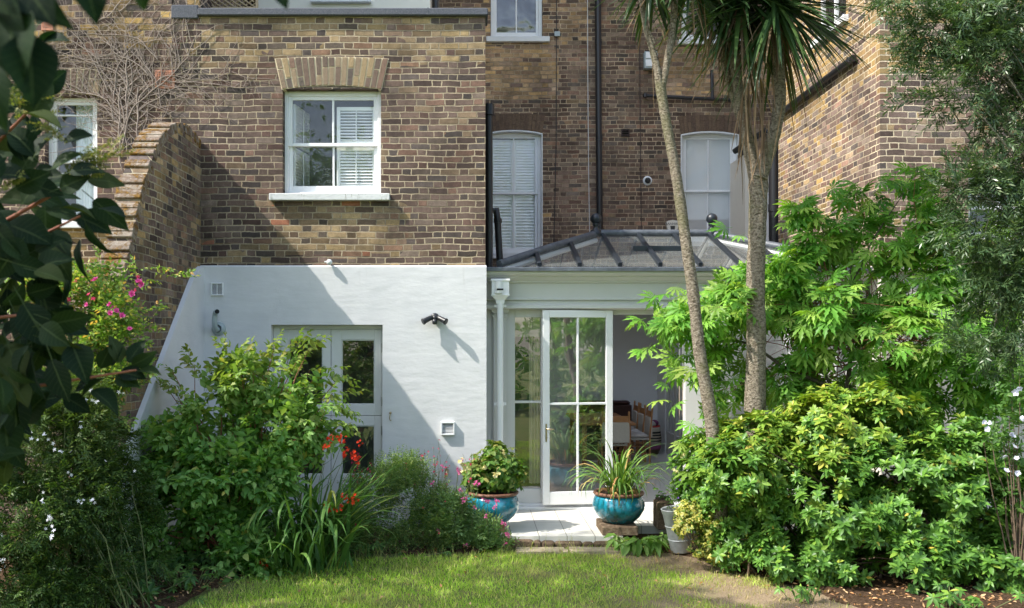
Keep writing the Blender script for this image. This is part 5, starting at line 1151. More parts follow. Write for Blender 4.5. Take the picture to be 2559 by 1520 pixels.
# ================================================================== climbing rose behind it
leafmat('leaf_rose', [(0, (.06, .12, .025)), (.5, (.12, .20, .04)), (.8, (.22, .28, .07)), (.93, (.38, .33, .12)), (1, (.42, .22, .07))], .4, .4)
lf2 = leaf(.58, .2, .08); rsp = [sprig_pairs(lf2, 2, .085, .042, 1.1, .9, .0015, .3, r=random.Random(60 + i)) for i in range(5)]
ry = -2.85
blobs = [(at(215, 720, ry), (.34, .25, .18)), (at(265, 790, ry), (.38, .28, .2)), (at(310, 850, ry), (.28, .25, .22)), (at(190, 860, ry), (.36, .25, .34)), (at(320, 930, ry), (.22, .25, .2)), (at(250, 990, ry - .2), (.42, .3, .25)), (at(110, 740, ry), (.35, .25, .3))]
P_, D_, O_ = crown(blobs, 1900, 7, .3, 3.2, -.05, .3, .8, .7)
ep, ed = [], []
for (px, py, tx, ty) in ((330, 720, 480, 695), (300, 700, 420, 680), (340, 700, 330, 665), (380, 800, 400, 780), (200, 680, 120, 650), (330, 840, 395, 830), (250, 680, 245, 640)):
    a, b = at(px, py, ry), at(tx, ty, ry); d = b - a; k = max(4, int(d.length / .045))
    for i in range(k): u = (i + .5) / k; p = a + d * u; p.z += .06 * math.sin(u * 3.14); ep.append(p); ed.append(d.normalized() + Vector((r.gauss(0, .5), r.gauss(0, .5), r.gauss(0, .4))))
P2 = np.vstack([P_, np.array(ep)]); D2 = np.vstack([D_, np.array(ed)])
rose = thing('climbing_rose', 'climbing rose with pink blooms against the curved brick wall', 'rose', at(260, 1300, ry))
fast('foliage', scatter(rsp, P2, D2, jitup(len(P2), .6), rng.uniform(.8, 1.3, len(P2)), None, 8), M['leaf_rose'], rose)
stems(lambda r: (r.uniform(-3.9, -3.3), ry + r.gauss(0, .1), GZ), [P2[i] for i in np.random.default_rng(3).integers(0, len(P2), 40)], .008, .003, 8, .08, 'stem', 'bark_green', rose)
bloom = [join([flower_temp(6, .8, .5, r=random.Random(i)), xf(flower_temp(5, .8, .9, r=random.Random(i + 9)), Matrix.Scale(.7, 4))]) for i in range(3)]
flowers('flower', bloom, [at(x_, y_, ry - .3) for x_, y_ in ((347, 705), (355, 712), (282, 770), (290, 778), (304, 790), (275, 762), (324, 823), (276, 783), (218, 762), (330, 735), (240, 700))], 'petal_pink', rose, .032, seed=6)
flowers('flower', [palmate(5, 1, .2, False, .3)], [at(x_, y_, ry - .3) for x_, y_ in ((336, 725), (221, 735), (170, 748), (228, 700), (190, 702), (232, 745), (345, 690))], 'petal_crimson', rose, .03, seed=7, label='small dark crimson rose bud')
adopt(rose)

# ================================================================== strap-leaved crocosmia with red flowers
leafmat('leaf_strap', [(0, (.035, .085, .022)), (.5, (.06, .13, .03)), (.9, (.10, .18, .04)), (1, (.25, .24, .07))], .3, .4)
leafmat('leaf_iris', [(0, (.05, .11, .03)), (.5, (.085, .16, .035)), (.86, (.14, .21, .05)), (.94, (.30, .22, .08)), (1, (.38, .24, .10))], .3, .4)
def straps(specs, mat, parent, name='leaf', single=False):
    """specs: (base, azimuth, lean, length, width, bend)"""
    V_, F_ = [], []
    for (b, az, lean, L_, w, bend) in specs:
        n = 8; p = Vector(b); ang = lean; o = len(V_); hd = Vector((math.cos(az), math.sin(az), 0)); sd = Vector((-math.sin(az), math.cos(az), 0))
        tw = rs.uniform(-.5, .5)
        for i in range(n + 1):
            u = i / n; wd = w * (min(1, .45 + 2.2 * u)) * (1 - u ** 3) + .0008; s2 = (sd * math.cos(tw * u) + Vector((0, 0, 1)) * math.sin(tw * u)); nr = (hd * math.cos(ang) - Vector((0, 0, 1)) * math.sin(ang)) * wd * .35
            V_ += [p - s2 * wd + nr, p.copy(), p + s2 * wd + nr]
            p = p + (hd * math.sin(ang) + Vector((0, 0, 1)) * math.cos(ang)) * (L_ / n); ang += bend * (u + .3) / n * 1.6
        for i in range(n):
            a = o + 3 * i; F_ += [(a, a+1, a+4, a+3), (a+1, a+2, a+5, a+4)]
    Li = np.array(F_).ravel(); g = (np.array([tuple(v) for v in V_]), Li, np.full(len(F_), 4), None); return fast(name, g, M[mat], parent, True)
cy = -2.1; r = random.Random(31); sp = []
for i in range(150):
    bx = X(770 + r.gauss(0, 42), cy); az = r.uniform(-3.14, 3.14); ln = r.uniform(.65, 1.25); sp.append(((bx, cy + r.gauss(0, .12), GZ), az, r.uniform(.05, .6), ln, r.uniform(.013, .024), r.uniform(.4, 2.4)))
for i in range(34): sp.append(((X(r.uniform(690, 850), cy), cy - .1, .25 + r.uniform(0, .25)), r.uniform(-2.3, -.8), r.uniform(.5, 1.1), r.uniform(.45, .8), r.uniform(.013, .022), r.uniform(1.6, 3.2)))
for i in range(34): sp.append(((X(820 + r.gauss(0, 20), cy), cy, .15), r.uniform(-.8, .5), r.uniform(.2, .8), r.uniform(.7, 1.1), .016, r.uniform(.1, 1.4)))
cro = thing('crocosmia_plant', 'clump of long sword leaves with scarlet flower sprays between the bushes', 'plant', (X(760, cy), cy, GZ))
straps(sp, 'leaf_strap', cro, 'foliage')
fs = [(822, 1094), (830, 1096), (845, 1098), (856, 1102), (860, 1096), (815, 1118), (864, 1135), (862, 1130), (892, 1146), (894, 1150), (900, 1110), (888, 1140), (862, 1242), (868, 1245), (886, 1245), (890, 1252), (820, 1270), (824, 1268), (852, 1268), (656, 1410)]
for (a, b) in (((790, 1300), (826, 1096)), ((800, 1290), (858, 1100)), ((810, 1300), (892, 1148)), ((800, 1310), (864, 1134)), ((780, 1320), (818, 1120)), ((830, 1320), (888, 1248)), ((800, 1330), (822, 1270))): MB().tube([at(*a, cy), at((a[0] + b[0]) / 2 - 6, (a[1] + b[1]) / 2, cy - .15), at(*b, cy - .3)], [.004, .003, .002], 5).build('flower_stem', M['bark_green'], cro)
ftrump = [flower_temp(6, .35, .6, r=random.Random(i)) for i in range(3)]
flowers('flower', ftrump, [at(x_, y_, cy - .3) for x_, y_ in fs], 'petal_red', cro, .026, seed=8, per=5, spread=.6); adopt(cro)

# ================================================================== hot-lips salvia and red valerian drift
leafmat('leaf_salvia', [(0, (.05, .095, .03)), (.5, (.085, .145, .045)), (.85, (.14, .20, .06)), (1, (.26, .28, .09))], .38, .5)
ls_ = quadleaf(.5, .1); ssp = [sprig_pairs(ls_, 4, .11, .026, 1.0, .6, .0011, .4, r=random.Random(80 + i)) for i in range(6)]
sy = -1.25
blobs = [(at(930, 1250, sy), (.34, .3, .3)), (at(1010, 1230, sy), (.35, .3, .32)), (at(1080, 1280, sy), (.35, .3, .28)), (at(930, 1330, sy - .1), (.38, .3, .22)), (at(1040, 1340, sy - .1), (.4, .3, .2)), (at(1150, 1330, sy), (.35, .3, .22)), (at(1000, 1180, sy), (.3, .25, .2)), (at(860, 1330, sy - .1), (.25, .3, .24))]
P_, D_, O_ = crown(blobs, 4700, 12, .3, 3.6, -.2, .7, .5, .6)
sal = thing('salvia_bush', 'wispy salvia dotted with tiny crimson flowers in front of the white wall', 'bush', (X(1000, sy), sy, GZ))
ep, ed = [], []; r = random.Random(14); st_m = MB(); fl = []
for i in range(46):
    px = r.uniform(880, 1180); b = at(px, 1230, sy + r.uniform(-.2, .2)); hgt = r.uniform(.12, .42) * (1.35 if 1040 < px < 1090 else 1); tp = b + Vector((r.gauss(0, .06), r.gauss(0, .05), hgt)); st_m.tube([b, (b + tp) / 2 + Vector((r.gauss(0, .02), 0, 0)), tp], [.003, .0022, .0014], 4)
    for k in range(5): u = r.random() * .7; ep.append(b.lerp(tp, u)); ed.append(Vector((r.gauss(0, 1), r.gauss(0, 1), .6)))
    for k in range(r.choice([1, 2, 2, 3])): fl.append(b.lerp(tp, r.uniform(.6, 1.0)) + Vector((r.gauss(0, .015), -.02, 0)))
for i in range(40): px = r.uniform(870, 1250); fl.append(at(px, r.uniform(1180, 1380), sy - .32))
e = np.array(ep); g = cat(scatter(ssp, P_, D_, jitup(len(P_), .6), rng.uniform(.8, 1.3, len(P_)), None, 9), scatter(ssp, e, np.array(ed), jitup(len(e), .5), rng.uniform(.4, .8, len(e)), None, 10))
fast('foliage', g, M['leaf_salvia'], sal); st_m.build('stem', M['bark_green'], sal)
flowers('flower', [flower_temp(3, .6, .5, r=random.Random(i)) for i in range(3)], fl[:98], 'petal_crimson', sal, .016, seed=11); adopt(sal)
vy = -1.35
leafmat('leaf_valerian', [(0, (.07, .13, .05)), (.5, (.11, .18, .07)), (1, (.17, .24, .09))], .35, .5)
vsp = [sprig_pairs(leaf(.34, .15, .05), 3, .12, .05, .9, .8, .0015, .3, r=random.Random(90 + i)) for i in range(5)]
blobs = [(at(1195, 1335, vy), (.22, .2, .13)), (at(1130, 1300, vy), (.22, .2, .22)), (at(1235, 1370, vy), (.2, .2, .09)), (at(1170, 1370, vy), (.25, .2, .15))]
P_, D_, O_ = crown(blobs, 620, 13, .3, 3.6, -.2, 1.0, .5, .5)
val = thing('valerian_plant', 'grey green valerian with pink flower heads in front of the hydrangea pot', 'plant', (X(1200, vy), vy, GZ))
fast('foliage', scatter(vsp, P_, D_, jitup(len(P_), .5), rng.uniform(.8, 1.2, len(P_)), None, 12), M['leaf_valerian'], val)
vf = [(1147, 1180), (1190, 1205), (1195, 1210), (1187, 1208), (1157, 1252), (1208, 1250), (1218, 1252), (1240, 1250), (1243, 1255), (1235, 1268), (1150, 1225), (1165, 1245), (1105, 1165), (1145, 1170), (1080, 1210), (1215, 1290), (1255, 1305), (1262, 1310), (1270, 1335), (1272, 1342), (1263, 1357), (1095, 1325), (1165, 1362), (1185, 1268), (1265, 1335)]
m = MB()
for x_, y_ in vf: a = at(x_, y_, vy - .15); m = MB(); m.tube([a, a + Vector((r.gauss(0, .03), .05, -.25))], [.0018, .003], 4); m.build('flower_stem', M['bark_green'], val)
flowers('flower_head', [flower_temp(5, .5, .3, r=random.Random(i)) for i in range(3)], [at(x_, y_, vy - .16) for x_, y_ in vf], 'petal_rose', val, .013, seed=12, per=9, spread=.8); adopt(val)
# ================================================================== glazed pots and their plants
t = NT('glaze_blue'); sz = t.n('ShaderNodeSeparateXYZ'); t.t.links.new(t.obj(), sz.inputs[0])
sv = t.n('ShaderNodeVectorMath', operation='MULTIPLY'); t.t.links.new(t.obj(), sv.inputs[0]); sv.inputs[1].default_value = (6, 6, 2.2)
f = t.noise(1.6, 5, .7, sv.outputs[0]); c = t.ramp(t.math('ADD', f, t.math('MULTIPLY_ADD', sz.outputs[2], .5, -.1)), [(.28, (.008, .05, .055)), (.45, (.008, .13, .17)), (.6, (.012, .24, .36)), (.75, (.05, .38, .46))])
c = t.mix(t.smooth(t.noise(9, 5, .7), .66, .75), c, (.16, .17, .12)); t.bump(t.noise(8, 3), .01); t.p(c, .12, 0, .7); t.b.inputs['Coat Weight'].default_value = .6; M['glaze_blue'] = t.m
t = NT('glaze_rim'); f = t.noise(20, 4, .7); c = t.ramp(f, [(.3, (.10, .045, .03)), (.55, (.22, .10, .06)), (.75, (.33, .19, .12))]); t.bump(f, .005); t.p(c, .55, 0, .4); M['glaze_rim'] = t.m
simple('compost', (.05, .03, .02), .95, var=.4, scale=50, bump=.03, bscale=60)
def pot(label, c, R_, H, name='glazed_pot'):
    t_ = thing(name, label, 'pot', c, 'turquoise glazed pots by the conservatory')
    k = R_ / .29
    m = MB(); m.lathe([(.0, 0), (.16*k, .0), (.175*k, .01), (.24*k, .07*H/.3), (.28*k, .14*H/.3), (.288*k, .19*H/.3), (.272*k, .25*H/.3), (.25*k, .285*H/.3), (.24*k, .29*H/.3)], (0, 0, 0), 48); m.build('body', M['glaze_blue'], t_)
    m = MB(); m.lathe([(.24*k, .285*H/.3), (.268*k, .292*H/.3), (.28*k, .305*H/.3), (.278*k, .32*H/.3), (.262*k, .328*H/.3), (.245*k, .32*H/.3), (.235*k, .28*H/.3), (.232*k, .2*H/.3)], (0, 0, 0), 48); m.build('rim', M['glaze_rim'], t_)
    m = MB(); m.lathe([(.237*k, .285*H/.3), (.15*k, .296*H/.3), (0, .30*H/.3)], (0, 0, 0), 24); m.build('compost', M['compost'], t_); return t_
pA = (X(1546, -.88), -.88, .10); pB = (X(1231, -.80), -.80, .09)
pot('turquoise glazed pot holding the strap leaved iris in front of the open door', pA, .29, .31)
pot('turquoise glazed pot holding the hydrangea beside the white downpipe', pB, .30, .31)
m = MB(); m.bbox(X(1497, -.9), X(1585, -.9), -1.16, -.66, .002, .098, .008); tag(m.build('stone_block', M['step_stone']), 'rough stone block under the iris pot', 'stone block')
def bricks_pile(name, lab, c, n):
    t_ = thing(name, lab, 'bricks', c)
    for (dx, dy, dz, rz) in n: MB().bbox(-.105, .105, -.05, .05, 0, .06, .008, Matrix.Translation((dx, dy, dz)) @ Matrix.Rotation(rz, 4, 'Z')).build('brick', M['terracotta'], t_)
bricks_pile('brick_stack', 'loose terracotta bricks propping the hydrangea pot at the terrace edge', (X(1262, -1.0), -.96, GZ + .02), [(-.05, 0, 0, .1), (-.08, .03, .065, -.2), (-.25, .1, .0, .6), (-.22, .12, .065, .2), (-.1, .2, .08, .0), (-.3, .25, .08, .9)])
# iris / agapanthus leaves
r = random.Random(77); sp = []
for i in range(96):
    a = r.uniform(0, 6.28); q = abs(r.gauss(0, .1)); lean = r.uniform(.05, .65); ln = r.uniform(.5, .88); sp.append(((pA[0] + q * math.cos(a), pA[1] + q * math.sin(a), pA[2] + .29), a + r.gauss(0, .4), lean, ln, r.uniform(.009, .015), r.uniform(.9, 2.8)))
for (az, ln, bd) in ((3.3, .8, 2.6), (3.0, .75, 2.2), (-.1, .75, 2.2), (.2, .7, 2.5), (3.6, .65, 2.8), (-.4, .6, 2.6), (-1.5, .6, 3.4), (-1.3, .6, 3.4), (-1.9, .55, 3.3), (-1.7, .65, 3.2)): sp.append(((pA[0], pA[1], pA[2] + .3), az, .6, ln, .012, bd))
iris = thing('iris_plant', 'strap leaved plant with browning blades arching from the right hand pot', 'plant', (pA[0], pA[1], pA[2] + .3)); straps(sp, 'leaf_iris', iris, 'foliage')
r2 = random.Random(5); sp2 = [((pA[0] + r2.gauss(0, .09), pA[1] + r2.gauss(0, .07) - .03, pA[2] + .30), r2.uniform(0, 6.28), r2.uniform(.1, .9), r2.uniform(.2, .42), .011, r2.uniform(1.5, 3.4)) for _ in range(20)]
leafmat('leaf_dry', [(0, (.26, .13, .05)), (.5, (.42, .24, .10)), (1, (.52, .34, .16))], .3, .7)
straps(sp2, 'leaf_dry', iris, 'dead_leaves'); adopt(iris)
# hydrangea
leafmat('leaf_hydrangea', [(0, (.045, .10, .02)), (.5, (.075, .15, .028)), (.85, (.12, .19, .04)), (1, (.28, .24, .08))], .38, .45, [(0, (.17, .20, .05)), (1, (.26, .22, .08))])
hyd = thing('hydrangea_plant', 'rounded hydrangea with faded cream flowers filling the left hand pot', 'plant', (pB[0], pB[1], pB[2] + .3))
hl_ = leaf(.62, .22, .07); hsp = [whorl(hl_, 5, .085, -.15, r=random.Random(i)) for i in range(5)]; hsp = [xf(q, Matrix.Rotation(R(-70), 4, 'X')) for q in hsp]
hb = Vector((X(1238, -.8), -.8, 0)); blobs = [((hb.x - .02, hb.y, Z(1175, -.8)), (.32, .3, .26)), ((hb.x - .2, hb.y, Z(1190, -.8)), (.2, .2, .17)), ((hb.x + .16, hb.y, Z(1180, -.8)), (.2, .2, .2)), ((hb.x + .02, hb.y, Z(1135, -.8)), (.2, .2, .16))]
P_, D_, O_ = crown(blobs, 470, 15, .5, 3, -.4, .7, .9, .4)
fast('foliage', scatter(hsp, P_, D_, jitup(len(P_), .5), rng.uniform(.7, 1.15, len(P_)), np.clip(rng.normal(.1, .35, len(P_)) + (P_[:, 2] - .8) * 1.2, 0, 1), 15), M['leaf_hydrangea'], hyd)
stems((pB[0], pB[1], pB[2] + .29), [P_[i] for i in range(0, 470, 16)], .006, .003, 9, .05, 'stem', 'bark_twig', hyd)
flowers('flower', [flower_temp(5, .7, .2, r=random.Random(i)) for i in range(3)], [at(x_, y_, -1.12) for x_, y_ in ((1148, 1160), (1160, 1175), (1165, 1172), (1240, 1188), (1244, 1184), (1152, 1150), (1255, 1128), (1208, 1172))], 'petal_cream', hyd, .022, seed=13, per=5, spread=.8); adopt(hyd)

# ================================================================== choisya, large glossy bush on the right
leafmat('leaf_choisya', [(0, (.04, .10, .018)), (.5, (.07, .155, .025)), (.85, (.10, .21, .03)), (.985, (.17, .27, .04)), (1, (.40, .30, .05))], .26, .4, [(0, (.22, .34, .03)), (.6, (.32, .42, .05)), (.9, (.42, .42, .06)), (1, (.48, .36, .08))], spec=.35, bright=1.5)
cl = leaf(.42, .16, .05); csp = []
for i in range(8):
    rr = random.Random(200 + i); a = whorl(cl, 7, .085, .35 + .12 * (i % 3), r=rr); b = xf(whorl(cl, 7, .10, .0, r=rr), Matrix.Translation((0, 0, -.03))); csp.append(xf(join([a, b]), Matrix.Rotation(R(-90), 4, 'X')))
hy = -2.2
blobs = [(at(2200, 1170, hy + .35), (.5, .3, .4)), (at(2050, 1200, hy + .3), (.5, .3, .4)), (at(2360, 1190, hy + .3), (.5, .3, .4)), (at(1790, 1180, hy - .35), (.24, .3, .26)), (at(1850, 1180, hy - .4), (.34, .3, .36)), (at(1800, 1180, hy + .5), (.5, .5, .5)), (at(1900, 1130, hy), (.5, .5, .42)), (at(2070, 1080, hy), (.55, .55, .45)), (at(2180, 1060, hy), (.5, .5, .45)), (at(2080, 1260, hy - .3), (.75, .55, .62)), (at(1850, 1290, hy + .2), (.5, .5, .45)), (at(2300, 1240, hy - .3), (.75, .6, .62)), (at(2450, 1220, hy - .2), (.55, .5, .6)), (at(2240, 1400, hy - .5), (.75, .45, .4)), (at(2000, 1390, hy - .35), (.55, .4, .35)), (at(1770, 1140, hy + .9), (.35, .35, .3)), (at(2480, 1420, hy - .5), (.5, .45, .4)), (at(2350, 1120, hy + .1), (.5, .5, .4)), (at(1840, 1350, hy + .1), (.4, .35, .25))]
P_, D_, O_ = crown(blobs, 5400, 21, .5, 2.9, -.09, .75, .85, .35)
cho = thing('choisya_bush', 'big glossy bush with bright yellow green tips filling the lower right', 'bush', at(2150, 1470, hy))
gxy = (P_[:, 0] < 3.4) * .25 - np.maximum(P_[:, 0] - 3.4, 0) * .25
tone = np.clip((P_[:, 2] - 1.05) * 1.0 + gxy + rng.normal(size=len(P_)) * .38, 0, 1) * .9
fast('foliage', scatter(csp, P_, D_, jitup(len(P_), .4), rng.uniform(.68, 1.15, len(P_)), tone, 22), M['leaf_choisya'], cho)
stems(lambda r: (at(2150, 1400, hy).x + r.gauss(0, .5), hy + r.gauss(0, .2), GZ), [P_[i] for i in np.random.default_rng(4).integers(0, len(P_), 120)], .014, .004, 10, .06, 'stem', 'bark_twig', cho); adopt(cho)
# variegated euonymus beside the bucket
leafmat('leaf_gold', [(0, (.34, .33, .06)), (.35, (.52, .48, .10)), (.55, (.60, .56, .24)), (.7, (.16, .25, .04)), (1, (.10, .18, .03))], .3, .45, bright=1.0)
gsp = [xf(join([whorl(leaf(.55, .1, .05), 5, .04, -.1, r=random.Random(i)), xf(whorl(leaf(.55, .1, .05), 5, .042, -.4, r=random.Random(i + 5)), Matrix.Translation((0, 0, -.025)))]), Matrix.Rotation(R(-90), 4, 'X')) for i in range(5)]
ey = -2.15
blobs = [(at(1740, 1310, ey), (.26, .25, .2)), (at(1720, 1280, ey), (.15, .15, .12)), (at(1780, 1370, ey), (.22, .2, .14)), (at(1810, 1330, ey), (.15, .2, .2))]
P_, D_, O_ = crown(blobs, 620, 23, .4, 4, -.25, .6, .9, .5)
eu = thing('euonymus_bush', 'small golden variegated shrub leaning over the grey bucket', 'bush', at(1750, 1400, ey)); fast('foliage', scatter(gsp, P_, D_, jitup(len(P_), .5), rng.uniform(.7, 1.1, len(P_)), None, 23), M['leaf_gold'], eu)
stems(at(1750, 1400, ey), [P_[i] for i in range(0, 400, 14)], .006, .002, 11, .05, 'stem', 'bark_twig', eu); adopt(eu)

# ================================================================== maple-leaved tree
leafmat('leaf_maple', [(0, (.045, .13, .018)), (.5, (.09, .22, .03)), (.85, (.16, .31, .045)), (1, (.24, .34, .06))], .4, .45, [(0, (.17, .30, .05)), (1, (.28, .36, .08))])
ml = [palmate(9, 1.0, .45, True, .16, r=random.Random(300 + i)) for i in range(5)]
def stalked(t_, r): return join([xf(t_, Matrix.Translation((0, .0, 0))), T([(-.012, 0, 0), (.012, 0, 0), (.01, -.55, .12), (-.01, -.55, .12)], [(0, 1, 2, 3)])])
ml = [stalked(q, None) for q in ml]
ay = -1.25
blobs = [(at(1722, 805, ay), (.36, .6, .26)), (at(1800, 760, ay - .1), (.45, .6, .28)), (at(1725, 920, ay), (.2, .5, .24)), (at(1900, 740, ay), (.5, .6, .33)), (at(2050, 780, ay - .2), (.65, .6, .4)), (at(2200, 840, ay - .3), (.7, .6, .48)), (at(2350, 880, ay - .3), (.65, .6, .5)), (at(2050, 610, ay + .1), (.38, .4, .3)), (at(2180, 600, ay + .1), (.5, .45, .33)), (at(2320, 690, ay), (.55, .5, .45)), (at(2000, 850, ay - .1), (.4, .4, .25)), (at(2150, 490, ay + .1), (.24, .25, .2)), (at(2270, 450, ay + .2), (.3, .25, .14)), (at(2470, 960, ay - .2), (.5, .5, .45)), (at(1830, 850, ay + .15), (.4, .3, .28)), (at(2460, 760, ay), (.5, .5, .5)), (at(2010, 530, ay + .1), (.22, .2, .15)), (at(1765, 1000, ay - .1), (.16, .3, .2)), (at(2250, 1000, ay), (.7, .5, .35)), (at(2420, 620, ay + .1), (.4, .4, .4)), (at(1960, 680, ay), (.3, .3, .25)), (at(2520, 880, ay), (.4, .5, .5)), (at(1950, 960, ay + .2), (.4, .4, .3)), (at(2080, 1000, ay + .2), (.5, .4, .3)), (at(1830, 950, ay + .35), (.3, .3, .3)), (at(2300, 560, ay + .1), (.4, .35, .3))]
P_, D_, O_ = crown(blobs, 2900, 31, .3, 2.7, -.06, -.05, .9, .45)
D_[:, 2] = D_[:, 2] * .6 - .12
ep, ed = [], []; r = random.Random(8)
for (px, py) in ((1585, 810), (1600, 800), (1620, 870), (1640, 860), (1600, 875), (1660, 960), (1650, 1000), (1690, 1010), (1725, 1060), (1745, 1075), (1700, 1110), (1690, 1130), (1720, 1180), (1740, 1150), (1600, 880), (1635, 745), (1660, 735), (1690, 720), (1720, 1200), (1755, 1180), (1810, 570), (1850, 590), (1900, 640), (1960, 560), (2010, 520), (2080, 470), (2100, 480), (2240, 440), (2290, 420), (2320, 430), (2200, 455)):
    Yp = ay - .55 if py > 1040 else ay - .1; ep.append(at(px, py, Yp)); sd = -1 if px < 1900 else r.choice([-1, 1]); ed.append((sd * r.uniform(.3, 1), -.5, r.uniform(-.3, .1)))
Pa = np.vstack([P_, np.array(ep)]); Da = np.vstack([D_, np.array(ed)])
ups = jitup(len(Pa), .4) + np.array([[-.35, -.45, 0]])
tone = np.clip(rng.normal(.3, .35, len(Pa)) - np.clip(Pa[:, 2] - 2.5, 0, 1) * .5 - np.clip(Pa[:, 0] - 4.0, 0, 1) * .4, 0, 1)
mp = thing('maple_tree', 'broad shrubby tree with big deeply cut bright green leaves before the conservatory', 'tree', at(2120, 1250, ay))
fast('foliage', scatter(ml, Pa, Da, ups, rng.uniform(.12, .225, len(Pa)), tone, 32), M['leaf_maple'], mp)
simple('bark_maple', (.10, .085, .06), .9, var=.3, scale=14, bump=.02)
b0 = at(2130, 1230, ay); m = MB(); b0.z = GZ
forks = []
for (pts, r0) in (([(2120, 1200), (2110, 1020), (2060, 960), (1960, 920), (1880, 860), (1720, 830)], .035), ([(2120, 1200), (2115, 990), (2130, 850), (2125, 720), (2130, 620)], .035), ([(2125, 1200), (2160, 980), (2240, 880), (2340, 800)], .032), ([(2115, 1100), (2080, 980), (2000, 985), (1930, 960), (1880, 930)], .018), ([(2125, 720), (2180, 600), (2260, 480)], .015), ([(2110, 1020), (2040, 900), (1990, 760), (1900, 700)], .02), ([(2130, 850), (2100, 740), (2050, 640), (2020, 540)], .015), ([(2110, 1000), (1990, 1010), (1920, 1040)], .012)):
    P__ = [at(x_, y_, ay + .05 * math.sin(x_)) for x_, y_ in pts]; m.tube(P__, [r0 * (1 - .75 * i / (len(P__) - 1)) for i in range(len(P__))], 7)
m.tube([b0, at(2125, 1190, ay)], [.05, .04], 8); m.build('trunk', M['bark_maple'], mp)
stems(lambda r: at(r.uniform(1950, 2300), r.uniform(760, 960), ay), [Pa[i] for i in np.random.default_rng(5).integers(0, len(Pa), 130)], .006, .002, 12, .05, 'branch', 'twig_red', mp); adopt(mp)

# ================================================================== cordylines
t = NT('bark_cordyline'); sv = t.n('ShaderNodeVectorMath', operation='MULTIPLY'); t.t.links.new(t.pos(), sv.inputs[0]); sv.inputs[1].default_value = (22, 22, 34)
f = t.noise(1.6, 4, .7, sv.outputs[0]); c = t.ramp(f, [(.30, (.06, .05, .035)), (.42, (.20, .165, .12)), (.58, (.40, .34, .26)), (.75, (.54, .48, .39))])
c = t.mix(t.math('MULTIPLY', t.smooth(t.noise(2.5, 4), .5, .65), .45), c, (.16, .17, .06)); t.bump(f, .06); t.p(c, .9, 0, .15); M['bark_cordyline'] = t.m
leafmat('leaf_sword', [(0, (.018, .045, .014)), (.5, (.035, .075, .02)), (.85, (.06, .11, .028)), (1, (.12, .17, .04))], .22, .4, spec=.5, bright=1.1)
leafmat('leaf_dead', [(0, (.10, .065, .04)), (.5, (.18, .12, .07)), (1, (.30, .21, .13))], .2, .85, bright=1.0)
def trunk(pts, Y, name='trunk', parent=None):
    """pts: (px, py, radius)"""
    P__ = [at(a, b, Y) for a, b, _ in pts]; Q, Rr = [], []
    for i in range(len(P__) - 1):
        for j in range(5):
            u = j / 5; p0, p1, p2, p3 = P__[max(i-1, 0)], P__[i], P__[i+1], P__[min(i+2, len(P__)-1)]
            q = .5 * ((2*p1) + (-p0+p2)*u + (2*p0-5*p1+4*p2-p3)*u*u + (-p0+3*p1-3*p2+p3)*u**3); Q.append(q); Rr.append((pts[i][2] * (1-u) + pts[i+1][2] * u) * random.uniform(.94, 1.06))
    Q.append(P__[-1]); Rr.append(pts[-1][2]); m = MB(); m.tube(Q, Rr, 14); return m.build(name, M['bark_cordyline'], parent)
def rosette(c, n, L0, L1, parent, seed, down=.5, dead=30, deadlen=.8):
    global rs; r = random.Random(seed); sp = []
    for i in range(n):
        az = r.uniform(0, 6.28); lean = r.uniform(.15, 2.75); sp.append((tuple(Vector(c) + Vector((r.gauss(0, .03), r.gauss(0, .03), r.gauss(0, .06)))), az, lean, r.uniform(L0, L1), r.uniform(.015, .024), r.uniform(.15, .9) if lean < 1.7 else r.uniform(0, .5)))
    straps(sp, 'leaf_sword', parent, 'foliage')
    if dead:
        sd = []
        for i in range(dead): az = r.uniform(0, 6.28); sd.append((tuple(Vector(c) + Vector((math.cos(az) * .07, math.sin(az) * .07, -.1 - r.random() * .3))), az, r.uniform(2.3, 2.95), r.uniform(.35, deadlen), r.uniform(.006, .013), r.uniform(.1, .35)))
        straps(sd, 'leaf_dead', parent, 'dead_leaves')
yA, yB = -2.2, -1.75
ca = thing('cordyline_palm', 'slender leaning cabbage palm trunk that forks high up, nearer the open door', 'palm', at(1790, 1200, yA))
trunk([(1800, 1300, .075), (1782, 1090, .066), (1768, 990, .062), (1748, 880, .058), (1733, 740, .056), (1712, 590, .053), (1690, 440, .050), (1664, 300, .047), (1650, 215, .050)], yA, 'trunk', ca)
trunk([(1650, 222, .045), (1637, 150, .032), (1612, 60, .026), (1598, -40, .026)], yA, 'branch', ca); trunk([(1652, 225, .040), (1668, 150, .034), (1682, 60, .032), (1690, -60, .032)], yA, 'branch', ca)
trunk([(1636, 110, .016), (1618, 75, .022), (1606, 30, .016)], yA, 'branch', ca)
rosette(at(1630, -60, yA), 110, .5, .8, ca, 3, dead=6, deadlen=.5); rosette(at(1725, -80, yA + .1), 110, .5, .9, ca, 5, dead=10, deadlen=.8)
straps([(tuple(at(1626, 40, yA)), 0.0, 3.1, 1.05, .008, .02), (tuple(at(1726, -20, yA)), 0.2, 3.05, .7, .008, .05), (tuple(at(1760, 10, yA)), 0.2, 3.05, .5, .008, .05)], 'leaf_dead', ca, 'dead_leaves'); adopt(ca)
cb = thing('cordyline_palm', 'thick cabbage palm with a drooping dark crown and shaggy brown dead leaves', 'palm', at(1885, 1250, yB))
trunk([(1880, 1300, .115), (1885, 1080, .105), (1888, 950, .098), (1890, 820, .092), (1888, 700, .090), (1893, 560, .086), (1895, 450, .096), (1890, 415, .09)], yB, 'trunk', cb)
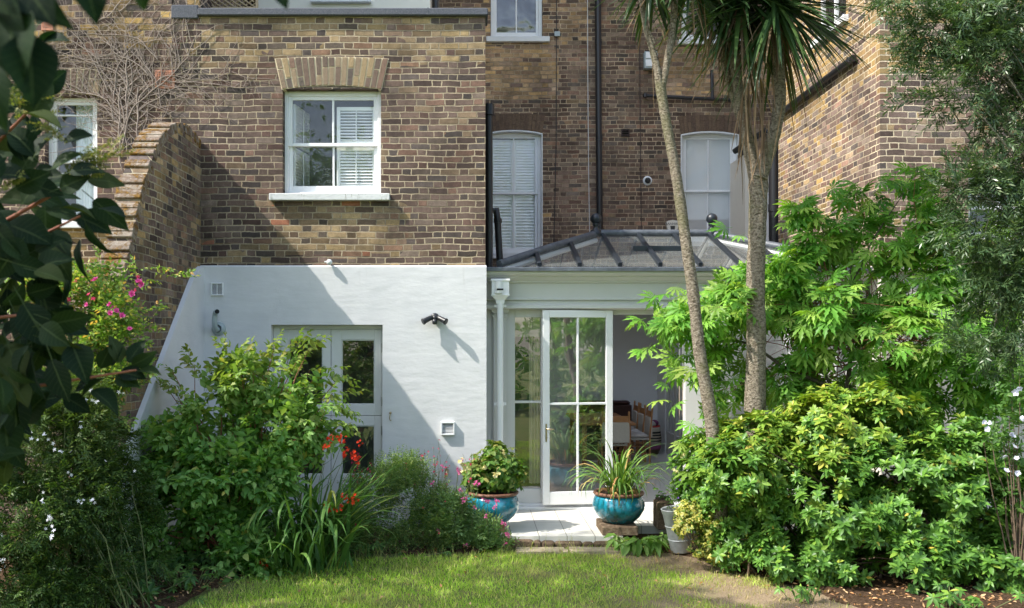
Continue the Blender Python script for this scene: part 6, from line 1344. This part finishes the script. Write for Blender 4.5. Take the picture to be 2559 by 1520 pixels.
trunk([(1888, 440, .075), (1868, 350, .062), (1850, 250, .055), (1835, 150, .05), (1830, 60, .05)], yB + .02, 'branch', cb); trunk([(1898, 445, .075), (1930, 350, .066), (1948, 260, .062), (1945, 160, .06), (1935, 60, .06)], yB - .05, 'branch', cb)
trunk([(1866, 350, .04), (1845, 280, .04), (1820, 190, .04), (1800, 90, .04)], yB + .15, 'branch', cb)
rosette(at(1935, 0, yB - .1), 320, .8, 1.3, cb, 7, dead=45, deadlen=1.2); rosette(at(1850, -10, yB), 200, .7, 1.1, cb, 9, dead=40, deadlen=1.1); rosette(at(1790, 5, yB + .1), 70, .4, .8, cb, 10, dead=10, deadlen=.8)
sd = []; r = random.Random(12)
for i in range(34): sd.append((tuple(at(r.gauss(1878, 22), r.uniform(170, 330), yB - .12)), r.uniform(-2.6, -.5), r.uniform(2.75, 3.12), r.uniform(.25, .85), r.uniform(.005, .011), r.uniform(-.1, .1)))
straps(sd, 'leaf_dead', cb, 'dead_leaves'); adopt(cb)

# ================================================================== olive tree, right edge
leafmat('leaf_olive', [(0, (.035, .075, .03)), (.5, (.065, .115, .045)), (.85, (.10, .16, .065)), (1, (.20, .25, .13))], .25, .35, spec=.5, bright=1.1)
on_ = T([(0, 0, 0), (-.11, .45, .02), (.11, .45, .02), (0, 1, -.08)], [(0, 2, 3, 1)])
osp = [sprig_pairs(on_, 6, .2, .070, .7, .75, .0018, .35, r=random.Random(400 + i)) for i in range(8)]
oy = -2.6
blobs = [(at(2400, 60, oy), (.55, .5, .5)), (at(2540, 150, oy), (.5, .5, .6)), (at(2440, 230, oy), (.5, .4, .28)), (at(2330, 90, oy), (.28, .35, .4)), (at(2540, 470, oy), (.42, .4, .42)), (at(2480, 560, oy), (.4, .4, .38)), (at(2570, 700, oy), (.45, .4, .5)), (at(2480, 700, oy), (.35, .35, .35)), (at(2440, 450, oy), (.25, .25, .2)), (at(2530, 850, oy), (.3, .3, .35)), (at(2380, 480, oy), (.18, .2, .1)), (at(2400, 300, oy), (.3, .2, .08)), (at(2500, 340, oy), (.35, .3, .12)), (at(2700, 300, oy), (.6, .6, 1.6)), (at(2280, -20, oy), (.3, .3, .2)), (at(2480, 80, oy + .3), (.5, .5, .5)), (at(2540, 620, oy + .3), (.4, .4, .6)), (at(2440, 840, oy + .2), (.25, .3, .2))]
P_, D_, O_ = crown(blobs, 4300, 41, .1, 2.8, .0, -.1, .8, .8)
ep, ed = [], []
for (px, py, tx, ty) in ((2430, 160, 2230, 180), (2400, 230, 2250, 245), (2420, 60, 2230, 20), (2400, 120, 2215, 75), (2420, 220, 2280, 215), (2450, 470, 2330, 470), (2450, 400, 2380, 370), (2440, 500, 2300, 420), (2430, 560, 2350, 600), (2470, 640, 2380, 650), (2500, 820, 2400, 860), (2470, 900, 2380, 830), (2400, 30, 2260, -30)):
    a, b = at(px, py, oy), at(tx, ty, oy - .1); d = b - a; k = max(4, int(d.length / .05))
    for i in range(k): u = (i + .5) / k; p = a + d * u; p.z -= .05 * u; ep.append(p); ed.append(d.normalized() + Vector((r.gauss(0, .4), r.gauss(0, .4), r.gauss(0, .4))))
Pa = np.vstack([P_, np.array(ep)]); Da = np.vstack([D_, np.array(ed)])
ol = thing('olive_tree', 'silvery olive branches hanging down the right edge over the brick corner', 'tree', (at(2760, 1400, oy).x, oy, GZ))
fast('foliage', scatter(osp, Pa, Da, jitup(len(Pa), .7), rng.uniform(.75, 1.25, len(Pa)), None, 42), M['leaf_olive'], ol)
simple('bark_olive', (.20, .18, .14), .9, var=.3, scale=14, bump=.02)
m = MB(); ox = at(2740, 800, oy).x; tr_ = [(ox + .1, oy, GZ), (ox, oy, .8), (ox + .05, oy + .05, 1.7), (ox - .05, oy, 2.7), (ox - .2, oy, 3.7), (ox - .3, oy, 4.7), (ox - .3, oy, 5.6)]; m.tube(tr_, [.12, .1, .09, .075, .06, .04, .02], 9); m.build('trunk', M['bark_olive'], ol)
stems(lambda r: Vector(tr_[r.choice([2, 3, 3, 4, 4, 5])]), [Pa[i] for i in np.random.default_rng(7).integers(0, len(Pa), 90)], .016, .003, 13, .06, 'branch', 'bark_olive', ol); adopt(ol)

# ================================================================== hibiscus with pale blue flowers
hiy = -2.95
hib = thing('hibiscus_bush', 'tall shrub at the right edge carrying pale blue white blooms', 'bush', (at(2540, 1400, hiy).x, hiy, GZ))
leafmat('leaf_dark', [(0, (.03, .07, .018)), (.5, (.05, .11, .025)), (1, (.09, .16, .04))], .35, .4)
hsp2 = [sprig_pairs(leaf(.6, .2, .08), 3, .12, .055, 1.0, .8, .002, .35, r=random.Random(500 + i)) for i in range(4)]
blobs = [(at(2550, 1080, hiy), (.2, .25, .3)), (at(2560, 1240, hiy), (.2, .2, .3)), (at(2480, 1090, hiy), (.15, .15, .1)), (at(2570, 960, hiy), (.2, .2, .2))]
P_, D_, O_ = crown(blobs, 150, 51, .2, 3, -.3, .5, .7, .6)
fast('foliage', scatter(hsp2, P_, D_, jitup(len(P_), .5), rng.uniform(.8, 1.2, len(P_)), None, 52), M['leaf_dark'], hib)
stems((at(2550, 1400, hiy).x, hiy, GZ), [P_[i] for i in range(0, len(P_), 8)], .008, .003, 14, .02, 'stem', 'bark_twig', hib)
flowers('flower', [join([flower_temp(5, .9, .55, r=random.Random(i)), xf(flower_temp(4, .8, .9, r=random.Random(i + 4)), Matrix.Scale(.6, 4))]) for i in range(3)], [at(x_, y_, hiy - .3) for x_, y_ in ((2458, 1055), (2476, 1058), (2468, 1072), (2530, 1090), (2526, 1082), (2510, 1138), (2540, 1146), (2514, 1178), (2542, 1182), (2546, 970), (2540, 980), (2534, 1118), (2550, 1045))], 'petal_blue', hib, .034, seed=15, face=(-.4, -1, .1)); adopt(hib)

# ================================================================== foreground smoke bush, left edge
leafmat('leaf_smoke', [(0, (.010, .03, .014)), (.5, (.02, .05, .02)), (.85, (.035, .07, .022)), (1, (.08, .11, .03))], .28, .6, spec=.15, bright=.65)
t = NT('tmp'); bpy.data.materials.remove(t.m)
mm_ = M['leaf_smoke'].node_tree; b_ = mm_.nodes['Principled BSDF']; src = b_.inputs['Base Color'].links[0].from_socket
a1 = mm_.nodes.new('ShaderNodeAttribute'); a1.attribute_name = 'across'; a2 = mm_.nodes.new('ShaderNodeAttribute'); a2.attribute_name = 'along'
def mth(op, a, b=None):
    n = mm_.nodes.new('ShaderNodeMath'); n.operation = op
    for i, v in enumerate((a, b)):
        if v is None: continue
        if isinstance(v, bpy.types.NodeSocket): mm_.links.new(v, n.inputs[i])
        else: n.inputs[i].default_value = v
    return n.outputs[0]
side = mth('FRACT', mth('MULTIPLY', mth('SUBTRACT', a2.outputs['Fac'], mth('MULTIPLY', a1.outputs['Fac'], .22)), 9.0))
v1_ = mth('GREATER_THAN', side, .86); v2_ = mth('LESS_THAN', a1.outputs['Fac'], .07); vv_ = mth('MAXIMUM', mth('MULTIPLY', v1_, .35), v2_)
mx_ = mm_.nodes.new('ShaderNodeMix'); mx_.data_type = 'RGBA'; mx_.inputs[7].default_value = (.09, .13, .05, 1); mm_.links.new(mth('MULTIPLY', vv_, .55), mx_.inputs[0]); mm_.links.new(src, mx_.inputs[6]); mm_.links.new(mx_.outputs[2], b_.inputs['Base Color'])
bp_ = mm_.nodes.new('ShaderNodeBump'); bp_.inputs['Distance'].default_value = .002; mm_.links.new(mth('MULTIPLY', vv_, -1.0), bp_.inputs['Height']); mm_.links.new(bp_.outputs[0], b_.inputs['Normal'])
def veins(o):
    n = len(o.data.vertices) // 44; ac = np.array([1, .5, 0, .5, 1] * 8 + [0] * 4, np.float32); al = np.array([i / 7 for i in range(8) for _ in range(5)] + [0] * 4, np.float32)
    for nm, v in (('across', ac), ('along', al)): a = o.data.attributes.new(nm, 'FLOAT', 'POINT'); a.data.foreach_set('value', np.tile(v, n))
def bigleaf(w=.66, droop=.3, fold=.12, n=7):
    V_ = []; F_ = []
    for i in range(n + 1):
        u = i / n; ww = w / 2 * math.sin(math.pi * min(1, u * .96 + .04) ** .82) * (1.0 if u < .9 else .8); z = -droop * u * u
        for s_, k in ((-1, 1), (-.5, .5), (0, 0), (.5, .5), (1, 1)): V_.append((s_ * ww, u, z + fold * k * math.sin(math.pi * u) + .012 * math.sin(i * 2.1 + s_ * 3)))
    for i in range(n):
        for j in range(4): a = 5 * i + j; F_.append((a, a+1, a+6, a+5))
    F_2 = list(F_); o = len(V_); V_ += [(-.015, 0, 0), (.015, 0, 0), (.01, -.4, 0), (-.01, -.4, 0)]; F_2.append((o, o+1, o+2, o+3)); return T(V_, F_2)
bl = [bigleaf(.62 + .05 * (i % 3), .1 + .12 * (i % 4), .06 + .05 * (i % 3)) for i in range(6)]
smk = thing('smoke_bush', 'large leaved dark bush hanging into the near left edge of the view', 'bush', (-2.4, -8.6, GZ))
fy = -8.3; Pp, Dd, Ss = [], [], []; r = random.Random(19)
def put(px, py, Y, ang, s_, tilt=None): Pp.append(at(px, py, Y)); a = R(ang); Dd.append((math.cos(a), r.uniform(-.35, .35), math.sin(a))); Ss.append(s_)
# hand placed silhouette leaves: (px, py base, direction in the picture, size)
for (px, py, an, s_) in ((190, 540, -20, .11), (235, 500, -40, .12), (215, 560, -75, .12), (250, 520, -15, .09), (150, 470, 20, .10), (160, 350, 10, .09), (80, 290, 60, .12), (100, 230, 40, .10), (60, 210, 15, .10), (130, 420, 30, .10), (90, 380, 70, .10), (60, 400, 110, .10), (30, 210, 150, .1), (200, 600, -100, .12), (120, 600, -60, .14), (150, 650, -80, .14), (90, 700, -70, .16), (60, 760, -60, .15), (110, 800, -85, .15), (80, 880, -80, .15), (50, 930, -95, .16), (20, 860, -60, .15), (30, 980, -75, .15), (130, 900, -70, .13), (10, 1040, -80, .14), (90, 110, 40, .09), (110, 100, 5, .08), (95, 60, 60, .09), (20, 330, 150, .12), (40, 470, 20, .12), (20, 560, -20, .14), (60, 620, -50, .14), (150, 520, 0, .10), (175, 430, 15, .09), (220, 450, 5, .1), (180, 860, -60, .12), (130, 780, -45, .12)):
    put(px, py, fy + r.uniform(-.1, .15), an, s_)
fr_ = np.random.default_rng(61)
for i in range(520):
    py = fr_.uniform(240, 1150); lim = np.interp(py, [240, 420, 560, 700, 900, 1050, 1150], [60, 110, 170, 130, 130, 60, 20]); px = fr_.uniform(-420, lim); put(px, py, fy + fr_.uniform(-.15, .9), fr_.uniform(-150, 60) if py > 500 else fr_.uniform(-40, 160), fr_.uniform(.08, .13))
# purple-tinged spray reaching right
for (px, py, an, s_) in ((250, 920, 60, .085), (280, 915, 80, .09), (300, 905, 100, .09), (320, 905, 60, .09), (330, 912, 20, .08), (345, 925, 0, .08), (300, 930, -10, .09), (260, 945, -150, .09), (240, 950, -160, .10), (230, 975, -30, .11), (290, 940, -20, .09), (210, 940, 100, .09), (160, 990, -30, .10), (180, 965, -170, .09)): put(px, py, fy + .2, an, s_)
g = scatter(bl, np.array([tuple(p) for p in Pp]), np.array(Dd), np.random.default_rng(3).normal(size=(len(Pp), 3)) * .45 + np.array([[.1, -.75, .5]]), np.array(Ss), None, 62)
veins(fast('foliage', g, M['leaf_smoke'], smk, True))
# out of focus leaves right in front of the lens side
Pp, Dd, Ss = [], [], []
ny = -9.75
for (px, py, an, s_) in ((-45, -30, -60, .12), (-110, 40, -25, .11), (20, 10, -78, .115), (70, 85, -82, .10), (205, -70, -72, .07), (340, -48, -75, .04), (-30, 150, -80, .09), (-60, -60, -20, .13), (20, -90, -50, .11), (690, -30, -60, .032)): put(px, py, ny, an, s_)
g = scatter(bl, np.array([tuple(p) for p in Pp]), np.array(Dd), np.random.default_rng(8).normal(size=(len(Pp), 3)) * .2 + np.array([[.1, -.9, .3]]), np.array(Ss), None, 63); veins(fast('near_leaves', g, M['leaf_smoke'], smk, True))
leafmat('leaf_plume', [(0, (.06, .08, .02)), (.6, (.12, .14, .035)), (1, (.20, .16, .06))], .3, .6)
psp = [sprig_pairs(quadleaf(.7, .1), 7, .06, .012, 1.0, .6, .0012, .5, r=random.Random(600 + i)) for i in range(4)]
ep, ed = [], []
for (px, py, tx, ty, n, wd) in ((150, 440, 285, 385, 26, .02), (160, 410, 230, 415, 16, .02), (0, 260, 110, 250, 22, .03), (60, 310, 130, 320, 14, .02), (0, 480, 45, 460, 8, .02), (170, 425, 275, 365, 14, .012)):
    a, b = at(px, py, fy - .05), at(tx, ty, fy - .05)
    for k in range(n): u = r.random(); ep.append(a.lerp(b, u) + Vector((r.gauss(0, wd * (1.1 - u)), r.gauss(0, wd), r.gauss(0, wd * (1.1 - u))))); ed.append((b - a).normalized() + Vector((r.gauss(0, .3), r.gauss(0, .3), r.gauss(0, .3))))
e = np.array(ep); fast('seed_plume', scatter(psp, e, np.array(ed), jitup(len(e), 1), rng.uniform(.7, 1.1, len(e)), None, 64), M['leaf_plume'], smk)
m = MB()
for (a, b, c_) in (((-300, 700), (0, 560), (250, 420)), ((-300, 500), (-50, 400), (100, 250)), ((-300, 900), (0, 980), (340, 925)), ((-300, 800), (-50, 800), (110, 780)), ((-300, 500), (-20, 300), (50, 100)), ((-300, 700), (0, 640), (200, 540))): m.tube([at(*a, fy + .4), at(*b, fy + .15), at(*c_, fy)], [.014, .007, .003], 6)
m.tube([(-2.4, -8.6, GZ), (-2.3, -8.2, 1.2), at(-300, 700, fy + .4)], [.05, .04, .02], 8); m.build('branch', M['twig_red'], smk); adopt(smk)

# ================================================================== bucket, planter, low plants
t = NT('galvanised'); f = t.noise(11, 4, .6); c = t.ramp(f, [(.35, (.30, .32, .33)), (.65, (.46, .48, .49))]); t.p(c, .5, .35, .5); M['galvanised'] = t.m
by_ = -1.45; bt = at(1693, 1272, by_); bbm = at(1702, 1388, by_); bbm.z = GZ + .02
bk = thing('bucket', 'tall tapered galvanised bucket tilting beside the golden shrub', 'bucket', bbm)
h_ = bt.z - bbm.z; m = MB(); m.lathe([(0, 0), (.10, 0), (.104, .01), (.155, h_ * .9), (.16, h_ * .91), (.165, h_), (.172, h_ + .008), (.165, h_ + .012), (.158, h_ - .004), (.15, h_ * .85)], (0, 0, 0), 32); m.build('body', M['galvanised'], bk)
for q in (.3, .62): m = MB(); m.lathe([(.104 + .051 * q / .9, h_ * q - .006), (.109 + .051 * q / .9, h_ * q), (.104 + .051 * q / .9, h_ * q + .006)], (0, 0, 0), 32); m.build('hoop', M['galvanised'], bk)
m = MB(); m.lathe([(.152, h_ * .88), (0, h_ * .9)], (0, 0, 0), 20); m.build('soil', M['compost'], bk); bk.rotation_euler = (0, R(-5), 0)
# trailing violet flowered plant above it
leafmat('leaf_small', [(0, (.04, .09, .02)), (.5, (.07, .14, .03)), (1, (.14, .22, .05))], .35, .45)
tiny = [sprig_pairs(quadleaf(.75, .1), 4, .07, .018, 1.0, .8, .001, .4, r=random.Random(700 + i)) for i in range(4)]
vy2 = -1.62; blobs = [(at(1720, 1225, vy2), (.17, .15, .13)), (at(1705, 1255, vy2), (.12, .12, .1)), (at(1745, 1200, vy2), (.1, .1, .14))]; P_, D_, O_ = crown(blobs, 330, 71, .3, 4, -.4, .5, .8, .6)
vp = thing('bellflower_plant', 'small trailing plant with violet bells spilling over the grey bucket', 'plant', at(1715, 1275, vy2)); fast('foliage', scatter(tiny, P_, D_, jitup(len(P_), .6), rng.uniform(.8, 1.2, len(P_)), None, 71), M['leaf_small'], vp)
flowers('flower', [flower_temp(5, .6, .4, r=random.Random(i)) for i in range(3)], [at(x_, y_, vy2 - .16) for x_, y_ in ((1722, 1208), (1718, 1214), (1726, 1220), (1690, 1222), (1742, 1240), (1694, 1244), (1738, 1252), (1736, 1230), (1700, 1200), (1728, 1196))], 'petal_violet', vp, .016, seed=16)
flowers('yellow_flower', [flower_temp(5, .6, .4, r=random.Random(i + 8)) for i in range(3)], [at(x_, y_, vy2 - .16) for x_, y_ in ((1690, 1179), (1683, 1174), (1702, 1142), (1706, 1134), (1710, 1137), (1694, 1180), (1704, 1256), (1710, 1252))], 'petal_cream', vp, .022, seed=17); adopt(vp)
# rustic planter with young leaves by the door opening
py_ = -.75; px0, px1 = X(1637, py_), X(1680, py_)
pl = thing('rustic_planter', 'rough mossy stone trough with seedlings at the foot of the doorway', 'planter', ((px0 + px1) / 2, py_, .01))
m = MB(); m.bbox(px0, px1, py_ - .12, py_ + .12, .003, Z(1250, py_), .015); m.build('trough', M['step_stone'], pl)
m = MB(); m.bbox(px0 + .02, px1 - .02, py_ - .1, py_ + .1, Z(1250, py_) + .001, Z(1246, py_), .004); m.build('soil', M['compost'], pl); adopt(pl)
sdl = thing('seedling_plant', 'sparse round leaved seedlings standing in the mossy stone trough', 'plant', ((px0 + px1) / 2, py_, Z(1246, py_)))
hs = [xf(whorl(leaf(.75, .1, .05), 4, .055, -.3, r=random.Random(i)), Matrix.Rotation(R(-80), 4, 'X')) for i in range(3)]
pp = np.array([tuple(at(x_, y_, py_ - .05)) for x_, y_ in ((1638, 1220), (1650, 1228), (1660, 1232), (1672, 1226), (1655, 1238), (1645, 1236), (1668, 1240), (1676, 1238))]); fast('foliage', scatter(hs, pp, np.tile([[0, -.3, 1.]], (8, 1)) + rng.normal(size=(8, 3)) * .3, jitup(8, .5), np.full(8, 1.0), None, 5), M['leaf_dark'], sdl)
stems(((px0 + px1) / 2, py_, Z(1248, py_)), [tuple(p) for p in pp], .002, .0015, 3, .1, 'stem', 'twig_red', sdl); adopt(sdl)
# broad-leaved lily-like clump right of the stone block
leafmat('leaf_lily', [(0, (.06, .12, .025)), (.5, (.10, .19, .04)), (1, (.17, .26, .07))], .4, .4)
ly = -1.38; lsp = [xf(whorl(leaf(.34, .25, .06), 6, .22, -.5, r=random.Random(i)), Matrix.Rotation(R(-90), 4, 'X')) for i in range(4)]
pos = np.array([(X(px, ly), ly + r.uniform(-.15, .15), GZ + .10 + r.uniform(0, .07)) for px in (1560, 1582, 1600, 1622, 1640, 1655, 1590, 1612, 1545, 1665, 1575, 1630, 1535, 1550, 1570, 1605, 1615, 1645)])
ll = thing('lily_plant', 'low clump of pale green pointed leaves between stone block and bucket', 'plant', (X(1610, ly), ly, GZ)); fast('foliage', scatter(lsp, pos, np.tile([[0, -.25, 1.]], (len(pos), 1)) + rng.normal(size=(len(pos), 3)) * .25, jitup(len(pos), .6), rng.uniform(.7, 1.05, len(pos)), None, 81), M['leaf_lily'], ll)
m = MB()
for p in pos: m.tube([(X(1610, ly), ly, GZ), tuple(p)], .006, 5)
m.build('stem', M['bark_green'], ll); adopt(ll)
# low plants at the foot of the jasmine
leafmat('leaf_low', [(0, (.025, .065, .02)), (.5, (.045, .10, .028)), (1, (.08, .15, .04))], .3, .45)
def lowplant(lab, px, py, n, s_, spr, mat, seed, name='ground_plant', lf_=None, flat=-.2):
    r = random.Random(seed); s0 = (CAMZ - GZ) * F / (py - CY); Yb = s0 + CAMY; c = Vector((X(px, Yb), Yb, GZ)); t_ = thing(name, lab, 'plant', c)
    sp = [xf(whorl(lf_ or leaf(.36, .2, .06), 7, s_, flat, r=random.Random(seed + i)), Matrix.Rotation(R(-90), 4, 'X')) for i in range(3)]
    pos = np.array([(c.x + r.gauss(0, spr), c.y + r.gauss(0, spr * .7), GZ + r.uniform(.05, .2)) for _ in range(n)]); fast('foliage', scatter(sp, pos, np.tile([[0, -.35, 1.]], (n, 1)) + np.random.default_rng(seed).normal(size=(n, 3)) * .35, jitup(n, .5), np.random.default_rng(seed).uniform(.7, 1.1, n), None, seed), M[mat], t_)
    m = MB()
    for p in pos: m.tube([(c.x + (p[0]-c.x) * .5, c.y + (p[1]-c.y) * .5, GZ), tuple(p)], .004, 5)
    m.build('stem', M['bark_green'], t_); adopt(t_); return t_
lowplant('low palmate leaved clump on the soil in the bottom left, nearest the lawn edge', 320, 1500, 16, .10, .12, 'leaf_low', 3)
lowplant('taller clump of narrow dark leaves in shade left of the grass', 300, 1455, 20, .14, .13, 'leaf_low', 4, lf_=leaf(.24, .3, .05))
lowplant('dark leafy seedlings filling the bare soil between jasmine and lawn', 400, 1425, 60, .10, .36, 'leaf_low', 14)
lowplant('low green shoots at the very bottom left corner below the jasmine', 230, 1515, 50, .10, .38, 'leaf_low', 15)
lowplant('mixed small leaves under the left side of the mock orange bush', 520, 1420, 26, .07, .25, 'leaf_small', 16)
lowplant('ivy like leaves creeping at the lawn edge below the mock orange bush', 470, 1475, 46, .07, .26, 'leaf_small', 6)
lowplant('small glossy seedling bush at the very bottom in front of the choisya', 2010, 1510, 10, .08, .1, 'leaf_choisya', 8)
lowplant('short leafy sprouts under the salvia along the lawn edge', 930, 1395, 30, .06, .22, 'leaf_dark', 9)
lowplant('sprawling low leaves at the bottom right corner beneath the choisya', 2380, 1530, 16, .09, .2, 'leaf_choisya', 10)

# ================================================================== grass and litter
def inpoly(x, y, poly):
    c = False; n = len(poly)
    for i in range(n):
        (x1, y1), (x2, y2) = poly[i], poly[(i+1) % n]
        if (y1 > y) != (y2 > y) and x < (x2-x1) * (y-y1) / (y2-y1) + x1: c = not c
    return c
leafmat('grass_blade', [(0, (.13, .22, .03)), (.4, (.20, .31, .045)), (.75, (.29, .37, .07)), (.9, (.38, .38, .13)), (1, (.52, .43, .22))], .45, .7, [(0, (.46, .37, .19)), (.6, (.55, .44, .25)), (1, (.24, .3, .09))], spec=.12, bright=1.9)
gr = np.random.default_rng(91); Gp, Gd, Gs, Gt = [], [], [], []
while len(Gp) < 90000:
    y = -8.2 + 7.1 * gr.random() ** .8; x = gr.uniform(-3.2, 4.2)
    if y > -1.22 and x > .2: continue
    if inpoly(x, y, bedL) or inpoly(x, y, bedR): 
        if gr.random() > .02: continue
    if (.42 < x < 1.75 and -1.55 < y < -1.26) and gr.random() > .12: continue
    bare = mnoise.noise((x * 1.1 + 5, y * 1.4, 0)) * .9 + mnoise.noise((x * 4, y * 4, 2)) * .55 + max(0, x - .6) * .42 + max(0, y + 2.6) * .12
    if bare > .35 and gr.random() < min(.85, (bare - .35) * 1.6): continue
    Gp.append((x, y, gh(x, y) - .004)); Gd.append((gr.normal() * .45, gr.normal() * .45, 1)); Gs.append(gr.uniform(.025, .055) * (1 + .7 * max(0, mnoise.noise((x * 2.5, y * 2.5, 9)))) * (1.6 if gr.random() < .04 else 1)); Gt.append(np.clip((bare - .1) * 1.1 + gr.normal() * .15, 0, 1))
bl_ = T([(-.06, 0, 0), (.06, 0, 0), (.045, .5, .08), (-.045, .5, .08), (0, 1, .28)], [(0, 1, 2, 3), (3, 2, 4)])
g = scatter([bl_], np.array(Gp), np.array(Gd), gr.normal(size=(len(Gp), 3)), np.array(Gs), np.array(Gt), 92); tag(fast('grass', g, M['grass_blade']), kind='stuff')
# long seeding stalks along the lawn edge
Gp = np.array([(x_, (-1.75 if x_ < .2 else -1.4) - gr.uniform(0, .45), GZ) for x_ in gr.uniform(-2.2, 1.6, 260)]); tall = T([(-.01, 0, 0), (.01, 0, 0), (.006, .7, .05), (-.006, .7, .05), (0, 1, .2)], [(0, 1, 2, 3), (3, 2, 4)])
g = scatter([tall], Gp, gr.normal(size=(len(Gp), 3)) * .35 + [[0, 0, 1]], gr.normal(size=(len(Gp), 3)), gr.uniform(.1, .26, len(Gp)), np.ones(len(Gp)) * .7, 93); tag(fast('tall_grass', g, M['grass_blade']), kind='stuff')
leafmat('litter_leaf', [(0, (.16, .08, .035)), (.4, (.27, .15, .07)), (.8, (.40, .27, .15)), (.95, (.42, .16, .05)), (1, (.5, .3, .1))], .15, .8)
Lp, n_ = [], 0
for i in range(5200):
    y = gr.uniform(-4.2, -.9); x = gr.uniform(1.5, 6) if i % 3 else gr.uniform(-4.2, .4)
    if inpoly(x, y, bedR) or inpoly(x, y, bedL): Lp.append((x, y, gh(x, y) + .035 + gr.random() * .015))
for i in range(170):
    y = gr.uniform(-4.2, -1.5); x = gr.uniform(-2.6, 3.2)
    if not inpoly(x, y, bedL): Lp.append((x, y, gh(x, y) + .03))
Lp = np.array(Lp); g = scatter([leaf(.5, .25, .12), leaf(.4, -.2, .15), narrow(.2, .2)], Lp, gr.normal(size=(len(Lp), 3)) * [[1, 1, .25]], gr.normal(size=(len(Lp), 3)) * .4 + [[0, 0, 1]], gr.uniform(.02, .06, len(Lp)), None, 94); tag(fast('leaf_litter', g, M['litter_leaf']), kind='stuff')

# ================================================================== garden trees behind the viewer (seen mirrored in the glass) and at the left
def bigtree(lab, c, h, rad, seed, n=1500, ls=.28):
    t_ = thing('garden_tree', lab, 'tree', c, 'garden trees mirrored in the window glass'); r = np.random.default_rng(seed)
    blobs = [((c[0] + r.normal() * rad * .45, c[1] + r.normal() * rad * .3, h * r.uniform(.35, .9)), (rad * r.uniform(.4, .65),) * 3) for _ in range(12)]
    P_, D_, O_ = crown(blobs, n, seed, .5, .8, -.2, .4, .8, .6, .8)
    q = [sprig_pairs(leaf(.6, .2, .1), 4, ls * 1.6, ls * .6, 1.0, .8, .01, .4, r=random.Random(seed + i)) for i in range(3)]
    fast('foliage', scatter(q, P_, D_, jitup(len(P_), .6), rng.uniform(.8, 1.3, len(P_)), None, seed), M['leaf_bush'], t_)
    m = MB(); m.tube([(c[0], c[1], GZ), (c[0] + .1, c[1], h * .3), (c[0], c[1], h * .7)], [.2, .15, .08], 9); m.build('trunk', M['bark_maple'], t_)
    stems((c[0], c[1], h * .35), [P_[i] for i in range(0, n, n // 24)], .06, .015, seed, .05, 'branch', 'bark_maple', t_); adopt(t_)
hd = thing('added_hedge', 'long green hedge behind the viewer, added to darken the door glass reflections', 'hedge', (0, -16.5, GZ))  # unseen hedge, added so the glass mirrors dark green
P_, D_, O_ = crown([((x_, -16.5, 1.0), (1.6, .6, 1.7)) for x_ in range(-12, 15, 2)], 4200, 131, .6, 1.5, -.3, .4, .9, .5)
fast('foliage', scatter([sprig_pairs(leaf(.6, .2, .1), 4, .3, .13, 1.0, .8, .006, .4, r=random.Random(950 + i)) for i in range(3)], P_, D_, jitup(len(P_), .6), rng.uniform(.8, 1.3, len(P_)), None, 132), M['leaf_bush'], hd)
m = MB(); m.tube([(0, -16.5, GZ), (.05, -16.5, 1.2)], [.08, .04], 8); m.build('trunk', M['bark_maple'], hd); adopt(hd)
bigtree('tall leafy garden tree reflected in the left side windows', (-5.5, -20, GZ), 9.5, 3.4, 3)
bigtree('tall leafy garden tree reflected in the middle windows', (1.0, -22, GZ), 11, 3.8, 4)
bigtree('tall leafy garden tree reflected in the right hand door glass', (8.0, -19, GZ), 9, 3.6, 5)

# overhanging tree left of the frame: throws the dappled shade over jasmine and the near lawn
t_ = thing('overhanging_tree', 'leafy tree left of the view shading the jasmine and the near lawn', 'tree', (-7.4, -7.6, GZ))
blobs = [((-6.2, -7.1, 6.2), (1.3, 1.0, 1.1)), ((-6.8, -7.6, 7.6), (1.6, 1.5, 1.3)), ((-5.4, -8.0, 5.0), (1.1, .9, .8)), ((-7.4, -6.4, 9.0), (1.6, 1.2, 1.3)), ((-5.6, -9.2, 5.4), (1.5, 1.4, 1.2)), ((-8.4, -5.9, 11.0), (1.6, 1.2, 1.3)), ((-4.6, -9.6, 4.6), (1.1, 1.0, .8)), ((-5.8, -6.35, 7.6), (1.2, .8, .9)), ((-4.3, -6.45, 7.6), (1.2, .8, .8)), ((-6.9, -6.2, 7.2), (1.0, .8, .8))]
P_, D_, O_ = crown(blobs, 1900, 101, .3, 1.1, .02, .4, .8, .6, 1)
q = [sprig_pairs(leaf(.6, .2, .1), 4, .3, .12, 1.0, .8, .006, .4, r=random.Random(900 + i)) for i in range(3)]
fast('foliage', scatter(q, P_, D_, jitup(len(P_), .6), rng.uniform(.8, 1.3, len(P_)), None, 102), M['leaf_bush'], t_)
m = MB(); m.tube([(-7.4, -7.6, GZ), (-7.3, -7.5, 3), (-7.0, -7.3, 6), (-7.4, -6.9, 9)], [.2, .16, .11, .05], 9); m.build('trunk', M['bark_maple'], t_)
stems((-7.2, -7.4, 4.0), [P_[i] for i in range(0, 1500, 60)], .05, .012, 17, .05, 'branch', 'bark_maple', t_); adopt(t_)
